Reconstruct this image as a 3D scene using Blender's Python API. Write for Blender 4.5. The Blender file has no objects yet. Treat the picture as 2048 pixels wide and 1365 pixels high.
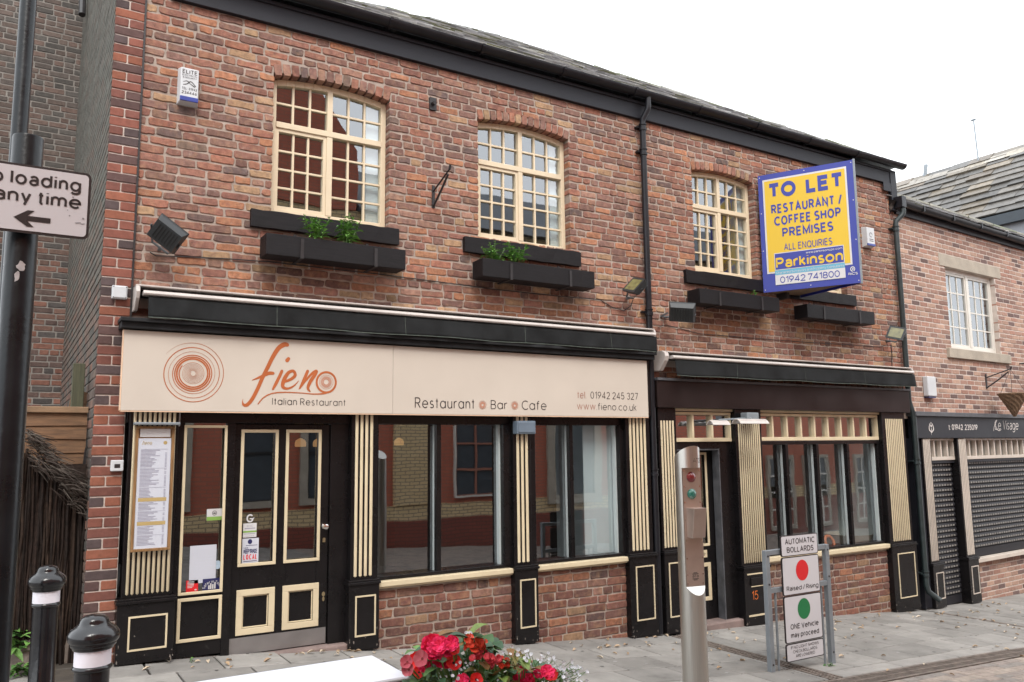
import bpy, math, random
from mathutils import Vector, Matrix
random.seed(7)
S = bpy.context.scene
COL = S.collection
rad = math.radians
# ------------------------------------------------------------------ camera
FPX, YAW, PITCH, ROLL = 1635.6, rad(31.67), rad(7.505), rad(-0.695)
CAM = Vector((0, -7.0875, 1.59))
_cy, _sy, _cp, _sp = math.cos(YAW), math.sin(YAW), math.cos(PITCH), math.sin(PITCH)
FW = Vector((_sy*_cp, _cy*_cp, _sp)); RT0 = Vector((_cy, -_sy, 0)); UP0 = RT0.cross(FW)
RT = math.cos(ROLL)*RT0 + math.sin(ROLL)*UP0
UP = -math.sin(ROLL)*RT0 + math.cos(ROLL)*UP0
cd = bpy.data.cameras.new("camera"); cam = bpy.data.objects.new("camera", cd); COL.objects.link(cam)
cd.sensor_width = 36; cd.lens = FPX/2048*36; cd.clip_start = .05; cd.clip_end = 500
m3 = Matrix((RT, UP, -FW)).transposed()
cam.matrix_world = Matrix.Translation(CAM) @ m3.to_4x4()
S.camera = cam
# ------------------------------------------------------------------ light
S.view_settings.view_transform = 'Standard'; S.view_settings.look = 'None'
S.view_settings.gamma = 1; S.view_settings.exposure = 0.97
SUN_EL, SUN_AZ = rad(52), rad(200)      # azimuth clockwise from +Y: behind the camera
w = bpy.data.worlds.new("World"); S.world = w; w.use_nodes = True
nt = w.node_tree; nt.nodes.clear()
sky = nt.nodes.new('ShaderNodeTexSky'); sky.sky_type = 'NISHITA'; sky.sun_disc = False
sky.sun_elevation = SUN_EL; sky.sun_rotation = SUN_AZ; sky.dust_density = 4; sky.air_density = 1
hsv = nt.nodes.new('ShaderNodeHueSaturation'); hsv.inputs['Saturation'].default_value = .25
mixw = nt.nodes.new('ShaderNodeMixRGB'); mixw.inputs[0].default_value = .72
mixw.inputs[2].default_value = (12.6, 13.1, 13.6, 1)          # even cloud cover
bg = nt.nodes.new('ShaderNodeBackground'); bg.inputs[1].default_value = .12
wo = nt.nodes.new('ShaderNodeOutputWorld')
nt.links.new(sky.outputs[0], hsv.inputs['Color']); nt.links.new(hsv.outputs[0], mixw.inputs[1])
nt.links.new(mixw.outputs[0], bg.inputs[0]); nt.links.new(bg.outputs[0], wo.inputs[0])
sd = bpy.data.lights.new("sun", 'SUN'); sd.energy = 1.2; sd.angle = rad(22); sd.color = (1, .96, .9)
so = bpy.data.objects.new("sun", sd); COL.objects.link(so)
_sd = Vector((math.sin(SUN_AZ)*math.cos(SUN_EL), math.cos(SUN_AZ)*math.cos(SUN_EL), math.sin(SUN_EL)))
so.rotation_euler = _sd.to_track_quat('Z', 'Y').to_euler(); so.location = (0, -8, 12)

# ------------------------------------------------------------------ measuring helpers (photo pixel -> real place)
def ray(u, v): return FW + RT*((u-1024)/FPX) - UP*((v-682.5)/FPX)
def py(u, v, y=0.0):
    d = ray(u, v); return CAM + d*((y-CAM.y)/d.y)
def pxp(u, v, x):
    d = ray(u, v); return CAM + d*((x-CAM.x)/d.x)
def pd(u, v, t): return CAM + ray(u, v)*t
GP = [(-60, .6), (-8, .2), (-1, .06), (.8, .015), (1.3, -.012), (1.75, -.045), (2.45, -.09), (2.9, -.16), (4.36, -.293), (6.04, -.433),
      (7.36, -.488), (8.96, -.557), (10.2, -.638), (10.94, -.70), (12.3, -.763), (13.5, -.80), (30, -1.2), (80, -1.6)]
def g(x):
    for (a, za), (b, zb) in zip(GP, GP[1:]):
        if x <= b: return za + (zb-za)*(x-a)/(b-a)
    return GP[-1][1]
def rnd(a, b): return random.uniform(a, b)

# ------------------------------------------------------------------ object helpers
FRAME = {}
def tag(o, label=None, cat=None, group=None, kind=None):
    if label: o['label'] = label
    if cat: o['category'] = cat
    if group: o['group'] = group
    if kind: o['kind'] = kind
    return o
def thing(name, label, cat, loc=(0, 0, 0), rz=0, group=None):
    o = bpy.data.objects.new(name, None); COL.objects.link(o)
    o.empty_display_size = .1
    o.location = loc; o.rotation_euler = (0, 0, rz)
    FRAME[o] = Matrix.Translation(Vector(loc)) @ Matrix.Rotation(rz, 4, 'Z')
    return tag(o, label, cat, group)
class MB:
    def __init__(s): s.v = []; s.f = []; s.c = []; s.col = None
    def add(s, vs, fs, col=None):
        n = len(s.v); s.v += [tuple(p) for p in vs]; s.f += [tuple(n+i for i in f) for f in fs]
        if col is not None or s.c:
            while len(s.c) < n: s.c.append((1, 1, 1))
            s.c += [col if col else (1, 1, 1)]*len(vs)
    def box(s, x0, x1, y0, y1, z0, z1, col=None, M=None):
        vs = [(x, y, z) for x in (x0, x1) for y in (y0, y1) for z in (z0, z1)]
        if M: vs = [M(*p) for p in vs]
        s.add(vs, [(0, 1, 3, 2), (4, 6, 7, 5), (0, 4, 5, 1), (2, 3, 7, 6), (0, 2, 6, 4), (1, 5, 7, 3)], col)
        return s
    def quad(s, a, b, c, d, col=None): s.add([a, b, c, d], [(0, 1, 2, 3)], col); return s
    def prism(s, pts, vec, col=None):      # polygon pts (3d) swept along vec
        n = len(pts); vec = Vector(vec); q = [Vector(p) for p in pts]
        s.add(q+[p+vec for p in q], [tuple(range(n))[::-1], tuple(range(n, 2*n))]+[(i, (i+1) % n, n+(i+1) % n, n+i) for i in range(n)], col)
        return s
    def tube(s, pts, r, n=10, caps=True, col=None):
        pts = [Vector(p) for p in pts]; m = len(pts); vs = []; fs = []; ref = None
        for i, p in enumerate(pts):
            t = (pts[min(i+1, m-1)]-pts[max(i-1, 0)]).normalized()
            if ref is None: ref = Vector((0, 0, 1)) if abs(t.z) < .9 else Vector((1, 0, 0))
            a = (ref - t*ref.dot(t)).normalized(); ref = a; b = t.cross(a)
            rr = r[i] if isinstance(r, (list, tuple)) else r
            for k in range(n):
                th = 2*math.pi*k/n; vs.append(p + a*(rr*math.cos(th)) + b*(rr*math.sin(th)))
        for i in range(m-1):
            for k in range(n):
                fs.append((i*n+k, i*n+(k+1) % n, (i+1)*n+(k+1) % n, (i+1)*n+k))
        if caps: fs += [tuple(range(n))[::-1], tuple(range((m-1)*n, m*n))]
        s.add(vs, fs, col); return s
    def lathe(s, prof, c=(0, 0, 0), n=32, col=None):
        c = Vector(c)
        return s.tube2([(c+Vector((0, 0, z)), r) for r, z in prof], n, col)
    def tube2(s, rings, n, col=None):
        vs = []; fs = []; m = len(rings)
        for p, r in rings:
            for k in range(n):
                th = 2*math.pi*k/n; vs.append((p.x+r*math.cos(th), p.y+r*math.sin(th), p.z))
        for i in range(m-1):
            for k in range(n): fs.append((i*n+k, i*n+(k+1) % n, (i+1)*n+(k+1) % n, (i+1)*n+k))
        fs += [tuple(range(n))[::-1], tuple(range((m-1)*n, m*n))]
        s.add(vs, fs, col); return s
    def build(s, name, mat, parent=None, smooth=False, bevel=0, local=False, angle=40):
        me = bpy.data.meshes.new(name)
        vs = s.v
        fr = FRAME.get(parent, Matrix.Identity(4)) if parent else Matrix.Identity(4)
        if parent is not None and not local:
            inv = fr.inverted(); vs = [tuple(inv @ Vector(p)) for p in vs]
        me.from_pydata(vs, [], s.f)
        if s.c:
            while len(s.c) < len(s.v): s.c.append((1, 1, 1))
            at = me.color_attributes.new('Col', 'FLOAT_COLOR', 'POINT')
            at.data.foreach_set('color', [k for c in s.c for k in (c[0], c[1], c[2], 1)])
        me.materials.append(mat)
        o = bpy.data.objects.new(name, me); COL.objects.link(o)
        if parent is not None: o.parent = parent
        FRAME[o] = fr
        if smooth:
            me.polygons.foreach_set('use_smooth', [True]*len(me.polygons))
            try: me.set_sharp_from_angle(angle=rad(angle))
            except Exception: pass
        if bevel:
            b = o.modifiers.new('bevel', 'BEVEL'); b.width = bevel; b.segments = 2; b.limit_method = 'ANGLE'; b.angle_limit = rad(40)
        me.update()
        return o

# ------------------------------------------------------------------ materials
def nodes(name):
    m = bpy.data.materials.new(name); m.use_nodes = True; t = m.node_tree
    return m, t, t.nodes['Principled BSDF']
def pm(name, col, rough=.6, var=.12, scale=6, bump=.08, bscale=90, metal=0, coat=0, spec=.5, spots=0, rvar=.12, stretch=None):
    m, t, b = nodes(name); N = t.nodes.new; L = t.links.new
    tc = N('ShaderNodeTexCoord'); src = tc.outputs['Object']
    if stretch:
        mp = N('ShaderNodeMapping'); mp.inputs['Scale'].default_value = stretch; L(src, mp.inputs[0]); src = mp.outputs[0]
    n1 = N('ShaderNodeTexNoise'); n1.inputs['Scale'].default_value = scale; n1.inputs['Detail'].default_value = 6; L(src, n1.inputs['Vector'])
    rp = N('ShaderNodeMapRange'); rp.inputs[1].default_value = .3; rp.inputs[2].default_value = .7
    rp.inputs[3].default_value = 1-var; rp.inputs[4].default_value = 1+var; L(n1.outputs[0], rp.inputs[0])
    mx = N('ShaderNodeVectorMath'); mx.operation = 'SCALE'; mx.inputs[0].default_value = col[:3]; L(rp.outputs[0], mx.inputs['Scale'])
    out = mx.outputs[0]
    if spots:
        n3 = N('ShaderNodeTexNoise'); n3.inputs['Scale'].default_value = scale*5; n3.inputs['Detail'].default_value = 8; n3.inputs['Roughness'].default_value = .7; L(src, n3.inputs['Vector'])
        r3 = N('ShaderNodeMapRange'); r3.inputs[1].default_value = .6; r3.inputs[2].default_value = .72; L(n3.outputs[0], r3.inputs[0])
        mm = N('ShaderNodeMath'); mm.operation = 'MULTIPLY'; mm.inputs[1].default_value = abs(spots); L(r3.outputs[0], mm.inputs[0])
        mc = N('ShaderNodeMixRGB'); L(mm.outputs[0], mc.inputs[0]); L(out, mc.inputs[1])
        mc.inputs[2].default_value = (.5, .48, .45, 1) if spots > 0 else (.03, .025, .02, 1); out = mc.outputs[0]
    L(out, b.inputs['Base Color'])
    rr = N('ShaderNodeMapRange'); rr.inputs[3].default_value = max(0, rough-rvar); rr.inputs[4].default_value = min(1, rough+rvar); L(n1.outputs[0], rr.inputs[0]); L(rr.outputs[0], b.inputs['Roughness'])
    b.inputs['Metallic'].default_value = metal; b.inputs['Coat Weight'].default_value = coat; b.inputs['Specular IOR Level'].default_value = spec
    if bump:
        n2 = N('ShaderNodeTexNoise'); n2.inputs['Scale'].default_value = bscale; n2.inputs['Detail'].default_value = 4; L(src, n2.inputs['Vector'])
        bp = N('ShaderNodeBump'); bp.inputs['Strength'].default_value = bump; bp.inputs['Distance'].default_value = .01; L(n2.outputs[0], bp.inputs['Height']); L(bp.outputs[0], b.inputs['Normal'])
    return m
def pa(name, rough=.9, var=.25, scale=22, bump=.5, bscale=120, pale=.25, dark=.3, spec=.25, mott=0):
    """material that takes each brick's / slab's / leaf's own colour from its vertices, plus grain, pits and lime blooms"""
    m, t, b = nodes(name); N = t.nodes.new; L = t.links.new
    tc = N('ShaderNodeTexCoord'); at = N('ShaderNodeAttribute'); at.attribute_name = 'Col'
    def noise(sc, det=6, ro=.6):
        n = N('ShaderNodeTexNoise'); n.inputs['Scale'].default_value = sc; n.inputs['Detail'].default_value = det; n.inputs['Roughness'].default_value = ro
        L(tc.outputs['Object'], n.inputs['Vector']); return n.outputs[0]
    def mr(s, a, b_, c, d):
        r = N('ShaderNodeMapRange'); L(s, r.inputs[0])
        for i, k in zip((1, 2, 3, 4), (a, b_, c, d)): r.inputs[i].default_value = k
        return r.outputs[0]
    sc = N('ShaderNodeVectorMath'); sc.operation = 'SCALE'; L(at.outputs['Color'], sc.inputs[0]); L(mr(noise(scale), .3, .7, 1-var, 1+var), sc.inputs['Scale'])
    c = sc.outputs[0]
    if mott:      # fired colour drifts within one brick
        x = N('ShaderNodeMixRGB'); L(mr(noise(scale*.62, 4, .6), .50, .68, 0, mott), x.inputs[0]); L(c, x.inputs[1]); x.inputs[2].default_value = (.37, .225, .13, 1); c = x.outputs[0]
        x = N('ShaderNodeMixRGB'); L(mr(noise(scale*.8+3, 4, .6), .52, .68, 0, mott), x.inputs[0]); L(c, x.inputs[1]); x.inputs[2].default_value = (.15, .075, .072, 1); c = x.outputs[0]
    if dark:
        x = N('ShaderNodeMixRGB'); L(mr(noise(scale*1.7, 8, .7), .56, .7, 0, dark), x.inputs[0]); L(c, x.inputs[1]); x.inputs[2].default_value = (.035, .028, .026, 1); c = x.outputs[0]
    if pale:
        x = N('ShaderNodeMixRGB'); L(mr(noise(scale*.9, 9, .75), .58, .74, 0, pale), x.inputs[0]); L(c, x.inputs[1]); x.inputs[2].default_value = (.48, .41, .36, 1); c = x.outputs[0]
    L(c, b.inputs['Base Color']); b.inputs['Roughness'].default_value = rough; b.inputs['Specular IOR Level'].default_value = spec
    bp = N('ShaderNodeBump'); bp.inputs['Strength'].default_value = bump; bp.inputs['Distance'].default_value = .008; L(noise(bscale, 5), bp.inputs['Height']); L(bp.outputs[0], b.inputs['Normal'])
    return m
def glassmat(name, tint=(.82, .86, .86), ior=2.7, wav=.004):
    m = bpy.data.materials.new(name); m.use_nodes = True; t = m.node_tree; t.nodes.clear(); N = t.nodes.new; L = t.links.new
    o = N('ShaderNodeOutputMaterial'); mx = N('ShaderNodeMixShader'); tr = N('ShaderNodeBsdfTransparent'); gl = N('ShaderNodeBsdfGlossy'); fr = N('ShaderNodeFresnel')
    tr.inputs[0].default_value = (*tint, 1); gl.inputs['Roughness'].default_value = .012; gl.inputs[0].default_value = (.95, .97, 1, 1); geo = N('ShaderNodeNewGeometry'); mi = N('ShaderNodeMapRange'); mi.inputs[3].default_value = ior; mi.inputs[4].default_value = 1/ior      # same reflectance from either side
    L(geo.outputs['Backfacing'], mi.inputs[0]); L(mi.outputs[0], fr.inputs[0])
    tc = N('ShaderNodeTexCoord'); n = N('ShaderNodeTexNoise'); n.inputs['Scale'].default_value = 2.2; n.inputs['Detail'].default_value = 1; L(tc.outputs['Object'], n.inputs[0])
    bp = N('ShaderNodeBump'); bp.inputs['Strength'].default_value = .25; bp.inputs['Distance'].default_value = wav; L(n.outputs[0], bp.inputs['Height'])
    L(bp.outputs[0], gl.inputs['Normal'])
    L(fr.outputs[0], mx.inputs[0]); L(tr.outputs[0], mx.inputs[1]); L(gl.outputs[0], mx.inputs[2]); L(mx.outputs[0], o.inputs[0])
    return m
def emis(name, col, st):
    m, t, b = nodes(name); b.inputs['Base Color'].default_value = (*col, 1); b.inputs['Emission Color'].default_value = (*col, 1); b.inputs['Emission Strength'].default_value = st; return m
M = {}
M['brick'] = pa('weathered brick', var=.32, pale=.38, dark=.34, mott=.40, bump=.8)
M['brick_neat'] = pa('pressed brick', var=.18, pale=.12, dark=.2, bump=.3)
M['brick_dull'] = pa('sooty brick', var=.25, pale=.08, dark=.4)
M['mortar'] = pm('lime mortar', (.355, .29, .245), .95, .2, 9, .5, 150, spec=.2)
M['mortar_pale'] = pm('pale mortar', (.52, .45, .40), .95, .15, 9, .4, 150, spec=.2)
M['mortar_dark'] = pm('dark mortar', (.2, .18, .16), .95, .2, 9, .4, 150, spec=.2)
M['black'] = pm('black gloss paint', (.0075, .0065, .007), .28, .25, 4, .03, 50, spec=.32, rvar=.06, spots=.035)
M['black_wood'] = pm('black stained timber', (.008, .0065, .0075), .55, .5, 5, .35, 60, stretch=(1, 6, 14), spec=.22)
M['fascia'] = pm('grey black fascia paint', (.018, .0185, .024), .5, .15, 3, .05, 40, spec=.25)
M['gutter'] = pm('black gutter plastic', (.009, .009, .012), .4, .25, 5, .04, 50, spec=.35)
M['pipe_green'] = pm('dark green grey downpipe paint', (.022, .032, .033), .4, .3, 8, .05, 50)
M['cream'] = pm('cream gloss paint', (.60, .505, .34), .42, .06, 6, .05, 60, spots=-.12)
M['cream_win'] = pm('cream window paint', (.63, .525, .37), .45, .05, 6, .05, 60, spots=-.08)
M['cream_pale'] = pm('pale cream paint', (.52, .455, .39), .45, .08, 6, .05, 60, spots=-.15)
M['white_win'] = pm('white window frame', (.60, .575, .52), .4, .05, 6, .02, 60)
M['white_int'] = pm('white interior paint', (.66, .72, .73), .6, .05, 3, .03, 60)
M['inner_pale'] = pm('pale grey green inner frame', (.42, .47, .47), .5, .05, 3, .03, 60)
M['sign_cream'] = pm('sign board cream vinyl', (.53, .468, .40), .5, .035, 2.2, 0, spec=.35)
M['sign_edge'] = pm('sign edge', (.7, .48, .33), .5, .05)
M['rust'] = pm('burnt orange vinyl', (.40, .105, .03), .45, .06, 5, 0)
M['rust_pale'] = pm('pale burnt orange vinyl', (.44, .22, .15), .45, .06, 5, 0)
M['ink'] = pm('dark grey vinyl', (.022, .017, .018), .45, .05, 5, 0)
M['ink_brown'] = pm('brown vinyl lettering', (.30, .12, .08), .45, .05, 5, 0)
M['white'] = pm('white enamel', (.56, .55, .55), .4, .04, 5, .02, 60)
M['white_sign'] = pm('white reflective sheeting', (.57, .56, .58), .45, .03, 4, 0)
M['alu'] = pm('white painted aluminium', (.47, .425, .395), .35, .1, 5, .03, 60, spots=-.25)
M['awning'] = pm('black awning cloth', (.012, .0128, .0133), .8, .5, 5, .25, 300, spots=.02, spec=.2)
M['lead'] = pm('lead flashing', (.075, .078, .086), .55, .35, 7, .15, 40, spots=.15)
M['steel'] = pm('brushed stainless steel', (.58, .56, .52), .33, .08, 4, .03, 30, metal=1, stretch=(60, 60, 1))
M['steel_panel'] = pm('satin steel panel', (.50, .40, .35), .42, .1, 6, .03, 80, metal=.85)
M['galv'] = pm('galvanised grey paint', (.215, .24, .26), .5, .1, 9, .05, 60, metal=.2)
M['chrome'] = pm('chrome', (.75, .74, .72), .12, .03, 5, 0, metal=1)
M['brass'] = pm('brass', (.6, .5, .3), .3, .1, 8, 0, metal=1)
M['kick'] = pm('kick plate aluminium', (.30, .285, .28), .42, .12, 5, .05, 120, metal=.7)
M['grey_plastic'] = pm('grey plastic', (.12, .155, .195), .5, .08, 6, .03, 60)
M['white_plastic'] = pm('white plastic', (.52, .535, .55), .45, .06, 6, .02, 60, spots=-.12)
M['blue_plastic'] = pm('blue plastic lens', (.03, .05, .24), .3, .1, 6, 0)
M['red'] = pm('red vinyl', (.62, .018, .022), .4, .04, 5, 0)
M['green'] = pm('green vinyl', (.012, .17, .055), .4, .05, 5, 0)
M['yellow'] = pm('yellow board', (.64, .42, .014), .42, .03, 3, 0)
M['blue'] = pm('royal blue board', (.022, .034, .27), .4, .05, 3, 0)
M['sky_blue'] = pm('light blue strip', (.11, .36, .50), .4, .03, 3, 0)
M['navy'] = pm('navy vinyl', (.02, .022, .09), .4, .1, 5, 0)
M['gold'] = pm('gold print', (.40, .29, .12), .5, .1, 5, 0)
M['orange'] = pm('orange vinyl', (.62, .15, .025), .4, .05, 5, 0)
M['grass_green'] = pm('leaf green print', (.2, .36, .07), .5, .05, 5, 0)
M['paper'] = pm('paper', (.50, .515, .57), .7, .03, 4, 0)
M['print'] = pm('grey print', (.28, .27, .34), .7, .1, 4, 0)
M['board_back'] = pm('weathered plywood', (.16, .11, .07), .8, .3, 8, .2, 60)
M['slate'] = pa('roof slate', rough=.42, var=.3, scale=7, bump=.35, bscale=60, pale=.35, dark=.4, spec=.5)
M['ledge'] = pm('weathered black ledge', (.016, .0165, .018), .7, .5, 7, .15, 40, spots=.06, spec=.25)
M['stone'] = pm('buff sandstone', (.36, .315, .255), .9, .14, 5, .4, 70, spots=-.25)
M['barewood'] = pm('bare weathered wood', (.17, .145, .125), .9, .3, 20, .2, 60)
M['step'] = pm('pink stone step', (.20, .145, .13), .9, .25, 6, .4, 70, spots=.15)
M['slab'] = pa('paving slab', rough=.8, var=.20, scale=3.2, bump=.3, bscale=90, pale=.12, dark=.34)
M['setts'] = pa('block paving', rough=.85, var=.22, scale=12, bump=.4, bscale=90, pale=.12, dark=.3)
M['joint'] = pm('joint sand', (.055, .052, .048), .95, .3, 12, .4, 90)
M['soil'] = pm('dark soil', (.05, .04, .03), .95, .4, 9, .8, 40)
M['iron'] = pm('rusty iron grating', (.15, .12, .10), .8, .4, 14, .3, 60)
M['ironblack'] = pm('black iron', (.018, .016, .017), .5, .3, 10, .15, 60)
M['wood'] = pm('orange brown fence timber', (.16, .085, .042), .75, .35, 4, .4, 50, stretch=(1.5, 1, 16))
M['wood_post'] = pm('green stained post', (.07, .07, .04), .8, .3, 6, .3, 50, stretch=(14, 14, 1))
M['varnish'] = pm('varnished timber', (.22, .12, .05), .4, .3, 6, .1, 60, stretch=(12, 12, 1))
M['brush'] = pa('brushwood', rough=.95, var=.5, scale=30, bump=.5, bscale=150, pale=0, dark=.4)
M['leaf'] = pa('leaf', rough=.5, var=.25, scale=25, bump=.15, bscale=60, pale=0, dark=.1, spec=.4)
M['petal'] = pa('petal', rough=.6, var=.12, scale=40, bump=.1, bscale=80, pale=0, dark=0, spec=.25)
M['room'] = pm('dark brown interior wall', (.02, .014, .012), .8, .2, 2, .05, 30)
M['room_floor'] = pm('dark timber floor', (.04, .025, .015), .5, .3, 5, .1, 40, stretch=(1, 8, 1))
M['glass'] = glassmat('window glass')
M['glass_bright'] = glassmat('fanlight glass', (.8, .8, .8), 5.0)
M['glass_shop'] = glassmat('shop window glass', (.80, .84, .84), 3.0, .003)
M['lamp_red'] = pm('red lens', (.16, .008, .012), .12, .1, 60, .5, 120, coat=1)
M['lamp_green'] = pm('green lens', (.008, .12, .09), .12, .1, 60, .5, 120, coat=1)
M['flood_glass'] = pm('floodlight glass', (.16, .15, .06), .15, .3, 20, .05, 60, coat=.6)
M['warm'] = emis('warm lamp shade', (.8, .42, .16), .22)
M['ivory'] = pm('ivory tub', (.5, .44, .36), .5, .08, 4, .05, 60)
M['bark'] = pm('wicker', (.16, .10, .06), .9, .35, 30, .6, 90)
M['sticker_scrap'] = pm('torn sticker', (.42, .40, .40), .8, .2, 30, .1, 90)

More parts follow.
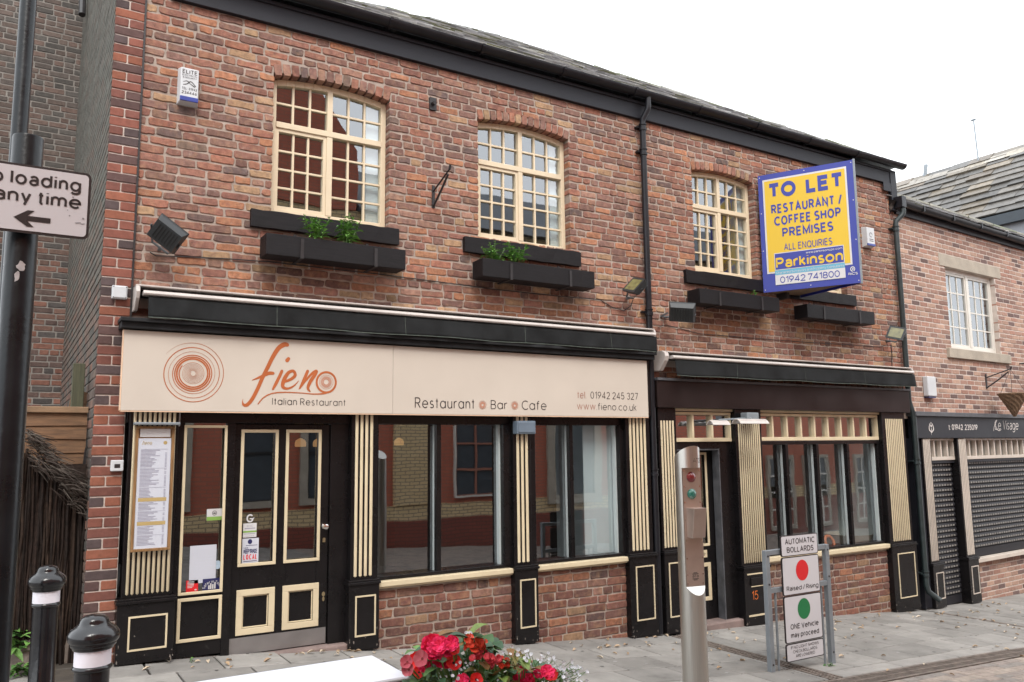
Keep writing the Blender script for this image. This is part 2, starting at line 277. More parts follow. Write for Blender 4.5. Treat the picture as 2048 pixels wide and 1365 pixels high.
# ------------------------------------------------------------------ lettering
def _arc(cx, cy, rx, ry, a0, a1, n=14):
    return [(cx+rx*math.cos(rad(a0+(a1-a0)*i/n)), cy+ry*math.sin(rad(a0+(a1-a0)*i/n))) for i in range(n+1)]
XH = .72
def glyph(ch, geo):
    """monoline letter skeletons: (advance, polylines); capital height 1"""
    A = _arc; x = XH; r = x/2; W = .62
    o = A(r*.92, r, r*.92, r, 0, 360, 28); ow = r*1.84
    def stem(px, h=x): return [(px, 0), (px, h)]
    G = {
     'A': (.74, [[(0, 0), (.37, 1), (.74, 0)], [(.13, .34), (.61, .34)]]),
     'B': (W, [[(0, 0), (0, 1), (.34, 1)]+A(.34, .765, .24, .235, 90, -90)+[(0, .53)], [(.30, .53)]+A(.34, .265, .28, .265, 90, -90)+[(0, 0)]]),
     'C': (.74, [A(.45, .5, .45, .5, 48, 312, 24)]),
     'D': (.70, [[(0, 0), (0, 1), (.25, 1)]+A(.25, .5, .45, .5, 90, -90, 18)+[(0, 0)]]),
     'E': (.54, [[(.54, 1), (0, 1), (0, 0), (.54, 0)], [(0, .52), (.48, .52)]]),
     'F': (.52, [[(.52, 1), (0, 1), (0, 0)], [(0, .50), (.46, .50)]]),
     'G': (.80, [A(.45, .5, .45, .5, 48, 330, 24)+[(.84, .44), (.5, .44)]]),
     'H': (.66, [[(0, 0), (0, 1)], [(.66, 0), (.66, 1)], [(0, .52), (.66, .52)]]),
     'I': (0, [[(0, 0), (0, 1)]]),
     'J': (.42, [[(.42, 1), (.42, .25)]+A(.21, .23, .21, .23, 0, -180)]),
     'K': (.64, [[(0, 0), (0, 1)], [(.58, 1), (0, .40)], [(.20, .60), (.64, 0)]]),
     'L': (.50, [[(0, 1), (0, 0), (.50, 0)]]),
     'M': (.80, [[(0, 0), (0, 1), (.40, .15), (.80, 1), (.80, 0)]]),
     'N': (.66, [[(0, 0), (0, 1), (.66, 0), (.66, 1)]]),
     'O': (.90 if geo else .78, [A(.45 if geo else .39, .5, .45 if geo else .39, .5, 90, 450, 30)]),
     'P': (W, [[(0, 0), (0, 1), (.34, 1)]+A(.34, .735, .26, .265, 90, -90)+[(0, .47)]]),
     'Q': (.80, [A(.40, .5, .40, .5, 90, 450, 30), [(.50, .25), (.80, -.05)]]),
     'R': (W, [[(0, 0), (0, 1), (.34, 1)]+A(.34, .745, .26, .255, 90, -90)+[(0, .49)], [(.30, .49), (.62, 0)]]),
     'S': (.58, [A(.29, .75, .27, .25, 35, 270, 14)[:-1]+A(.29, .25, .29, .25, 90, -145, 14)]),
     'T': (.62, [[(0, 1), (.62, 1)], [(.31, 1), (.31, 0)]]),
     'U': (.66, [[(0, 1), (0, .33)]+A(.33, .33, .33, .33, 180, 360)+[(.66, 1)]]),
     'V': (.70, [[(0, 1), (.35, 0), (.70, 1)]]),
     'W': (1.0, [[(0, 1), (.25, 0), (.50, .95), (.75, 0), (1.0, 1)]]),
     'X': (.64, [[(0, 0), (.64, 1)], [(0, 1), (.64, 0)]]),
     'Y': (.66, [[(0, 1), (.33, .47), (.66, 1)], [(.33, .47), (.33, 0)]]),
     'Z': (.60, [[(0, 1), (.60, 1), (0, 0), (.60, 0)]]),
     'a': (ow, [o, stem(ow)]) if geo else (.54, [[(.04, .60)]+A(.28, .47, .26, .25, 140, 0)+[(.54, 0)], A(.28, .20, .26, .20, 40, 320, 18)+[(.54, .12)], [(.54, .42), (.28, .41)]]),
     'b': (ow, [o, stem(0, 1)]), 'd': (ow, [o, stem(ow, 1)]), 'p': (ow, [o, [(0, -.28), (0, x)]]), 'q': (ow, [o, [(ow, -.28), (ow, x)]]),
     'c': (.58, [A(r*.92, r, r*.92, r, 48, 312, 20)]),
     'e': (ow, [[(.02, r+.01), (ow-.01, r+.01)]+A(r*.92, r, r*.92, r, 4, 318, 24)]),
     'f': (.34, [[(.12, 0), (.12, .78)]+A(.31, .78, .19, .21, 180, 80, 8), [(0, x), (.32, x)]]),
     'g': (ow, [o, [(ow, x), (ow, -.06)]+A(r*.92, -.06, r*.92, .24, 0, -150)]),
     'h': (.54, [stem(0, 1), [(0, .40)]+A(.27, .44, .27, .28, 180, 0)+[(.54, 0)]]),
     'i': (0, [stem(0), [(0, .93), (0, .99)]]), 'j': (.1, [[(.1, x), (.1, -.26)], [(.1, .93), (.1, .99)]]),
     'k': (.46, [stem(0, 1), [(.43, x), (0, .30)], [(.14, .42), (.46, 0)]]), 'l': (0, [stem(0, 1)]),
     'm': (.90, [stem(0), [(0, .42)]+A(.225, .46, .225, .26, 180, 0)+[(.45, 0)], [(.45, .42)]+A(.675, .46, .225, .26, 180, 0)+[(.90, 0)]]),
     'n': (.52, [stem(0), [(0, .42)]+A(.26, .45, .26, .27, 180, 0)+[(.52, 0)]]), 'o': (ow, [o]),
     'r': (.30, [stem(0), [(0, .40)]+A(.27, .42, .27, .30, 180, 75, 9)]),
     's': (.42, [A(.21, .54, .19, .18, 35, 270, 10)[:-1]+A(.21, .18, .21, .18, 90, -145, 10)]),
     't': (.23, [[(.09, .95), (.09, .11)]+A(.20, .11, .11, .11, 180, 270, 6)+[(.23, 0)], [(-.03, x), (.24, x)]]) if not geo else (.28, [[(.14, .95), (.14, 0)], [(0, x), (.28, x)]]),
     'u': (.52, [[(0, x), (0, .27)]+A(.26, .27, .26, .27, 180, 360)+[(.52, x)], stem(.52)]),
     'v': (.50, [[(0, x), (.25, 0), (.50, x)]]), 'w': (.80, [[(0, x), (.2, 0), (.4, x), (.6, 0), (.8, x)]]), 'x': (.48, [[(0, 0), (.48, x)], [(0, x), (.48, 0)]]),
     'y': (.50, [[(0, x), (.26, .02)], [(.50, x), (.17, -.28)]]), 'z': (.46, [[(0, x), (.46, x), (0, 0), (.46, 0)]]),
     '0': (.58, [A(.29, .5, .29, .5, 90, 450, 26)]), '1': (.24, [[(0, .80), (.24, 1), (.24, 0)]]),
     '2': (.54, [A(.27, .72, .27, .28, 165, -30, 14)+[(0, 0), (.56, 0)]]), '3': (.54, [A(.27, .755, .24, .245, 150, -90, 12), A(.27, .265, .27, .265, 90, -150, 12)]),
     '4': (.60, [[(.44, 0), (.44, 1), (0, .26), (.60, .26)]]), '5': (.54, [[(.50, 1), (.10, 1), (.05, .55)]+A(.26, .32, .28, .32, 125, -150, 14)]),
     '6': (.56, [A(.28, .30, .28, .30, 90, 450, 22), [(.44, 1), (.04, .42)]]), '7': (.54, [[(0, 1), (.54, 1), (.16, 0)]]),
     '8': (.56, [A(.28, .755, .24, .245, 90, 450, 20), A(.28, .26, .28, .26, 90, 450, 20)]), '9': (.56, [A(.28, .70, .28, .30, 90, 450, 22), [(.12, 0), (.52, .58)]]),
     '.': (0, [[(0, 0), (0, .05)]]), ':': (0, [[(0, 0), (0, .05)], [(0, .55), (0, .60)]]), '/': (.40, [[(0, -.05), (.40, 1.05)]]), '&': (.66, [[(.66, 0), (.12, .72)]+A(.29, .80, .2, .2, 200, -20, 8)+[(.06, .36)]+A(.28, .22, .24, .22, 160, 350, 10)+[(.62, .45)]]), '*': (.3, [[(0, .3), (.3, .6)], [(0, .6), (.3, .3)]]), '-': (.3, [[(0, .4), (.3, .4)]]),
    }
    return G.get(ch, (.3, []))
def poly_ribbon(P, w):
    """mitred band along a polyline"""
    q = [P[0]]
    for p in P[1:]:
        if math.hypot(p[0]-q[-1][0], p[1]-q[-1][1]) > 1e-7: q.append(p)
    P = q; n = len(P)
    if n < 2: return [], []
    closed = math.hypot(P[0][0]-P[-1][0], P[0][1]-P[-1][1]) < 1e-5 and n > 4
    vs = []
    for i in range(n):
        a = P[i-1] if i > 0 else (P[-2] if closed else None); b = P[i+1] if i < n-1 else (P[1] if closed else None); p = P[i]
        def nr(u, v): l = math.hypot(v[0]-u[0], v[1]-u[1]); return (-(v[1]-u[1])/l, (v[0]-u[0])/l)
        if a is None: m = nr(p, b); k = 1
        elif b is None: m = nr(a, p); k = 1
        else:
            n1, n2 = nr(a, p), nr(p, b); m = (n1[0]+n2[0], n1[1]+n2[1]); l = math.hypot(*m) or 1e-6; m = (m[0]/l, m[1]/l); k = 1/max(.38, m[0]*n1[0]+m[1]*n1[1])
        vs += [(p[0]+m[0]*k*w/2, p[1]+m[1]*k*w/2), (p[0]-m[0]*k*w/2, p[1]-m[1]*k*w/2)]
    return vs, [(2*i, 2*i+1, 2*i+3, 2*i+2) for i in range(n-1)]
def put_text(mb, txt, T, a0, a1, zb, cap, bold=0.0, slant=0, geo=False):
    """T(a,z) -> world point; text from a0 to a1 along the surface, baseline zb, capital height cap"""
    wt = max(.06, .105+bold*4.5); w = wt*cap; eg = (.17 if geo else .13 if wt < .22 else .075)*cap; pen = 0; off = 0; raw = []
    for ch in txt:
        if ch == ' ': off += (.30 if wt < .22 else .75)*cap; continue
        adv, pl = glyph(ch, geo)
        for l in pl: raw.append((pen, off, l))
        pen += adv; off += w+eg
    off -= w+eg; kx = (a1-a0-w-off)/max(pen, .2)
    if kx < .35*cap: f = (a1-a0-w-.5*cap*pen)/max(off, 1e-6); raw = [(p, o*f, l) for p, o, l in raw]; kx = .5*cap
    lines = [(o, [((p+q[0])*kx+o, q[1]) for q in l]) for p, o, l in raw]
    am = (a0+a1)/2; e = (a1-a0)*.01
    p0, p1, p2 = Vector(T(am, zb)), Vector(T(am+e, zb)), Vector(T(am, zb+e)); n = (p1-p0).cross(p2-p0).normalized()
    for k, (_, l) in enumerate(lines):
        P = [(a0+w/2+p[0]+slant*p[1]*cap, zb+w/2+p[1]*(cap-w)) for p in l]
        vs, fs = poly_ribbon(P, w)
        mb.add([tuple(Vector(T(a, z))+n*(3e-5*(k % 5))) for a, z in vs], fs)
def ribbon(mb, pts, T, sub=8):
    """pts (a, z, width): a brush stroke of changing width"""
    P = [Vector(p) for p in pts]; out = []
    for i in range(len(P)-1):
        p0, p1, p2, p3 = P[max(i-1, 0)], P[i], P[i+1], P[min(i+2, len(P)-1)]
        for k in range(sub):
            t = k/sub; out.append(.5*((2*p1)+(p2-p0)*t+(2*p0-5*p1+4*p2-p3)*t*t+(3*p1-p0-3*p2+p3)*t**3))
    out.append(P[-1]); n = len(out); vs = []
    o0, o1, o2 = Vector(T(out[0].x, out[0].y)), Vector(T(out[0].x+.01, out[0].y)), Vector(T(out[0].x, out[0].y+.01)); nrm = (o1-o0).cross(o2-o0); nrm = nrm.normalized() if nrm.length > 1e-12 else Vector((0, -1, 0))
    for i, p in enumerate(out):
        d = out[min(i+1, n-1)]-out[max(i-1, 0)]; l = math.hypot(d.x, d.y) or 1; nx, ny = -d.y/l, d.x/l
        q = nrm*(1.5e-6*i); vs += [tuple(Vector(T(p.x+nx*p.z/2, p.y+ny*p.z/2))+q), tuple(Vector(T(p.x-nx*p.z/2, p.y-ny*p.z/2))+q)]
    fs = [(2*i, 2*i+1, 2*i+3, 2*i+2) for i in range(n-1)]
    for e, sgn in ((0, -2e-5), (n-1, 1.5e-6*n+2e-5)):          # round ends, a hair off the band
        p = out[e]; q = out[1] if e == 0 else out[n-2]; d = (p-q); l = math.hypot(d.x, d.y) or 1; dx, dy = d.x/l, d.y/l
        b = len(vs); K = 6
        for k in range(K+1):
            th = -math.pi/2+math.pi*k/K; r = p.z/2
            vs.append(tuple(Vector(T(p.x+r*(dx*math.cos(th)-dy*math.sin(th)), p.y+r*(dy*math.cos(th)+dx*math.sin(th))))+nrm*sgn))
        fs.append(tuple(range(b, b+K+1)))
    mb.add(vs, fs)
def disc(mb, T, a, z, ra, rz=None, n=32):
    rz = rz or ra
    mb.add([T(a+ra*math.cos(2*math.pi*k/n), z+rz*math.sin(2*math.pi*k/n)) for k in range(n)], [tuple(range(n))])
def rect(mb, T, a0, a1, z0, z1): mb.add([T(a0, z0), T(a1, z0), T(a1, z1), T(a0, z1)], [(0, 1, 2, 3)])
def rrect(mb, T, a0, a1, z0, z1, r, n=5):
    vs = []
    for cx, cz, s in ((a1-r, z0+r, -90), (a1-r, z1-r, 0), (a0+r, z1-r, 90), (a0+r, z0+r, 180)):
        for k in range(n+1):
            t = rad(s+90*k/n); vs.append(T(cx+r*math.cos(t), cz+r*math.sin(t)))
    mb.add(vs, [tuple(range(len(vs)))])
    return vs
def flat(y): return lambda a, z: (a, y, z)

# ------------------------------------------------------------------ bricks
def lerp3(a, b, t): return tuple(a[i]+(b[i]-a[i])*t for i in range(3))
OLD = [(.225, .103, .075), (.20, .092, .071), (.345, .152, .08), (.145, .083, .070), (.175, .10, .083), (.35, .235, .135), (.078, .066, .066), (.30, .172, .128), (.275, .115, .077)]
def old_colour(a, z):
    lo = max(0, min(1, (3.9-z)/1.1)) if z > 2.3 else .25          # orange and buff bricks gather low on the upper storey
    wts = [20, 16, 9+14*lo, 18-5*lo, 17, 6+7*lo, 5, 11, 12]
    c = random.choices(OLD, wts)[0]; k = rnd(.90, 1.24)
    if 2.75 < z < 3.26 and any(p < a < q for p, q in ((1.8, 3.05), (3.9, 5.2), (6.8, 8.1), (8.7, 10.0))) and random.random() < .75: k *= rnd(.5, .85)     # sooty run-off under the dripping boxes
    return tuple(v*k for v in lerp3(lerp3(c, random.choice(OLD), rnd(0, .25)), (.27, .145, .105), .17))
def low_colour(a, z):
    c = lerp3(random.choices(OLD, [22, 20, 8, 18, 12, 3, 6, 5, 12])[0], (.20, .09, .068), .35); k = rnd(.62, 1.0); return tuple(v*k for v in c)
def quoin_colour(a, z):
    c = random.choices([(.21, .08, .058), (.165, .068, .053), (.10, .06, .055), (.25, .095, .06), (.08, .058, .057)], [5, 5, 3, 3, 2])[0]; k = rnd(.85, 1.15)
    return tuple(v*k for v in c)
def pink_colour(a, z):
    c = random.choices([(.35, .225, .172), (.31, .19, .148), (.245, .15, .12), (.41, .27, .205), (.15, .10, .09), (.33, .185, .14)], [6, 6, 5, 4, 3, 4])[0]; k = rnd(.88, 1.12)
    return tuple(v*k for v in c)
def sooty_colour(a, z):
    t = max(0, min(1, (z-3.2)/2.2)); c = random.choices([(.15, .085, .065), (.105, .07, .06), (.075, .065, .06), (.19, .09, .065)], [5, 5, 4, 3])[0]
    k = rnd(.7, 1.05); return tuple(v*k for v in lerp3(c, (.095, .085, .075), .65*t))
RR = [(0, .2), (0, .8), (.06, 1), (.35, 1), (.65, 1), (.94, 1), (1, .8), (1, .2), (.94, 0), (.65, 0), (.35, 0), (.06, 0)]
def one_brick(mb, W, a0, a1, z0, z1, prot, jit, col, inset=.005, deep=0):
    la, lz = a1-a0, z1-z0; ca, cz = (a0+a1)/2, (z0+z1)/2
    ring = []; c = .0035+jit*1.1
    for s, t in RR:
        s2, t2 = s, t
        if 0 < s < .1: s2 = min(.2, c/la)
        if .9 < s < 1: s2 = 1-min(.2, c/la)
        if 0 < t < .5: t2 = min(.3, c/lz)
        if .5 < t < 1: t2 = 1-min(.3, c/lz)
        ring.append((a0+la*s2+rnd(-jit, jit), z0+lz*t2+rnd(-jit, jit)))
    p = prot*rnd(.6, 1.35); ta, tz = rnd(-.25, .25)*prot, rnd(-.25, .25)*prot
    vs = [W(a, z, -.004-deep) for a, z in ring]
    vs += [W(a, z, p*.55) for a, z in ring]
    ka, kz = 1-2*inset/la, 1-2*inset/lz
    vs += [W(ca+(a-ca)*ka, cz+(z-cz)*kz, p+ta*(a-ca)/la+tz*(z-cz)/lz+rnd(-.08, .08)*prot) for a, z in ring]
    n = 12; fs = [(r*n+i, r*n+(i+1) % n, (r+1)*n+(i+1) % n, (r+1)*n+i) for r in (0, 1) for i in range(n)] + [tuple(range(2*n, 3*n))]
    mb.add(vs, [f[::-1] for f in fs], col)
def brickwork(mb, W, a0, a1, z0, z1, holes=(), course=.0765, L=.212, gap=.0158, jit=.0050, prot=.0080, colour=old_colour, neat=False, floor=None, bond=None):
    k = 0; z = z0
    while z < z1-.02:
        zt = min(z+course, z1); zm = (z+zt)/2
        iv = [(a0, a1)]
        for h in holes:
            r = h(zm)
            if r:
                niv = []
                for s, e in iv:
                    if r[1] <= s or r[0] >= e: niv.append((s, e)); continue
                    if r[0]-s > .03: niv.append((s, r[0]))
                    if e-r[1] > .03: niv.append((r[1], e))
                iv = niv
        for s, e in iv:
            if bond == 'english': ln = .215 if k % 2 == 0 else .1; off = 0
            else: off = (.5*(k % 2)*(L+gap) + (.25*(L+gap) if not neat and k % 4 > 1 else 0)) % (L+gap)
            a = s
            if bond != 'english':
                a = s-((s-a0) % (L+gap)) - off if neat else s-rnd(0, L*.9)
            run = 0
            while a < e-.004:
                if bond == 'english': l = ln
                elif neat: l = L
                else:
                    if run > 0: l = L*rnd(.44, .52); run -= 1
                    else:
                        l = L*rnd(.9, 1.1)
                        if random.random() < .2: l = L*rnd(.4, .62); run = random.choice([0, 0, 1, 2, 3])
                b0, b1 = max(a, s), min(a+l, e)
                if e-(a+l+gap) < .045 and e > b1: b1 = e
                if b1-b0 > .025:
                    deep = 0
                    for h in holes:
                        r = h(zm)
                        if r and (abs(b0-r[1]) < .012 or abs(b1-r[0]) < .012): deep = .13
                    if floor is None or zm > floor((b0+b1)/2):
                        one_brick(mb, W, b0, b1, z+rnd(-1, 1)*jit*.7, zt-gap+rnd(-1, 1)*jit*.8, prot, jit, colour((b0+b1)/2, zm), deep=deep)
                a = max(a+l, b1)+gap*rnd(.8, 1.2) if not neat else a+l+gap
        z += course; k += 1
def arch(c, hw, zb, zs, rise, ring=.115):
    R = (hw*hw+rise*rise)/(2*rise); zc = zs+rise-R; Ro = R+ring
    def hole(z):
        if z < zb: return None
        if z <= zs: return (c-hw, c+hw)
        d = Ro*Ro-(z-zc)**2
        if d <= 0: return None
        h = min(hw*Ro/R, math.sqrt(d)); return (c-h, c+h)
    hole.arc = (c, hw, zb, zs, rise, R, zc, Ro)
    return hole
def voussoirs(mb, W, hole, colour):
    c, hw, zb, zs, rise, R, zc, Ro = hole.arc; phi = math.asin(hw/R); n = round(2*phi*(R+.05)/.079)
    for i in range(n):
        t0 = -phi+2*phi*i/n+.004/R*1.5; t1 = -phi+2*phi*(i+1)/n-.004/R*1.5; r1 = Ro-.004-rnd(0, .012)
        col = colour(c, zs-.5 if random.random() < .5 else zs)
        def W2(a, z, d, t0=t0, t1=t1): th = t0+(t1-t0)*a; return W(c+(R+z)*math.sin(th), zc+(R+z)*math.cos(th), d)
        ring = [(s, t*(r1-R)) for s, t in RR]; vs = []
        for d, k in ((-.13, 1), (.006, 1), (.011, .88)):
            vs += [W2(.5+(s-.5)*k*(1 if d < 0 else rnd(.95, 1.03)), (r1-R)/2+(z-(r1-R)/2)*(k+.06 if k < 1 else 1), d) for s, z in ring]
        m = 12; fs = [(r*m+i, r*m+(i+1) % m, (r+1)*m+(i+1) % m, (r+1)*m+i) for r in (0, 1) for i in range(m)] + [tuple(range(2*m, 3*m))]
        mb.add(vs, [f[::-1] for f in fs], col)
def mortar_sheet(mb, W, a0, a1, z0, z1, holes=(), rects=(), reveal=.13):
    """the bed behind the bricks, with the window openings left out and their jambs returned inward"""
    cuts = {a0, a1}; e = .006
    for h in holes:
        c, hw = h.arc[0], h.arc[1]+e
        for i in range(11): cuts.add(c-hw+2*hw*i/10)
    for r in rects: cuts |= {r[0], r[1]}
    cs = sorted(x for x in cuts if a0-1e-6 <= x <= a1+1e-6)
    for s, t in zip(cs, cs[1:]):
        if t-s < 1e-5: continue
        m = (s+t)/2; gaps = []
        for h in holes:
            c, hw, zb, zs, rise, R, zc, Ro = h.arc
            if abs(m-c) < hw+e:
                top = lambda a: zc+math.sqrt(max(0, (R+.03)**2-(a-c)**2))
                gaps.append((zb-e, top(s), top(t)))
        for r in rects:
            if r[0] < m < r[1]: gaps.append((r[2], r[3], r[3]))
        gaps.sort(); b0 = b1 = z0
        for lo, hs, ht in gaps:
            if lo > b0: mb.quad(W(s, b0, 0), W(t, b1, 0), W(t, lo, 0), W(s, lo, 0))
            mb.quad(W(s, hs, 0), W(t, ht, 0), W(t, ht, -reveal), W(s, hs, -reveal)); b0, b1 = hs, ht
        if z1 > b0: mb.quad(W(s, b0, 0), W(t, b1, 0), W(t, z1, 0), W(s, z1, 0))
    for r in rects:
        for a in r[:2]: mb.quad(W(a, r[2], 0), W(a, r[3], 0), W(a, r[3], -reveal), W(a, r[2], -reveal))
    for h in holes:
        c, hw, zb, zs = h.arc[:4]; hw += e
        for a in (c-hw, c+hw): mb.quad(W(a, zb-e, 0), W(a, zs+.03, 0), W(a, zs+.03, -reveal), W(a, zb-e, -reveal))
        mb.quad(W(c-hw, zb-e, 0), W(c+hw, zb-e, 0), W(c+hw, zb-e, -reveal), W(c-hw, zb-e, -reveal))
WF = lambda a, z, d: (a, -d, z)

# ------------------------------------------------------------------ SETTING: ground
def strip(mb, y0, y1, x0, x1, dz, n=None):
    xs = sorted({x0, x1, *[p[0] for p in GP if x0 < p[0] < x1]})
    for a, b in zip(xs, xs[1:]):
        mb.quad((a, y0, g(a)+dz), (b, y0, g(b)+dz), (b, y1, g(b)+dz), (a, y1, g(a)+dz))
mb = MB(); strip(mb, -90, 90, -60, 80, -.035); tag(mb.build('ground', M['joint']), kind='structure')
def slabs(mb, x0, x1, y0, y1, lx, ly, gap, colf, top, jz=.0015, stag=.5, skip=None):
    y = y0; k = 0
    while y < y1-.01:
        yb = min(y+ly, y1); x = x0-lx*stag*(k % 2)-rnd(0, .1)*lx
        while x < x1:
            l = lx*rnd(.92, 1.08) if lx > .3 else lx
            a, b = max(x, x0), min(x+l, x1)
            if b-a > .03 and not (skip and skip((a+b)/2, (y+yb)/2)):
                q = rnd(-jz, jz); c = colf(); A, B, C_, D = a+gap/2, b-gap/2, y+gap/2, yb-gap/2; bv = min(.006, gap)
                v = [(A, C_, -.03), (B, C_, -.03), (B, D, -.03), (A, D, -.03), (A, C_, -bv), (B, C_, -bv), (B, D, -bv), (A, D, -bv),
                     (A+bv, C_+bv, 0), (B-bv, C_+bv, 0), (B-bv, D-bv, 0), (A+bv, D-bv, 0)]
                tq = [rnd(-jz, jz) for _ in range(4)]
                v = [(p[0], p[1], g(p[0])+top+p[2]+(tq[i-8] if i > 7 else q)) for i, p in enumerate(v)]
                mb.add(v, [(0, 1, 5, 4), (1, 2, 6, 5), (2, 3, 7, 6), (3, 0, 4, 7), (4, 5, 9, 8), (5, 6, 10, 9), (6, 7, 11, 10), (7, 4, 8, 11), (8, 9, 10, 11)], c)
            x += l
        y += ly; k += 1
def slabcol():
    k = rnd(.19, .255); return (k*1.06, k, k*.925)
DRX = 6.36
mb = MB()
slabs(mb, -6, DRX-.09, -2.16, .02, .54, .43, .016, slabcol, 0)
slabs(mb, DRX+.09, 10.99, -1.96, .30, .52, .43, .016, slabcol, 0); slabs(mb, 11.06, 24, -1.96, .30, .52, .43, .016, slabcol, 0)
slabs(mb, DRX+.09, 24, -2.16, -1.96, .92, .2, .010, lambda: (.285, .268, .248), 0)
slabs(mb, -6, 5.0, -9.4, -2.16, .62, .46, .012, slabcol, 0)
for _ in range(150):      # trodden gum and drips
    x, y, r = rnd(.8, 13), rnd(-2.1, -.2), rnd(.008, .022); c = random.choice([(.10, .095, .09), (.30, .29, .28), (.13, .12, .115)])
    mb.add([(x+r*rnd(.7, 1.1)*math.cos(k*.785), y+r*rnd(.7, 1.1)*math.sin(k*.785), g(x)+.003) for k in range(8)], [tuple(range(8))], c)
tag(mb.build('pavement', M['slab']), kind='structure')
mb = MB(); slabs(mb, 5.0, 24, -9.4, -2.44, .205, .104, .006, lambda: random.choice([(.29, .24, .205), (.255, .215, .19), (.31, .26, .22), (.225, .20, .18)]), 0, stag=.5)
tag(mb.build('road', M['setts']), kind='structure')
def grating(name, label, x0, x1, y0, y1, along):
    t = thing(name, label, 'drain', ((x0+x1)/2, (y0+y1)/2, g((x0+x1)/2)))
    fr = MB(); br = MB()
    if along == 'x':
        xs = sorted({x0, x1, *[p[0] for p in GP if x0 < p[0] < x1]})
        for a, b in zip(xs, xs[1:]):
            for ya, yb in ((y0, y0+.03), (y1-.03, y1), ((y0+y1)/2-.008, (y0+y1)/2+.008)):
                vs = [(x, y, g(x)+dz) for x in (a, b) for y in (ya, yb) for dz in (-.03, .001)]
                fr.add(vs, [(0, 1, 3, 2), (4, 6, 7, 5), (0, 4, 5, 1), (2, 3, 7, 6), (0, 2, 6, 4), (1, 5, 7, 3)])
        x = x0
        while x < x1: br.box(x, x+.014, y0+.03, y1-.03, g(x)-.028, g(x)-.002); x += .034
    else:
        for xa, xb in ((x0, x0+.018), (x1-.018, x1), ((x0+x1)/2-.006, (x0+x1)/2+.006)):
            fr.box(xa, xb, y0, y1, g(x0)-.03, g((x0+x1)/2)+.002)
        y = y0
        while y < y1: br.box(x0+.018, x1-.018, y, y+.016, g((x0+x1)/2)-.028, g((x0+x1)/2)-.001); y += .036
    fr.build('frame', M['iron'], t); br.build('bars', M['iron'], t)
grating('drain_grating', 'rusty slot drain crossing the pavement from the restaurant drainpipe to the road', DRX-.075, DRX+.075, -2.16, -.12, 'y')
grating('drain_grating', 'narrow slot drain crossing the pavement from the dark green drainpipe', 11.0, 11.05, -1.96, -.3, 'y')
grating('drain_grating', 'long rusty channel grating between the grey slabs and the brick paved road', 5.0, 20, -2.42, -2.18, 'x')

# ------------------------------------------------------------------ MAIN BUILDING
B = thing('restaurant_building', 'two storey weathered red brick building with black and cream shopfronts', 'building', (5.8, 3, -.3))
W1 = arch(2.44, .56, 3.695, 4.965, .052); W2 = arch(4.56, .575, 3.72, 4.985, .058)
W3 = arch(7.53, .54, 3.70, 4.965, .052); W4 = arch(9.32, .54, 3.66, 4.935, .052)
HOLES = [W1, W2, W3, W4]; EAVE = 5.44
mb = MB(); brickwork(mb, WF, .795, 11.06, 2.30, EAVE+.1, HOLES, floor=lambda a: 2.52 if a < 6.16 else 2.2)
for h in HOLES: voussoirs(mb, WF, h, old_colour)
bw = mb.build('brick_wall', M['brick'], B)
mb = MB(); mortar_sheet(mb, WF, .78, 11.06, 1.95, EAVE+.2, HOLES); mb.build('mortar_bed', M['mortar'], bw)
# quoin pier of newer bricks, and the long side wall of the alley
mb = MB(); brickwork(mb, lambda a, z, d: (a, -.015-d, z), .567, .785, .02, 5.62, course=.078, jit=.0012, prot=.006, gap=.011, colour=quoin_colour, bond='english', neat=True)
q = mb.build('quoin_pier', M['brick_neat'], B)
mb = MB(); mb.box(.573, .79, -.013, .1, -.1, 5.62); mb.build('mortar_bed', M['mortar_pale'], q)
WS = lambda a, z, d: (.567-d, a, z)
RAKE = lambda z: None if z < 5.6 else (-1, (z-5.6)/.55)
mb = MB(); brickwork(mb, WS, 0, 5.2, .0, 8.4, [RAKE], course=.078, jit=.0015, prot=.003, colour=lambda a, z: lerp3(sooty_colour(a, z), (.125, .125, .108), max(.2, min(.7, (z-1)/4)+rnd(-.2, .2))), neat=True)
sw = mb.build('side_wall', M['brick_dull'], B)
mb = MB(); mb.prism([(.572, -.01, -.1), (.572, 5.2, -.1), (.572, 5.2, 8.46), (.572, -.01, 5.62)], (.03, 0, 0)); mb.build('mortar_bed', M['mortar_dark'], sw)
mb = MB(); mb.box(.785, .80, -.022, .0, 2.6, 5.6); mb.build('joint_strip', M['ironblack'], B)
# shell so that daylight only enters by the windows
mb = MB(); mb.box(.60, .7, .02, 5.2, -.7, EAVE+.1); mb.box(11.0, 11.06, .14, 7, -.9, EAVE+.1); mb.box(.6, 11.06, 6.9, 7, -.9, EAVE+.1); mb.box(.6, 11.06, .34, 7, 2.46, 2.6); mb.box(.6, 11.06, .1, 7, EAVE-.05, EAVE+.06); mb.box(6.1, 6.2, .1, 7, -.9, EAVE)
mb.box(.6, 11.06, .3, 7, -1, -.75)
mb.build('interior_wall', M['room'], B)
mb = MB()
for h in HOLES:        # plastered inner reveals behind each sash
    c, hw, zb, zs = h.arc[:4]
    mb.box(c+hw-.015, c+hw+.03, .16, .42, zb-.02, zs+.12); mb.box(c-hw-.03, c-hw+.015, .16, .42, zb-.02, zs+.12); mb.box(c-hw, c+hw, .16, .42, zs+.11, zs+.14)
    mb.box(c-hw, c+hw, .16, .42, zb-.04, zb)
mb.build('inner_reveal', M['white_int'], B)
mb = MB()
for (a, b) in zip([.7]+[h.arc[0]-h.arc[1]-.02 for h in HOLES][0:0]+[h.arc[0]+h.arc[1]+.02 for h in HOLES], [h.arc[0]-h.arc[1]-.02 for h in HOLES]+[11.0]): mb.box(a, b, .30, .36, 2.6, EAVE)
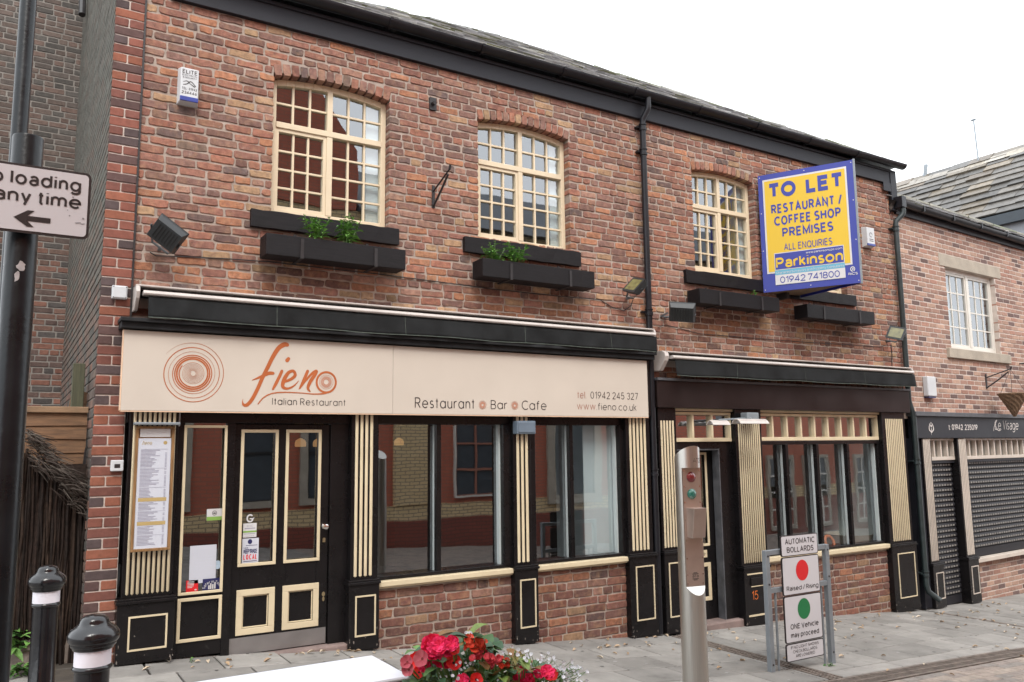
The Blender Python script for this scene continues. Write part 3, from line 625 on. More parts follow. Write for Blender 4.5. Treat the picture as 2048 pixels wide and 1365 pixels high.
mb.box(.7, 11, .30, .36, 2.6, 3.66); mb.box(.7, 11, .30, .36, 5.08, EAVE); mb.build('inner_lining', M['room'], B)

def sash_window(h, open_left=True):
    c, hw, zb, zs, rise, R, zc, Ro = h.arc; y0, y1 = .085, .15
    wn = MB(); fw = .05
    L_, R_ = c-hw, c+hw; top = lambda a, k=0: zc+math.sqrt(max(0, (R-k)**2-(a-c)**2))
    N = 12
    def archbar(k0, k1, ya, yb, aL, aR):
        for i in range(N):
            a, b = aL+(aR-aL)*i/N, aL+(aR-aL)*(i+1)/N
            wn.prism([(a, ya, top(a, k1)), (b, ya, top(b, k1)), (b, ya, top(b, k0)), (a, ya, top(a, k0))], (0, yb-ya, 0))
    wn.box(L_, L_+fw, y0, y1, zb, top(L_, 0)); wn.box(R_-fw, R_, y0, y1, zb, top(R_, 0))
    archbar(0, fw*1.15, y0+.001, y1-.001, L_+fw, R_-fw)
    wn.box(L_+fw, R_-fw, y0, y1, zb, zb+.06)
    tz = zb+.60*(zs+rise-zb)+.03; wn.box(L_+fw, R_-fw, y0-.008, y1-.002, tz, tz+.055)
    cm = c-.005; wn.box(cm-.028, cm+.028, y0-.004, y1-.003, zb+.06, tz); wn.box(cm-.026, cm+.026, y0-.004, y1-.003, tz+.055, top(c, fw))
    bars = MB(); gb = .019
    for (a0, a1) in ((L_+fw, cm-.028), (cm+.028, R_-fw)):
        left = a0 < cm and open_left
        z0, z1 = zb+.06, tz; A0, A1 = a0, a1; yy0, yy1 = y0+.018, y1-.015
        if left:        # heavier opening casement
            for q in ((a0, a0+.03, z0, z1), (a1-.03, a1, z0, z1), (a0+.03, a1-.03, z0, z0+.032), (a0+.03, a1-.03, z1-.035, z1)):
                bars.box(q[0], q[1], y0+.006, y1-.006, q[2], q[3])
            A0, A1, z0, z1 = a0+.03, a1-.03, z0+.032, z1-.035
        for i in (1, 2):
            x = A0+(A1-A0)*i/3; bars.box(x-gb/2, x+gb/2, yy0, yy1, z0, z1)
            x = a0+(a1-a0)*i/3; bars.box(x-gb/2, x+gb/2, yy0, yy1, tz+.055, top(x, fw))
        for i in (1, 2, 3):
            z = z0+(z1-z0)*i/4; bars.box(A0, A1, yy0+.002, yy1-.002, z-gb/2, z+gb/2)
        zh = (tz+.055+zs+rise*.6-fw)/2; bars.box(a0, a1, yy0+.002, yy1-.002, zh-gb/2, zh+gb/2)
    o = bpy.data.objects.new('window', None); COL.objects.link(o); o.parent = B; FRAME[o] = FRAME[B]
    wn.build('frame', M['cream_win'], o, bevel=.004); bars.build('glazing_bars', M['cream_win'], o, bevel=.002)
    gl = MB(); zt = tz+.05; vs = [(L_+fw-.01, .125, zb+.05), (R_-fw+.01, .125, zb+.05)] + [(a, .125, top(a, fw*.6)) for a in [R_-fw+.01-(2*hw-2*fw+.02)*i/N for i in range(N+1)]]
    gl.add(vs, [tuple(range(len(vs)))]); gl.build('glass', M['glass'], o)
    return o
def timber_sill(o, x0, x1, z0, z1):
    mb = MB(); n = 14; y = -.055; vs = []
    for i in range(n+1):
        x = x0+(x1-x0)*i/n; a, b = rnd(-.004, .004), rnd(-.006, .006)
        vs += [(x, y+rnd(-.003, .003), z0+a), (x, y, z1+b), (x, .09, z1+b), (x, .09, z0+a)]
    fs = [(4*i+k, 4*i+4+k, 4*i+4+(k+1) % 4, 4*i+(k+1) % 4) for i in range(n) for k in range(4)]+[(0, 1, 2, 3), tuple(4*n+k for k in (3, 2, 1, 0))]
    mb.add(vs, fs); mb.build('sill', M['black_wood'], o, bevel=.004)
for h, s in ((W1, (1.70, 3.09, 3.53, 3.685)), (W2, (3.80, 5.24, 3.55, 3.71)), (W3, (6.79, 8.20, 3.53, 3.685)), (W4, (8.59, 9.99, 3.50, 3.645))):
    timber_sill(sash_window(h), *s)
mb = MB(); mb.box(2.97, 2.985, .2, .24, 3.8, 4.9); 
# eaves
EX0, EX1 = .98, 11.08
mb = MB(); mb.box(EX0, 11.02, -.05, .02, EAVE-.01, EAVE+.20); mb.box(EX0, 11.02, -.068, -.05, EAVE+.165, EAVE+.20)
mb.box(10.98, 11.12, -.06, .04, EAVE-.42, EAVE+.20); mb.box(10.80, 10.98, -.058, -.05, EAVE-.14, EAVE-.01)
mb.build('fascia_board', M['fascia'], B, bevel=.004)
def half_gutter(x0, x1, yc, zc, r, z_end=None):
    mb = MB(); n = 12; prof = [(yc+r*math.cos(math.pi+math.pi*k/n), zc+r*math.sin(math.pi+math.pi*k/n)) for k in range(n+1)]
    prof += [(p[0]*1+(.006 if p[0] < yc else -.006), p[1]+.004) for p in prof[::-1]]
    za = 0; zb_ = (z_end-zc) if z_end is not None else 0; m = len(prof)
    mb.add([(x0, y, z+za) for y, z in prof]+[(x1, y, z+zb_) for y, z in prof], [(i, (i+1) % m, m+(i+1) % m, m+i) for i in range(m)]+[tuple(range(m)), tuple(range(2*m-1, m-1, -1))])
    return mb
gm = half_gutter(EX0-.1, EX1+.12, -.135, EAVE+.28, .068)
gt = gm.build('gutter', M['gutter'], B, smooth=True, angle=60)
mb = MB(); x = 1.9
while x < 11:
    for k in range(9):
        t0 = math.pi+math.pi*k/9; t1 = math.pi+math.pi*(k+1)/9; r = .073
        mb.prism([(x, -.135+r*math.cos(t0), EAVE+.28+r*math.sin(t0)), (x, -.135+r*math.cos(t1), EAVE+.28+r*math.sin(t1)), (x, -.135+(r+.006)*math.cos(t1), EAVE+.28+(r+.006)*math.sin(t1)), (x, -.135+(r+.006)*math.cos(t0), EAVE+.28+(r+.006)*math.sin(t0))], (.03, 0, 0))
    mb.box(x, x+.03, -.07, -.05, EAVE+.2, EAVE+.30); x += 1.02
mb.build('gutter_bracket', M['gutter'], gt)
# slate roof: hipped front slope with its apex set back
AP = Vector((5.13, 1.45, 6.86)); RZ = EAVE+.27; ROL = (.80, -.14, RZ); ROR = (11.12, -.14, RZ)
PITCH_T = (AP.z-RZ)/(AP.y+.14)
def slates(mb, inside, a0, a1, h_len, w, row, T, colf, thick=.012, jag=.012):
    """T(a, s, d): a along the eaves, s up the slope, d off the slope"""
    s = 0; k = 0
    while s < h_len:
        a = a0-rnd(0, w)
        while a < a1:
            l = w*rnd(.7, 1.3); m = a+l/2
            if inside(m, s+row*.4):
                c = colf(m, s); s0 = s-rnd(0, jag); s1 = s+row*1.25; t = thick*rnd(.7, 1.5)
                d0 = .010+rnd(0, .008); v = [(a+.002, s0, d0), (a+l-.002, s0+rnd(-.006, .006), d0), (a+l-.002, s1, -.012), (a+.002, s1, -.012), (a+.002, s0, d0+t), (a+l-.002, s0, d0+t), (a+l-.002, s1, -.012+t*.6), (a+.002, s1, -.012+t*.6)]
                mb.add([T(*p) for p in v], [(3, 2, 1, 0), (4, 5, 6, 7), (0, 1, 5, 4), (1, 2, 6, 5), (2, 3, 7, 6), (3, 0, 4, 7)], c)
            a += l
        s += row; k += 1
cosp = 1/math.sqrt(1+PITCH_T**2); sinp = PITCH_T*cosp; SL = (AP.y+.14)/cosp
def TF(a, s, d): return (a, -.14+s*cosp-d*sinp, RZ+s*sinp+d*cosp)
def in_tri(a, s):
    f = s/SL; return .80+(AP.x-.80)*f-.05 < a < 11.12-(11.12-AP.x)*f+.05 and f < 1.0
def slatecol(a, s):
    k = rnd(.12, .40); c = (k, k*1.01, k*1.02)
    if random.random() < .14: c = (k*1.1+.12, k*1.1+.12, k+.11)
    if random.random() < .12: c = (.10, .105, .055)
    return c
mb = MB(); slates(mb, in_tri, .2, 11.2, SL, .23, .085, TF, slatecol)
rf = mb.build('roof', M['slate'], B)
mb = MB(); rg = Vector((AP.x, 6.5, AP.z)); a_, b_ = Vector((.80, -.14, RZ-.02)), Vector((11.12, -.14, RZ-.02)); ap2 = AP-Vector((0, 0, .02)); la, lb = Vector((.8, 6.5, RZ-.02)), Vector((11.12, 6.5, RZ-.02))
mb.add([a_, b_, ap2, rg, la, lb], [(0, 1, 2), (0, 2, 3, 4), (1, 5, 3, 2), (0, 4, 5, 1), (4, 3, 5)]); mb.build('roof_deck', M['slate'], rf)
mb = MB()
for P0, P1 in ((Vector(ROL), AP), (AP, Vector(ROR))):       # mossy hip stones
    n = int((P1-P0).length/.32)
    for i in range(n):
        p, q = P0.lerp(P1, i/n), P0.lerp(P1, (i+.97)/n); p.z += rnd(-.012, .012); q.z += rnd(-.012, .012)
        c = random.choice([(.16, .16, .15), (.12, .13, .08), (.2, .2, .18), (.10, .11, .06)])
        mb.tube([p, q], [rnd(.028, .042)]*2, 7, col=c)
mb.build('hip_stone', M['slate'], rf)

# ------------------------------------------------------------------ shopfronts (parts of the building)
YF, YP, YB = -.02, -.085, -.115          # frame face, pilaster face, plinth face
def part(name, parent=B):
    o = bpy.data.objects.new(name, None); COL.objects.link(o); o.parent = parent; FRAME[o] = FRAME[parent]; return o
def bead_frame(mb, x0, x1, z0, z1, wd, y, d=.014):
    mb.box(x0, x1, y-d, y, z0, z0+wd); mb.box(x0, x1, y-d, y, z1-wd, z1); mb.box(x0, x0+wd, y-d, y, z0+wd, z1-wd); mb.box(x1-wd, x1, y-d, y, z0+wd, z1-wd)
def pilaster(x0, x1, fx0, fx1, nf, zt, ztop, px0=None, px1=None, flz=None, panel=True, mat='black', fl='cream', parent=B, gf=g, T=None):
    o = part('pilaster', parent); px0 = px0 if px0 is not None else x0-.02; px1 = px1 if px1 is not None else x1+.02
    mb = MB(); mb.box(x0, x1, YP, .06, zt, ztop)
    zb = gf((x0+x1)/2)+.012
    mb.box(px0, px1, YB, .05, zb, zt-.03); mb.box(px0-.012, px1+.012, YB-.014, .05, zt-.03, zt-.006); mb.box(px0-.004, px1+.004, YB-.006, .045, zt-.006, zt+.012)
    bk = mb
    fm = MB(); pitch = (fx1-fx0)/nf; r = pitch*.30
    for i in range(nf):
        c = fx0+pitch*(i+.5); z0, z1 = zt+.035, ztop-.0 if flz is None else flz
        n = 6; prof = [(c-r*math.cos(math.pi*k/n), YP-r*.8*math.sin(math.pi*k/n)-.001) for k in range(n+1)]
        vs = [(p[0], p[1], z0+.008) for p in prof]+[(p[0], p[1], z1) for p in prof]; m = n+1
        fm.add(vs+[(c, YP-.001, z0-.004)], [(k, k+1, m+k+1, m+k) for k in range(n)]+[(k+1, k, 2*m) for k in range(n)]+[tuple(range(m, 2*m))])
    if panel:
        w_ = .013; h_ = zt-zb
        bm = MB(); mg = (px1-px0)*.2
        bead_frame(bm, px0+mg, px1-mg*.6, zb+h_*.2, zt-.12, w_, YB, .008)
        for q in (bm, bk, fm):
            if T: q.v = [T(p) for p in q.v]
        bm.build('panel_bead', M[fl], o)
    elif T:
        for q in (bk, fm): q.v = [T(p) for p in q.v]
    cm = MB()
    for _ in range(9):
        cx_ = random.choice([px0+rnd(0, .03), px1-rnd(0, .03), rnd(px0, px1)]); cz_ = zb+abs(random.gauss(0, .07))+.008; w_, h_ = rnd(.003, .009), rnd(.004, .022)
        pts = [(cx_+w_*rnd(.4, 1.1)*math.cos(k*.9), YB-.0016, cz_+h_*rnd(.4, 1.1)*math.sin(k*.9)) for k in range(7)]
        cm.add([T(p) if T else p for p in pts], [tuple(range(7))])
    cm.build('paint_chip', M['barewood'], o)
    bk.build('shaft', M[mat], o, bevel=.004); fm.build('flutes', M[fl], o, smooth=True)
    return o
pilaster(.815, 1.175, .835, 1.16, 9, .485, 1.96, .787, 1.195)
pilaster(2.63, 2.875, 2.653, 2.84, 4, .455, 1.96, 2.612, 2.892)
pilaster(4.319, 4.525, 4.345, 4.50, 3, .44, 1.96, 4.305, 4.575)
pilaster(5.765, 6.105, 5.80, 6.055, 5, .445, 1.96, 5.745, 6.12)
pilaster(6.235, 6.505, 6.258, 6.475, 5, .445, 2.03, 6.235, 6.505, flz=1.885)
pilaster(7.455, 7.905, 7.49, 7.875, 11, .18, 2.03, 7.455, 7.895, flz=1.86, panel=False)
pilaster(10.32, 10.84, 10.385, 10.79, 10, .235, 2.03, 10.30, 10.86, flz=1.94)
# door plinth with letter slot and house number under the wide pilaster
mb = MB(); zz = g(7.67); mb.box(7.50, 7.86, YB-.006, YB-.001, .085, .100); mb.box(7.50, 7.86, YB-.006, YB-.001, -.39, -.37); mb.box(7.56, 7.86, YB-.008, YB, -.055, -.045); 
mb.build('plinth_bead', M['cream'], B)
mb = MB(); mb.box(7.55, 7.84, YB-.016, YB, -.035, .05); mb.build('letter_plate', M['black'], B, bevel=.004)
# frames: head beams, jambs, bottom rails
def framework():
    mb = MB()
    mb.box(.80, 6.12, YF, .10, 1.83, 2.0); mb.box(6.2, 10.86, YF, .1, 1.99, 2.3)      # heads
    mb.box(1.17, 1.235, YF, .10, -.05, 1.83); mb.box(1.57, 1.635, YF, .1, -.07, 1.83)
    mb.box(1.235, 1.57, YF+.003, .09, g(1.4)+.01, .118); mb.box(1.235, 1.57, YF+.02, .085, .44, .475)
    mb.box(1.235, 1.57, YF+.022, .08, .118, .44)
    mb.box(2.465, 2.63, -.005, .10, g(2.5)+.01, 1.83)
    for x in (2.875, 4.235, 4.525, 5.715): mb.box(x, x+(.05 if x in (5.715,) else .03 if x == 2.875 else .085), YF-.02, .1, .44, 1.83)
    for a, b in ((2.905, 4.235), (4.61, 5.715)): mb.box(a, b, YF-.012, .1, .435, .465)
    # second shop
    mb.box(6.505, 6.56, -.005, .2, g(6.5)+.02, 1.64); mb.box(7.25, 7.455, -.005, .2, g(7.3)+.02, 1.64); mb.box(6.505, 7.455, -.004, .21, 1.56, 1.64)
    mb.box(7.905, 7.935, YF, .1, .27, 1.615); mb.box(10.28, 10.32, YF, .1, .27, 1.615); mb.box(7.9, 10.32, YF-.004, .1, 1.60, 1.645); mb.box(7.935, 10.28, YF-.01, .1, .255, .285)
    mb.build('shopfront_frame', M['black'], B, bevel=.003)
framework()
def mullions(xs, z0, z1, w=.045):
    bl = MB(); wh = MB()
    for x in xs: bl.box(x-w/2, x+w/2, YF-.005, .035, z0, z1); wh.box(x-w/2+.001, x+w/2-.001, .035, .072, z0, z1)
    return bl, wh
def shop_window(x0, x1, z0, z1, ms, sill):
    o = part('shop_window'); bl, wh = mullions(ms, z0, z1); bl.build('mullion', M['black'], o, bevel=.003)
    wh.box(x1-.020, x1+.02, .03, .080, z0, z1); wh.build('inner_frame', M['inner_pale'], o)
    gl = MB(); gl.quad((x0-.05, .078, z0-.05), (x1+.05, .078, z0-.05), (x1+.05, .078, z1+.05), (x0-.05, .078, z1+.05)); gl.build('glass', M['glass_shop'], o)
    sm = MB(); sm.box(sill[0], sill[1], -.10, .02, sill[2], sill[3]); sm.box(sill[0], sill[1], -.078, .0, sill[2]-.018, sill[2]); sm.build('sill', M['cream'], o, bevel=.005)
    return o
shop_window(2.905, 4.235, .465, 1.83, (3.525,), (2.895, 4.30, .385, .432))
shop_window(4.61, 5.715, .465, 1.83, (5.075,), (4.578, 5.742, .385, .432))
shop_window(7.935, 10.28, .285, 1.60, (8.42, 9.01, 9.63), (7.90, 10.296, .20, .252))
mb = MB(); mb.box(5.32, 5.71, .105, .112, .44, 1.9); mb.build('window_blind', M['white_int'], B)
mb = MB(); mb.box(2.83, 2.96, .17, .18, 3.72, 4.98); mb.box(4.99, 5.10, .17, .18, 3.75, 5.0); mb.box(7.90, 8.03, .17, .18, 3.73, 4.98); mb.build('net_curtain', M['white_int'], B)
# white blind wall inside the right end of the second window and of the third
mb = MB(); mb.box(5.75, 5.80, .18, 1.25, .3, 2.3); mb.box(10.35, 10.4, .18, 2.2, -.2, 2.3); mb.build('inner_wall', M['white_int'], B)
def transom(x0, x1, z0, z1, n, y=-.03, extra=()):
    o = part('transom_light'); mb = MB(); w_ = .03
    mb.box(x0, x1, y, .05, z0, z0+.045); mb.box(x0, x1, y, .05, z1-.03, z1)
    for i in range(n+1):
        x = x0+(x1-x0)*i/n; a = max(x0, x-w_/2); b = min(x1, x+w_/2); mb.box(a, b, y+.004, .048, z0+.045, z1-.03)
    mb.build('frame', M['cream'], o, bevel=.003)
    gl = MB(); gl.quad((x0, .02, z0), (x1, .02, z0), (x1, .02, z1), (x0, .02, z1)); gl.build('glass', M['glass_bright'], o)
transom(6.515, 7.445, 1.645, 1.99, 3); transom(7.915, 10.31, 1.65, 1.99, 9)
# stall risers of brick
for a, b, zt in ((2.88, 4.31, .37), (4.57, 5.75, .37), (7.89, 10.31, .185)):
    z0 = g(b)-.05; mb = MB(); mm = MB()
    brickwork(mb, lambda a_, z, d: (a_, -.03-d, z), a, b, z0-.06, zt, course=.084, L=.225, jit=.0045, prot=.009, colour=low_colour, floor=lambda x: g(x)-.02)
    mm.box(a, b, -.03, .1, z0-.1, zt+.01)
    sr = mb.build('stall_riser', M['brick'], B); mm.build('mortar_bed', M['mortar'], sr)
# side light with its black panel
o = part('side_light'); mb = MB(); bead_frame(mb, 1.228, 1.568, .470, 1.812, .022, YF, .016); bead_frame(mb, 1.228, 1.568, .108, .447, .026, YF, .012); mb.build('bead', M['cream'], o, bevel=.003)
gl = MB(); gl.quad((1.235, .02, .475), (1.57, .02, .475), (1.57, .02, 1.83), (1.235, .02, 1.83)); gl.build('glass', M['glass_shop'], o)
# main door
D1 = part('door'); mb = MB(); yd = .02
xs = (1.638, 1.715, 1.98, 2.095, 2.36, 2.462); zb, zt = -.055, 1.825
for a, b in ((xs[0], xs[1]), (xs[2], xs[3]), (xs[4], xs[5])): mb.box(a, b, yd, yd+.045, zb, zt)
for a, b in ((xs[1], xs[2]), (xs[3], xs[4])):
    mb.box(a, b, yd+.001, yd+.044, zb, .11); mb.box(a, b, yd+.001, yd+.044, .45, .66); mb.box(a, b, yd+.001, yd+.044, 1.765, zt); mb.box(a, b, yd+.014, yd+.04, .11, .45)
mb.build('leaf', M['black'], D1, bevel=.004)
mb = MB()
for a, b in ((1.69, 2.005), (2.07, 2.385)):
    bead_frame(mb, a, b, .648, 1.778, .026, yd, .014); bead_frame(mb, a, b, .10, .462, .05, yd, .012); bead_frame(mb, a+.05, b-.05, .15, .412, .012, yd+.01, .006)
mb.build('bead', M['cream'], D1, bevel=.003)
gl = MB()
for a, b in ((xs[1], xs[2]), (xs[3], xs[4])): gl.quad((a, yd+.03, .66), (b, yd+.03, .66), (b, yd+.03, 1.765), (a, yd+.03, 1.765))
gl.build('glass', M['glass_shop'], D1)
mb = MB(); mb.box(1.645, 2.452, yd-.004, yd, -.05, .082); mb.build('kick_plate', M['kick'], D1)
mb = MB(); kx, kz = 2.425, .935
for i in range(2): pass
prof = [(0, .022), (.004, .022), (.006, .010), (.028, .010), (.036, .022), (.048, .026), (.058, .022), (.064, .010)]
n = 20; vs = []; fs = []
for d, r in prof: vs += [(kx+r*math.cos(2*math.pi*k/n), yd-d, kz+r*math.sin(2*math.pi*k/n)) for k in range(n)]
fs = [(i*n+k, i*n+(k+1) % n, (i+1)*n+(k+1) % n, (i+1)*n+k) for i in range(len(prof)-1) for k in range(n)]+[tuple(range((len(prof)-1)*n, len(prof)*n))]
mb.add(vs, fs); mb.build('knob', M['chrome'], D1, smooth=True)
mb = MB(); disc(mb, flat(yd-.004), kx, .825, .013); mb.box(kx-.012, kx+.012, yd-.004, yd, .80, .815); mb.build('lock', M['brass'], D1)
mb = MB(); disc(mb, flat(yd-.004), kx+.003, .36, .014, .02); disc(mb, flat(yd-.004), kx+.003, .32, .010, .02); mb.build('keyhole', M['brass'], D1)
# second door, deep in its frame
D2 = part('door'); mb = MB(); yd = .12
mb.box(6.56, 7.25, yd, yd+.04, g(6.9)+.07, .44); mb.box(6.56, 6.68, yd, yd+.04, .44, 1.56); mb.box(7.13, 7.25, yd, yd+.04, .44, 1.56); mb.box(6.68, 7.13, yd+.001, yd+.039, 1.5, 1.56); mb.build('leaf', M['black'], D2, bevel=.003)
mb = MB(); bead_frame(mb, 6.66, 7.15, .43, 1.52, .028, yd, .014); bead_frame(mb, 6.66, 6.88, -.19, .24, .04, yd, .012); bead_frame(mb, 6.92, 7.15, -.19, .24, .045, yd, .012); mb.build('bead', M['cream'], D2, bevel=.003)
gl = MB(); gl.quad((6.68, yd+.02, .44), (7.13, yd+.02, .44), (7.13, yd+.02, 1.5), (6.68, yd+.02, 1.5)); gl.build('glass', M['glass_shop'], D2)
mb = MB(); mb.box(7.235, 7.25, -.008, .1, g(7.3)+.06, 1.545); mb.box(6.56, 7.25, -.008, .1, 1.545, 1.56); mb.build('weather_strip', M['lead'], D2)
mb = MB(); mb.box(6.75, 7.10, yd-.008, yd, .30, .385); o = mb.build('notice', M['cream'], D2); mb = MB(); put_text(mb, 'Entrance', flat(yd-.0095), 6.78, 7.07, .325, .04); mb.build('lettering', M['ink'], o)
for x0, x1, zt_ in ((1.64, 2.62, -.06), (6.51, 7.45, g(6.9)+.065)):
    mb = MB(); mb.box(x0, x1, -.09, .2, g(x1)-.05, zt_); mb.build('door_step', M['step'], B, bevel=.015)
# fascia of the second shop
mb = MB(); mb.box(6.2, 10.93, -.13, .02, 2.03, 2.335); mb.build('shop_fascia', pm('dark brown black fascia', (.013, .0075, .007), .35, .3, 4, .03, 50, spec=.3), B, bevel=.004)
mb = MB(); mb.box(6.2, 10.95, -.145, .02, 2.336, 2.365); mb.build('flashing', M['lead'], B, bevel=.003)
mb = MB(); mb.box(.70, 6.12, -.235, .02, 2.605, 2.635); mb.box(.71, 6.12, -.20, .02, 2.555, 2.605); mb.build('flashing', M['ledge'], B, bevel=.004)
mb = MB(); mb.box(6.22, 10.9, -.05, -.02, 2.0, 2.028); mb.build('fascia_bead', M['cream'], B)
mb = MB(); mb.box(.80, 6.12, -.10, .0, 1.94, 2.57); mb.build('sign_backing', M['black'], B)

# ------------------------------------------------------------------ SIGN BOARD over the restaurant
YS = -.155
def P2(u, v, y): p = py(u, v, y); return p.x, p.z
SB = thing('shop_sign', 'wide cream restaurant fascia sign with burnt orange spiral and script lettering', 'sign', (3.4, -.15, 1.92))
sx0, sx1 = P2(245, 740, YS)[0], P2(1295.5, 780, YS)[0]; sz0, sz1 = P2(241.4, 821.1, YS)[1], P2(248.2, 659.5, YS)[1]
mb = MB(); mid = P2(786, 760, YS)[0]
mb.box(sx0, mid-.0012, YS, -.10, sz0, sz1); mb.box(mid+.0012, sx1, YS, -.10, sz0, sz1); mb.build('board', M['sign_cream'], SB, bevel=.002)
mb = MB(); mb.box(sx0, sx1, YS+.002, -.10, sz0-.009, sz0-.001); mb.box(sx0-.008, sx0-.001, YS+.002, -.10, sz0, sz1); mb.build('edge_trim', M['sign_edge'], SB)
def ZA(zx, zy): return P2(240+zx/3.657, 560+zy/3.657, YS)
TS = flat(YS-.0016)
def spiral_mark(c, scale, prof, mats, parent, names):
    """prof: (turn, radius, width) list for one continuous spiral"""
    mb = MB(); pts = []
    (n0, n1) = prof[0][0], prof[-1][0]; t = n0
    while t <= n1:
        for (a, ra, wa), (b, rb, wb) in zip(prof, prof[1:]):
            if a <= t <= b:
                f = (t-a)/(b-a); r = ra+(rb-ra)*f; wd = wa+(wb-wa)*f; break
        th = rad(145)-2*math.pi*t; pts.append((c[0]+scale*r*math.cos(th), c[1]+scale*r*math.sin(th), scale*wd)); t += 1/48
    ribbon(mb, pts, TS, 1); return mb.build(names, mats, parent)
cx, cz = ZA(533, 686); R1 = (ZA(757, 686)[0]-ZA(325, 686)[0])/2
outer = [(0, 1.13, .004), (.25, 1.08, .018), (.6, 1.02, .028), (1.0, .95, .030), (1.5, .90, .022), (2.0, .80, .009), (2.5, .74, .012), (3.0, .665, .03), (3.5, .64, .036), (4.0, .60, .04), (4.6, .56, .052), (5.0, .535, .055), (5.5, .50, .05), (6, .455, .034)]
spiral_mark((cx, cz), R1, outer, M['rust'], SB, 'spiral_emblem')
inner = [(0, .40, .022), (1, .345, .012), (2, .30, .012), (3, .255, .012), (4, .215, .010), (5, .18, .012), (6, .15, .010), (7, .12, .014), (8, .085, .018)]
spiral_mark((cx, cz), R1, inner, M['rust_pale'], SB, 'spiral_emblem_core')
mb = MB()
NST = [0]
def stroke(pts):
    NST[0] += 1; TS = flat(YS-.0016-.00004*NST[0])
    k = (ZA(1000, 700)[0]-ZA(900, 700)[0])/100
    ribbon(mb, [(*ZA(x, y), wd*k) for x, y, wd in pts], TS)
stroke([(1222, 476, 30), (1200, 474, 36), (1160, 500, 34), (1120, 560, 31), (1080, 640, 29), (1040, 720, 28), (1005, 800, 27), (965, 875, 27), (930, 914, 26), (905, 915, 20), (896, 895, 8), (899, 872, 2)])
stroke([(966, 735, 4), (1000, 722, 14), (1050, 700, 22), (1090, 684, 26), (1118, 684, 24)])
stroke([(1184, 668, 22), (1165, 710, 24), (1140, 760, 24), (1118, 800, 16)])
stroke([(1222, 590, 30), (1232, 578, 26)])
stroke([(1205, 745, 20), (1248, 728, 22), (1280, 700, 24), (1268, 668, 22), (1232, 680, 26), (1200, 730, 30), (1190, 780, 26), (1222, 796, 18), (1268, 778, 12), (1306, 740, 5)])
stroke([(1372, 668, 22), (1350, 720, 24), (1322, 780, 18), (1308, 800, 5)])
stroke([(1318, 795, 6), (1352, 745, 14), (1400, 690, 20), (1434, 668, 24), (1428, 690, 26), (1392, 745, 28), (1374, 790, 22), (1388, 816, 12)])
ocx, ocz = 1508, 750
stroke([(ocx+70*math.cos(rad(t)), ocz+74*math.sin(rad(t)), 16) for t in range(-90, 271, 15)])
stroke([(1560, 800, 5), (1500, 830, 12), (1420, 836, 9), (1320, 828, 7), (1200, 823, 9), (1110, 832, 9), (1050, 862, 9), (1012, 905, 8), (1008, 910, 3)])
mb.build('script_lettering', M['rust'], SB)
mb = MB(); kk = (ZA(1600, 750)[0]-ZA(1400, 750)[0])/200
for r, wd in ((50, 3), (40, 3), (32, 8), (22, 8)):
    c = ZA(ocx, ocz-2); ribbon(mb, [(c[0]+r*kk*math.cos(rad(t)), c[1]+r*kk*math.sin(rad(t)), wd*kk) for t in range(0, 361, 12)], TS, 1)
for uu, vv in ((965, 810.5), (1029.3, 811.5)):
    c = P2(uu, vv, YS); k9 = .042
    for r, wd in ((.98, .06), (.80, .08), (.62, .16), (.40, .26)): ribbon(mb, [(c[0]+r*k9*math.cos(rad(t)), c[1]+r*k9*math.sin(rad(t)), wd*k9) for t in range(0, 361, 12)], TS, 1)
mb.build('small_spirals', M['rust_pale'], SB)
def sign_text(mb, txt, u0, u1, vb, vt, bold=-.0035):
    um = (u0+u1)/2; zb, zt = P2(um, vb, YS)[1], P2(um, vt, YS)[1]
    put_text(mb, txt, TS, P2(u0, vb, YS)[0], P2(u1, vb, YS)[0], zb, zt-zb, bold, 0, True)
mb = MB()
sign_text(mb, 'Italian Restaurant', 544, 691, 811.5, 797.5); sign_text(mb, 'Restaurant', 829.5, 949, 817.5, 796.5); sign_text(mb, 'Bar', 981.5, 1014, 819, 801); sign_text(mb, 'Cafe', 1043.5, 1093, 820.5, 802)
sign_text(mb, '.', 1171, 1173.5, 797.5, 783); sign_text(mb, '01942 245 327', 1181, 1276, 799, 785); sign_text(mb, '.fieno.co.uk', 1193, 1273, 821.5, 807.5)
mb.build('lettering', M['ink'], SB)
mb = MB(); sign_text(mb, 'tel', 1154.5, 1170, 797.5, 783); sign_text(mb, 'www', 1154, 1191, 819.5, 805.5); mb.build('lettering', M['ink_brown'], SB)

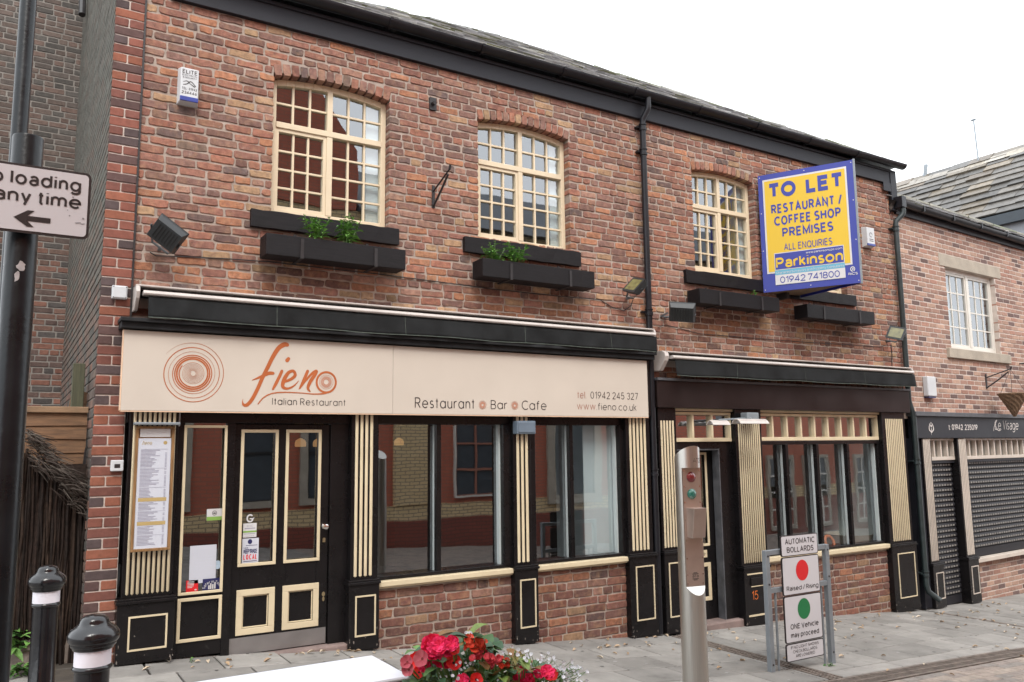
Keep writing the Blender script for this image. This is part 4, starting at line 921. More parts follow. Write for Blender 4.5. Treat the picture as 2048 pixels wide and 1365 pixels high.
# ------------------------------------------------------------------ AWNINGS
def awning(name, label, x0, x1, zt, zb, capl, seams):
    t = thing(name, label, 'awning', ((x0+x1)/2, 0, zb))
    mb = MB(); mb.box(x0, x1, -.20, 0, zt-.014, zt); mb.box(x0, x1, -.016, 0, zt-.16, zt-.014)
    pr = [(-.20+.014*math.cos(a), zt-.012+.014*math.sin(a)) for a in [math.pi*k/6 for k in range(0, 13)]]
    mb.build('hood', M['alu'], t, bevel=.004)
    mb = MB(); mb.tube([(x0+.02, -.115, zt-.062), (x1-.02, -.115, zt-.062)], .034, 12); mb.build('roller', M['awning'], t, smooth=True)
    mb = MB(); prof = [(-.250, zt-.088), (-.258, zt-.075), (-.250, zt-.056), (-.235, zt-.050), (-.165, zt-.055), (-.165, zt-.088)]
    mb.prism([(x0+.05, y, z) for y, z in prof], (x1-x0-.08, 0, 0)); mb.build('front_bar', M['alu'], t, bevel=.003)
    mb = MB(); nx, nz = 120, 6; a, b = x0+.09, x1-.005; vs = []
    ph = [rnd(0, 6) for _ in range(4)]
    for i in range(nx+1):
        x = a+(b-a)*i/nx
        for k in range(nz+1):
            f = k/nz; wv = (.010*math.sin(3.1*x+ph[0])+.006*math.sin(9.3*x+ph[1])+.004*math.sin(23*x+ph[2]))*f
            z = zt-.095+(zb-zt+.095)*f + (.004*math.sin(5.3*x+ph[3]))*f
            vs.append((x, -.235-wv-.012*f, z))
    mb.add(vs, [(i*(nz+1)+k, i*(nz+1)+k+1, (i+1)*(nz+1)+k+1, (i+1)*(nz+1)+k) for i in range(nx) for k in range(nz)])
    v = mb.build('valance', M['awning'], t, smooth=True); s = v.modifiers.new('s', 'SOLIDIFY'); s.thickness = .003
    mb = MB()
    for i in range(nx):
        for q in (i,):
            p, r = vs[q*(nz+1)+nz], vs[(q+1)*(nz+1)+nz]
            mb.quad((p[0], p[1]-.003, p[2]), (r[0], r[1]-.003, r[2]), (r[0], r[1]-.003, r[2]+.007), (p[0], p[1]-.003, p[2]+.007))
    for s_ in seams:
        i = int((s_-a)/(b-a)*nx)
        for k in range(nz): p, r = vs[i*(nz+1)+k], vs[i*(nz+1)+k+1]; mb.quad((p[0]-.002, p[1]-.0028, p[2]), (p[0]+.002, p[1]-.0028, p[2]), (r[0]+.002, r[1]-.0028, r[2]), (r[0]-.002, r[1]-.0028, r[2]))
    mb.build('hem', pm('faded hem', (.07, .085, .07), .8, .4, 20, 0), v)
    for x, wd, big in ((x0, .03, capl), (x1-.02, .02, False)):
        mb = MB(); h = .20 if not big else .22
        pr = [(0, zt+.004), (-.17, zt+.004), (-.215, zt-.02), (-.228, zt-.06), (-.21, zt-.11), (-.12, zt-h), (-.02, zt-h), (0, zt-h+.02)]
        mb.prism([(x-(.05 if big else 0), y, z) for y, z in pr], (wd+(.03 if big else 0), 0, 0)); mb.build('end_cap', M['alu'], t, bevel=.006)
    return t
awning('awning', 'long folded black awning with white front bar above the cream restaurant sign', .80, 6.13, 2.905, 2.635, False, (1.9, 3.1, 4.4, 5.5))
awning('awning', 'shorter folded black awning over the right hand shopfront', 6.30, 10.93, 2.665, 2.385, True, (7.4, 8.6, 9.8))

# ------------------------------------------------------------------ DRAINPIPES
def downpipe(label, pts, r, mat, collars, shoe=True):
    t = thing('drainpipe', label, 'drainpipe', (pts[-1][0], pts[-1][1], pts[-1][2]))
    mb = MB(); mb.tube(pts, r, 14); mb.build('pipe', M[mat], t, smooth=True)
    for (x, y, z) in collars:
        mb = MB(); mb.tube([(x, y, z-.05), (x, y, z-.045), (x, y, z-.02), (x, y, z-.015), (x, y, z+.015), (x, y, z+.02), (x, y, z+.03)], [r*1.02, r*1.25, r*1.25, r*1.08, r*1.08, r*1.35, r*1.35], 16)
        mb.box(x-r*2, x+r*2, y+r*.3, .0, z-.012, z+.008); mb.build('collar', M[mat], t, smooth=True)
    return t
x = 6.165
downpipe('black drainpipe between the two awnings running from gutter to pavement', [(x+.04, -.14, 5.68), (x+.04, -.14, 5.56), (x+.035, -.135, 5.52), (x+.005, -.08, 5.42), (x, -.075, 5.37), (x, -.075, g(x)+.02)], .036, 'gutter', [(x, -.075, 5.32), (x, -.075, 5.02), (x, -.075, 3.12), (x, -.075, 1.32)])
x = 10.99
p0 = [(x+.10, -.15, 5.04), (x+.10, -.15, 4.98), (x+.085, -.14, 4.94), (x+.01, -.085, 4.85), (x, -.08, 4.80), (x+.0, -.08, 2.2), (x+.05, -.10, 2.0), (x+.05, -.10, -.36), (x+.06, -.12, -.45), (x+.13, -.24, -.56)]
downpipe('dark green drainpipe at the joint between the old and the paler brick building', p0, .038, 'pipe_green', [(x, -.08, 4.74), (x+.05, -.10, 1.35), (x+.05, -.1, -.2)])

# ------------------------------------------------------------------ WINDOW BOXES and their plants
def window_box(label, x0, x1, z0, z1):
    t = thing('window_box', label, 'window box', ((x0+x1)/2, -.14, z0), group='window boxes under the upper windows')
    mb = MB(); y0, y1 = -.27, -.06; tk = .022
    mb.box(x0, x1, y0, y0+tk, z0, z1); mb.box(x0, x1, y1-tk, y1, z0, z1); mb.box(x0, x0+tk, y0+tk, y1-tk, z0, z1); mb.box(x1-tk, x1, y0+tk, y1-tk, z0, z1); mb.box(x0+tk, x1-tk, y0+tk, y1-tk, z0, z0+tk)
    mb.build('trough', M['black_wood'], t, bevel=.004)
    mb = MB(); mb.box(x0+tk, x1-tk, y0+tk, y1-tk, z1-.05, z1-.03); mb.build('soil', M['soil'], t)
    for f in (.24, .77):
        x = x0+(x1-x0)*f; mb = MB(); mb.box(x-.015, x+.015, y0-.006, y0-.001, z0, z1-.02); mb.box(x-.015, x+.015, y0-.006, 0, z0-.008, z0-.001); mb.box(x-.012, x+.012, -.055, -.04, z1-.02, z1+.07); mb.build('bracket', M['ironblack'], t)
window_box('black timber window box under the first window with two bushy green plants', 1.78, 3.06, 3.245, 3.43)
window_box('black timber window box under the second window with two leafy plants at its left end', 3.88, 5.25, 3.27, 3.45)
window_box('black timber window box under the third window with only one small seedling', 6.78, 8.14, 3.245, 3.42)
window_box('empty black timber window box below the to let sign', 8.66, 10.05, 3.215, 3.39)
def leaf_blade(mb, p, d, up, ln, wd, col, fold=.25, droop=.3, n=4, shape=None):
    d = Vector(d).normalized(); s = d.cross(Vector(up)); s = s.normalized() if s.length > 1e-4 else Vector((1, 0, 0)); nrm = s.cross(d)
    vs = []; p = Vector(p)
    for i in range(n+1):
        f = i/n; wv = wd*(shape(f) if shape else math.sin(math.pi*min(1, f*.92+.06))**.8)
        c = p + d*(ln*f) - Vector((0, 0, 1))*(droop*ln*f*f); k = nrm*(wv*fold)
        vs += [c-s*wv/2+k, c, c+s*wv/2+k]
    mb.add(vs, [(3*i+j, 3*i+j+1, 3*i+j+4, 3*i+j+3) for i in range(n) for j in (0, 1)], col)
def gcol(): 
    k = rnd(.7, 1.3); return random.choice([(.075*k, .16*k, .035*k), (.10*k, .20*k, .045*k), (.05*k, .12*k, .03*k)])
def herb(label, x, y, z, h, n, group=None, spread=.10):
    t = thing('leafy_plant', label, 'plant', (x, y, z), group=group)
    st = MB(); lf = MB()
    for _ in range(n):
        a = rnd(0, 6.28); r = rnd(.02, spread); hh = h*rnd(.55, 1.1); tip = Vector((x+r*1.5*math.cos(a), y+r*math.sin(a)*.7, z+hh)); b = Vector((x+r*.4*math.cos(a), y+r*.3*math.sin(a), z-.05)); m = b.lerp(tip, .5)+Vector((0, 0, .02))
        st.tube([b, m, tip], [.004, .0035, .002], 5, col=(.10, .18, .05))
        k = int(hh/.016)+4
        for i in range(k):
            f = .25+.75*i/k; p = b.lerp(tip, f); al = rnd(0, 6.28); el = rnd(-.1, .7)
            leaf_blade(lf, p, (math.cos(al)*math.cos(el), math.sin(al)*math.cos(el), math.sin(el)), (0, 0, 1), rnd(.06, .11)*(1.15-.45*f), rnd(.018, .030), tuple(min(.5, q*1.9) for q in gcol()))
        for i in range(6): al = rnd(0, 6.28); leaf_blade(lf, tip, (math.cos(al)*.5, math.sin(al)*.5, .9), (0, 0, 1), .035, .010, (.14, .24, .07))
    st.build('stem', M['leaf'], t); lf.build('foliage', M['leaf'], t)
herb('smaller green plant left in the first window box', 2.23, -.20, 3.45, .17, 8, spread=.10)
herb('bushy green plant right of the other in the first window box', 2.50, -.20, 3.45, .23, 11, spread=.12)
herb('green plant at the left end of the second window box', 4.05, -.20, 3.46, .17, 8, spread=.11)
herb('green plant right of the other in the second window box', 4.31, -.20, 3.46, .19, 8, spread=.10)
herb('single tiny seedling in the third window box', 7.78, -.22, 3.42, .08, 2, spread=.04)

# ------------------------------------------------------------------ FITTINGS ON THE WALL
def alarm_box(label, x0, x1, z0, z1, lens, y0=0, T=None, side=False):
    t = thing('alarm_box', label, 'alarm box', ((x0+x1)/2, 0, z0))
    mb = MB(); d = .085; zl = z0+(z1-z0)*lens
    pr = [(x0, 0, z0), (x1, 0, z0), (x1, 0, z1), (x0, 0, z1)]; i = .014
    mb.add([(x0, -.004, z0), (x1, -.004, z0), (x1, -.004, z1), (x0, -.004, z1), (x0+i, -d, z0+i), (x1-i, -d, z0+i), (x1-i, -d, z1-i), (x0+i, -d, z1-i)], [(4, 5, 6, 7), (0, 1, 5, 4), (1, 2, 6, 5), (2, 3, 7, 6), (3, 0, 4, 7)])
    lb = MB(); lb.box(x0+i*.9, x1-i*.9, -d-.006, -d+.03, z0+i, zl)
    return t, mb, lb, -d
t, mb, lb, yy = alarm_box('white alarm box with blue base and lettering high at the left of the brick wall', 1.065, 1.235, 4.51, 4.83, .17)
mb.build('case', M['white_plastic'], t, bevel=.006); lb.build('lens', M['blue_plastic'], t, bevel=.004)
mb = MB(); T_ = flat(yy-.001); put_text(mb, 'ELITE', T_, 1.09, 1.21, 4.765, .036, .012); put_text(mb, 'ELECTRICAL', T_, 1.09, 1.21, 4.745, .013, .01); put_text(mb, '& SECURITY', T_, 1.095, 1.205, 4.724, .013, .01)
put_text(mb, 'TEL: 01942', T_, 1.09, 1.21, 4.622, .022, .012); put_text(mb, '234446', T_, 1.09, 1.21, 4.585, .026, .014)
ribbon(mb, [(1.10, 4.665, .006), (1.13, 4.675, .008), (1.16, 4.70, .008), (1.20, 4.665, .006)], T_); ribbon(mb, [(1.10, 4.69, .004), (1.13, 4.70, .008), (1.155, 4.68, .006), (1.19, 4.66, .01)], T_)
mb.build('lettering', M['ink'], t)
t, mb, lb, yy = alarm_box('white alarm box with blue base between the to let sign and the green drainpipe', 10.27, 10.47, 4.385, 4.68, .16)
mb.build('case', M['white_plastic'], t, bevel=.006); lb.build('lens', M['blue_plastic'], t, bevel=.004)
mb = MB(); T_ = flat(yy-.001); ribbon(mb, [(10.37+.03*math.cos(rad(a)), 4.56+.03*math.sin(rad(a)), .009) for a in range(0, 301, 20)], T_); rect(mb, T_, 10.33, 10.42, 4.49, 4.50); rect(mb, T_, 10.33, 10.42, 4.465, 4.475); mb.build('mark', M['ink'], t)
def junction(name, label, cat, x0, x1, z0, z1, d, mat, y=0, plate=None):
    t = thing(name, label, cat, ((x0+x1)/2, y, z0)); mb = MB(); mb.box(x0, x1, y-d, y, z0, z1); mb.build('case', M[mat], t, bevel=.006)
    if plate: mb = MB(); mb.box(x0+plate, x1-plate, y-d-.006, y-d+.001, z0+plate, z1-plate); mb.build('lid', M[mat], t, bevel=.004)
    return t
t = junction('junction_box', 'small white junction box on the brick pier at the end of the long awning', 'junction box', .645, .755, 2.80, 2.905, .05, 'white_plastic', -.02, .008)
mb = MB()
for a in (.655, .745):
    for c in (2.81, 2.895): mb.tube([(a, -.078, c), (a, -.074, c)], .004, 8)
mb.build('screw', M['ink'], t)
t = junction('key_switch', 'small white key switch on the brick pier left of the menu case', 'switch', .70, .79, 1.455, 1.54, .045, 'white_plastic', -.02)
mb = MB(); rect(mb, flat(-.0665), .725, .765, 1.48, 1.51); mb.build('key_slot', M['ink'], t)
junction('junction_box', 'grey junction box on the narrow fluted pilaster between the shop windows', 'junction box', 4.315, 4.535, 1.735, 1.865, .085, 'grey_plastic', YP, .014)
junction('door_contact', 'tiny white plastic contact above the side light of the restaurant door', 'fitting', 1.172, 1.192, 1.80, 1.92, .03, 'white_plastic', YF)
t = thing('bracket_plate', 'small black iron plate with a socket high between the first two windows', 'bracket', (3.46, 0, 4.98)); mb = MB(); mb.box(3.425, 3.50, -.022, 0, 4.97, 5.10); mb.build('plate', M['ironblack'], t); mb = MB(); mb.tube([(3.46, -.02, 5.035), (3.46, -.07, 5.03)], .02, 10); mb.build('socket', M['ironblack'], t)
def iron_bracket(label, x, z0, z1, out, T=None, side=0):
    t = thing('hanging_bracket', label, 'bracket', (x, 0, z0) if not T else T((x, 0, z0))); mb = MB(); T = T or (lambda p: p)
    mb.box(x-.014, x+.014, -.018, 0, z0, z1, M=lambda *p: T(p))
    mb.build('back_strap', M['ironblack'], t); mb = MB(); tip = (x+side, -out, z1+.06)
    mb.tube([T(p) for p in ((x, -.015, z1-.06), tip)], .009, 8); mb.build('arm', M['ironblack'], t, smooth=True)
    mb = MB(); mb.tube([T(p) for p in ((x, -.02, z0+.02), (x+side*.5, -out*.52, (z0+z1)/2+.02), (x+side*.92, -out*.92, z1+.02))], .011, 8); mb.tube([T(p) for p in (tip, (tip[0], tip[1]-.02, tip[2]+.04))], .012, 8); mb.build('brace', M['ironblack'], t, smooth=True)
    return Vector(T(tip))
iron_bracket('black triangular iron bracket without a basket between the first two windows', 3.47, 3.96, 4.19, .36)

def box_local(c, right, up, out, w_, h_, d_):
    c, right, up, out = Vector(c), Vector(right).normalized(), Vector(up).normalized(), Vector(out).normalized()
    return lambda x, y, z: tuple(c+right*x*w_/2+up*z*h_/2+out*y*d_/2)
def floodlight(label, pos, n, up, wd, hg, wall):
    """square lamp on a stirrup; n is where its glass looks, up the direction of its top edge"""
    t = thing('floodlight', label, 'floodlight', wall)
    n = Vector(n).normalized(); r = Vector(up).cross(n).normalized(); u_ = n.cross(r); P = Vector(pos)
    T = lambda p: tuple(P+r*p[0]-n*p[1]+u_*p[2]); w_, h_, d_ = wd/2, hg/2, .042
    mb = MB(); mb.add([T(p) for p in [(-w_, -d_, -h_), (w_, -d_, -h_), (w_, -d_, h_), (-w_, -d_, h_), (-w_, -d_+.022, -h_), (w_, -d_+.022, -h_), (w_, -d_+.022, h_), (-w_, -d_+.022, h_), (-w_*.86, d_, -h_*.62), (w_*.86, d_, -h_*.62), (w_*.86, d_, h_*.8), (-w_*.86, d_, h_*.8)]],
           [(0, 1, 2, 3)]+[(q*4+i, q*4+(i+1) % 4, q*4+4+(i+1) % 4, q*4+4+i) for q in (0, 1) for i in range(4)]+[(11, 10, 9, 8)])
    mb.build('housing', M['lampblack'], t, bevel=.005)
    mb = MB()
    for i in range(7):
        x = -w_*.62+w_*1.24*i/6; mb.add([T(p) for p in [(x-.003, d_-.005, -h_*.5), (x+.003, d_-.005, -h_*.5), (x+.003, d_-.005, h_*.7), (x-.003, d_-.005, h_*.7), (x-.003, d_+.010, -h_*.5), (x+.003, d_+.010, -h_*.5), (x+.003, d_+.010, h_*.7), (x-.003, d_+.010, h_*.7)]], [(0, 1, 5, 4), (1, 2, 6, 5), (2, 3, 7, 6), (3, 0, 4, 7), (4, 5, 6, 7)])
    mb.build('cooling_fins', M['lampblack'], t)
    mb = MB(); i = .022; mb.add([T(p) for p in [(-w_+i, -d_-.002, -h_+i), (w_-i, -d_-.002, -h_+i), (w_-i, -d_-.002, h_-i), (-w_+i, -d_-.002, h_-i)]], [(0, 1, 2, 3)]); mb.build('glass', M['flood_glass'], t)
    W_ = Vector(wall); mb = MB(); e = .011
    side = [Vector(T((-w_-e, .0, 0))), Vector(T((w_+e, .0, 0)))]; back = [W_+(q-P)*.55+Vector((0, -.07, 0)) for q in side]
    for q, b in zip(side, back):
        d = (b-q).normalized(); k = d.cross(r).normalized()*.012
        mb.prism([q-k, q+k, b+k, b-k], r*.004)
    mb.tube([back[0], back[1]], .010, 6); mb.tube([W_+Vector((0, -.07, 0)), (W_.x, 0, W_.z)], .014, 8); mb.build('stirrup', M['galv_dull'], t)
M['lampblack'] = pm('black lamp casting', (.022, .025, .027), .45, .2, 8, .1, 60); M['galv_dull'] = pm('dull grey strap', (.10, .105, .11), .5, .2, 8, .05, 60)
floodlight('black floodlight tilted on its corner, at the far left of the brick wall', tuple(py(332, 471, -.22)), (.40, .62, .42), (.55, -.05, .75), .25, .22, tuple(py(318, 500, 0)))
floodlight('black floodlight showing its glass, left of the drainpipe between the awnings', tuple(py(1271, 575, -.26)), (-.75, -.12, .62), (.62, -.25, .72), .22, .20, tuple(py(1252, 598, 0)))
floodlight('black floodlight seen from behind, right of the drainpipe between the awnings', tuple(py(1364, 628, -.28)), (.55, .42, .60), (-.35, -.45, .75), .29, .25, tuple(py(1328, 636, 0)))
floodlight('black floodlight with yellowish glass beside the green drainpipe', tuple(py(1793, 669, -.26)), (-.82, -.38, .40), (.40, -.15, .9), .22, .19, tuple(py(1772, 684, 0)))
def cable(label, pts, r=.005):
    t = thing('cable', label, 'cable', pts[0]); mb = MB(); mb.tube(pts, r, 6); mb.build('wire', M['ironblack'], t, smooth=True)
cp = [(300, 505, -.03), (312, 512, -.02), (345, 513, -.016), (440, 517, -.016), (540, 524, -.016), (640, 536, -.016), (760, 549, -.016), (870, 563, -.016), (990, 579, -.016), (1110, 592, -.016), (1200, 600, -.016), (1225, 615, -.018), (1248, 622, -.02), (1262, 612, -.03), (1266, 600, -.05)]
cable('thin black cable sagging along the bricks from the left floodlight to the drainpipe', [tuple(py(u, v, y)) for u, v, y in cp])
cable('thin black cable running from the second shop floodlight along the bricks to the right', [tuple(py(u, v, y)) for u, v, y in [(1316, 655, -.02), (1332, 650, -.016), (1400, 668, -.016), (1500, 676, -.016), (1600, 684, -.016), (1700, 690, -.016), (1760, 694, -.018), (1776, 690, -.03)]], .004)
cable('black cable dropping from the right floodlight down beside the green drainpipe', [tuple(py(u, v, -.015)) for u, v in [(1782, 690), (1784, 710), (1784, 738)]], .006)
# heater with two bars over the second shop door
HT = thing('patio_heater', 'white twin bar electric heater above the right hand shop door', 'heater', (7.62, -.12, 1.86))
c0 = py(1500, 842, -.14)
mb = MB(); mb.box(7.50, 7.70, -.24, -.13, 1.885, 1.985); mb.build('bracket', M['galv'], HT, bevel=.01)
hx = py(1470, 848, -.40).x; hz = py(1500, 846, -.40).z
for (xa, xb, y0, y1, z) in ((hx-.22, hx+.06, -.28, -.16, hz-.01), (hx+.02, hx+.50, -.47, -.32, hz)):
    mb = MB(); pr = [(y0, z-.012), (y0+.02, z+.02), (y0+.06, z+.045), (y1-.06, z+.045), (y1-.02, z+.02), (y1, z-.012), (y1-.012, z-.012), (y1-.05, z+.03), (y0+.05, z+.03), (y0+.012, z-.012)]
    mb.prism([(xa, y, zz_) for y, zz_ in pr], (xb-xa, 0, 0)); o = mb.build('reflector', M['alu'], HT, bevel=.003)
    mb = MB(); mb.tube([(xa+.02, (y0+y1)/2, z+.008), (xb-.02, (y0+y1)/2, z+.008)], .008, 8); mb.build('element', M['white_plastic'], o)
    mb = MB(); mb.tube([(7.60, -.2, 1.92), ((xa+xb)/2, (y0+y1)/2, z+.045)], .012, 6); mb.build('arm', M['galv'], HT)
# house number
t = thing('house_number', 'orange number 15 on the black plinth beside the right hand shop door', 'house number', (7.67, YB, -.2)); mb = MB()
p = P2(1510, 1191, YB); put_text(mb, '15', flat(YB-.003), p[0]-.05, p[0]+.05, p[1]-.05, .10, -.005); mb.build('digits', M['orange'], t)

# ------------------------------------------------------------------ MENU CASE
MC = thing('menu_case', 'tall wooden menu case with printed menu on the fluted pilaster left of the door', 'menu case', (1.0, -.1, .85))
mx0, mx1, mz0, mz1 = .868, 1.128, .855, 1.80
mb = MB(); yq = -.125; mb.box(mx0, mx1, yq, YP-.012, mz0, mz1); bead_frame(mb, mx0-.012, mx1+.012, mz0-.012, mz1, .022, yq+.002, .016); mb.build('wooden_case', M['varnish'], MC, bevel=.003)
mb = MB(); mb.box(mx0-.03, mx1+.04, -.20, -.10, mz1+.008, mz1+.028); mb.build('rain_hood', M['galv'], MC, bevel=.004)
mb = MB(); mb.box(mx0+.02, mx1-.02, yq-.006, yq, mz1-.085, mz1-.005); mb.build('blank_header', M['white'], MC)
mb = MB(); mb.box(mx0+.008, mx1-.012, yq-.008, yq, mz0+.01, mz1-.095); mp = mb.build('menu_sheet', M['paper'], MC)
TM = flat(yq-.0095); a, b = mx0+.03, mx1-.035; mb = MB(); gd = MB()
put_text(gd, 'fieno', TM, a+.005, a+.075, 1.655, .030, 0, .25); disc(gd, TM, b-.02, 1.67, .014)
z = 1.62; k = 0
while z > mz0+.03:
    if abs(z-1.235) < .012 or abs(z-1.055) < .012:
        rect(gd, TM, a-.004, b+.004, z-.022, z+.006); z -= .034; continue
    if k % 14 == 0: rect(mb, TM, a, b, z-.001, z+.001)
    else:
        rect(mb, TM, a, a+(b-a)*rnd(.35, .72), z, z+.0045)
        if random.random() < .75: rect(mb, TM, b-.018, b-.004, z, z+.0045)
    z -= .0105; k += 1
mb.build('print', M['print'], mp); gd.build('gold_print', M['gold'], mp)

# ------------------------------------------------------------------ NOTICES on the door glass
def sticker(label, x0, x1, z0, z1, y, mat='white', cat='sticker', name='sticker'):
    t = thing(name, label, cat, ((x0+x1)/2, y, z0)); mb = MB(); mb.box(x0, x1, y-.002, y, z0, z1); mb.build('sheet', M[mat], t); return t, flat(y-.0032)
YG = -.002; YD = .040
def uvr(u0, u1, v0, v1, y): return P2(u0, (v0+v1)/2, y)[0], P2(u1, (v0+v1)/2, y)[0], P2((u0+u1)/2, v1, y)[1], P2((u0+u1)/2, v0, y)[1]
YG2 = .016
r = uvr(413.5, 444, 1018, 1041, YG2); t, T_ = sticker('small white and green sticker high on the side light glass', *r, YG2); mb = MB(); rect(mb, T_, r[0], r[1], r[2], r[2]+.03); mb.build('green_band', M['grass_green'], t); mb = MB(); c = ((r[0]+r[1])/2, (r[2]+r[3])/2+.012); ribbon(mb, [(c[0]+.017*math.cos(rad(a)), c[1]+.017*math.sin(rad(a)), .004) for a in range(0, 361, 20)], T_, 2); rect(mb, T_, c[0]-.01, c[0]+.01, c[1]-.006, c[1]+.004); mb.build('mark', M['ink'], t)
r = uvr(379, 432, 1091, 1166, YG2); t, T_ = sticker('white handwritten paper notice in the side light', *r, YG2, 'paper', 'notice', 'paper_notice'); mb = MB(); z = r[3]-.035
while z > r[2]+.03:
    x = r[0]+rnd(.02, .05)
    while x < r[1]-rnd(.02, .08): l = rnd(.012, .04); ribbon(mb, [(x+l*i/4, z+rnd(-.003, .003), .0022) for i in range(5)], T_, 2); x += l+.01
    z -= rnd(.022, .032)
mb.build('handwriting', pm('pale pencil', (.52, .53, .62), .7, .1), t)
r = uvr(372, 396, 1161, 1184, YG2); t, T_ = sticker('small red sticker below the paper notice', *r, YG2, 'red'); mb = MB()
for i in range(5): rect(mb, T_, r[0]+.01, r[0]+.01+rnd(.035, .055), r[3]-.014-.011*i, r[3]-.009-.011*i)
disc(mb, T_, r[1]-.018, r[2]+.014, .009, .006); mb.build('print', M['white'], t)
r = uvr(405, 443.5, 1157, 1183, YG2); t, T_ = sticker('navy sticker with white lettering and a town skyline at the foot of the side light', *r, YG2-.004, 'navy'); mb = MB()
cx0, cz0 = (r[0]+r[1])/2, r[2]+.012; txt = 'Safer in Town'; Rr = .072; Wd = r[1]-r[0]
TAs = lambda a, z: (cx0+(Rr+z)*math.cos(rad(168)-rad(156)*a)*.95, YG2-.0075, cz0+(Rr+z)*math.sin(rad(168)-rad(156)*a)*.9)
tmp = MB(); put_text(tmp, txt, lambda a, z: (a, 0, z), 0, .20, -.010, .024, .008); mb.add([TAs(p[0]/.20, p[2]) for p in tmp.v], tmp.f)
T2 = flat(YG2-.0075)
for i, (dx, hh) in enumerate(((-.032, .03), (-.018, .045), (-.002, .038), (.014, .05))): rect(mb, T2, cx0+dx, cx0+dx+.011, cz0+.008, cz0+.008+hh)
rect(mb, T2, r[0]+.012, r[1]-.012, cz0-.006, cz0-.001); mb.build('lettering', M['white'], t)
t = thing('sticker', 'round pale blue sticker half behind the paper notice', 'sticker', tuple(py(436, 1130, YG2+.003))); mb = MB(); c = P2(436, 1130, YG2); disc(mb, flat(YG2+.003), c[0]-.002, c[1], .028, .034); mb.build('sheet', pm('pale blue sticker', (.42, .52, .62), .5, .15, 60, 0), t)
r = uvr(486, 513, 1047, 1075, YD); t, T_ = sticker('white sticker with green band on the door glass under the white letter mark', *r, YD); mb = MB(); rect(mb, T_, r[0], r[1], r[2]+.040, r[2]+.054); mb.build('green_band', M['grass_green'], t); mb = MB(); put_text(mb, 'EHC', T_, r[0]+.03, r[1]-.03, r[3]-.03, .016); rect(mb, T_, r[0]+.012, r[1]-.012, r[3]-.045, r[3]-.038); rect(mb, T_, r[0]+.012, r[1]-.012, r[2]+.027, r[2]+.032); put_text(mb, '*****', T_, r[0]+.02, r[1]-.02, r[2]+.004, .016); mb.build('print', M['print'], t)
c = P2(500, 1037, YD); t = thing('letter_mark', 'white letter G mark on the door glass', 'sticker', (c[0], YD, c[1])); mb = MB(); T_ = flat(YD-.003); ribbon(mb, [(c[0]+.024*math.cos(rad(a)), c[1]+.028*math.sin(rad(a)), .012) for a in range(50, 345, 15)], T_, 2); ribbon(mb, [(c[0]+.002, c[1]-.003, .010), (c[0]+.022, c[1]-.005, .010), (c[0]+.034, c[1]+.004, .004)], T_, 3); mb.build('letter', M['white'], t)
r = uvr(484, 517, 1077, 1126, YD); t, T_ = sticker('pale poster reading keep trade local on the door glass', *r, YD, 'paper', 'poster', 'poster'); mb = MB(); ww = r[1]-r[0]
put_text(mb, 'Love...', T_, r[0]+.012, r[0]+.06, r[2]+.118, .014, .01); put_text(mb, 'KEEP TRADE', T_, r[0]+.012, r[1]-.01, r[2]+.078, .034, .008); rect(mb, T_, r[0]+.012, r[1]-.012, r[2]+.012, r[2]+.017); rect(mb, T_, r[0]+.03, r[1]-.012, r[2]+.141, r[2]+.145); disc(mb, T_, (r[0]+r[1])/2-.005, r[3]-.027, .018, .020); mb.build('print', M['navy'], t)
mb = MB(); put_text(mb, 'LOCAL', T_, r[0]+.012, r[1]-.012, r[2]+.027, .044, .012); mb.build('lettering', M['red'], t)

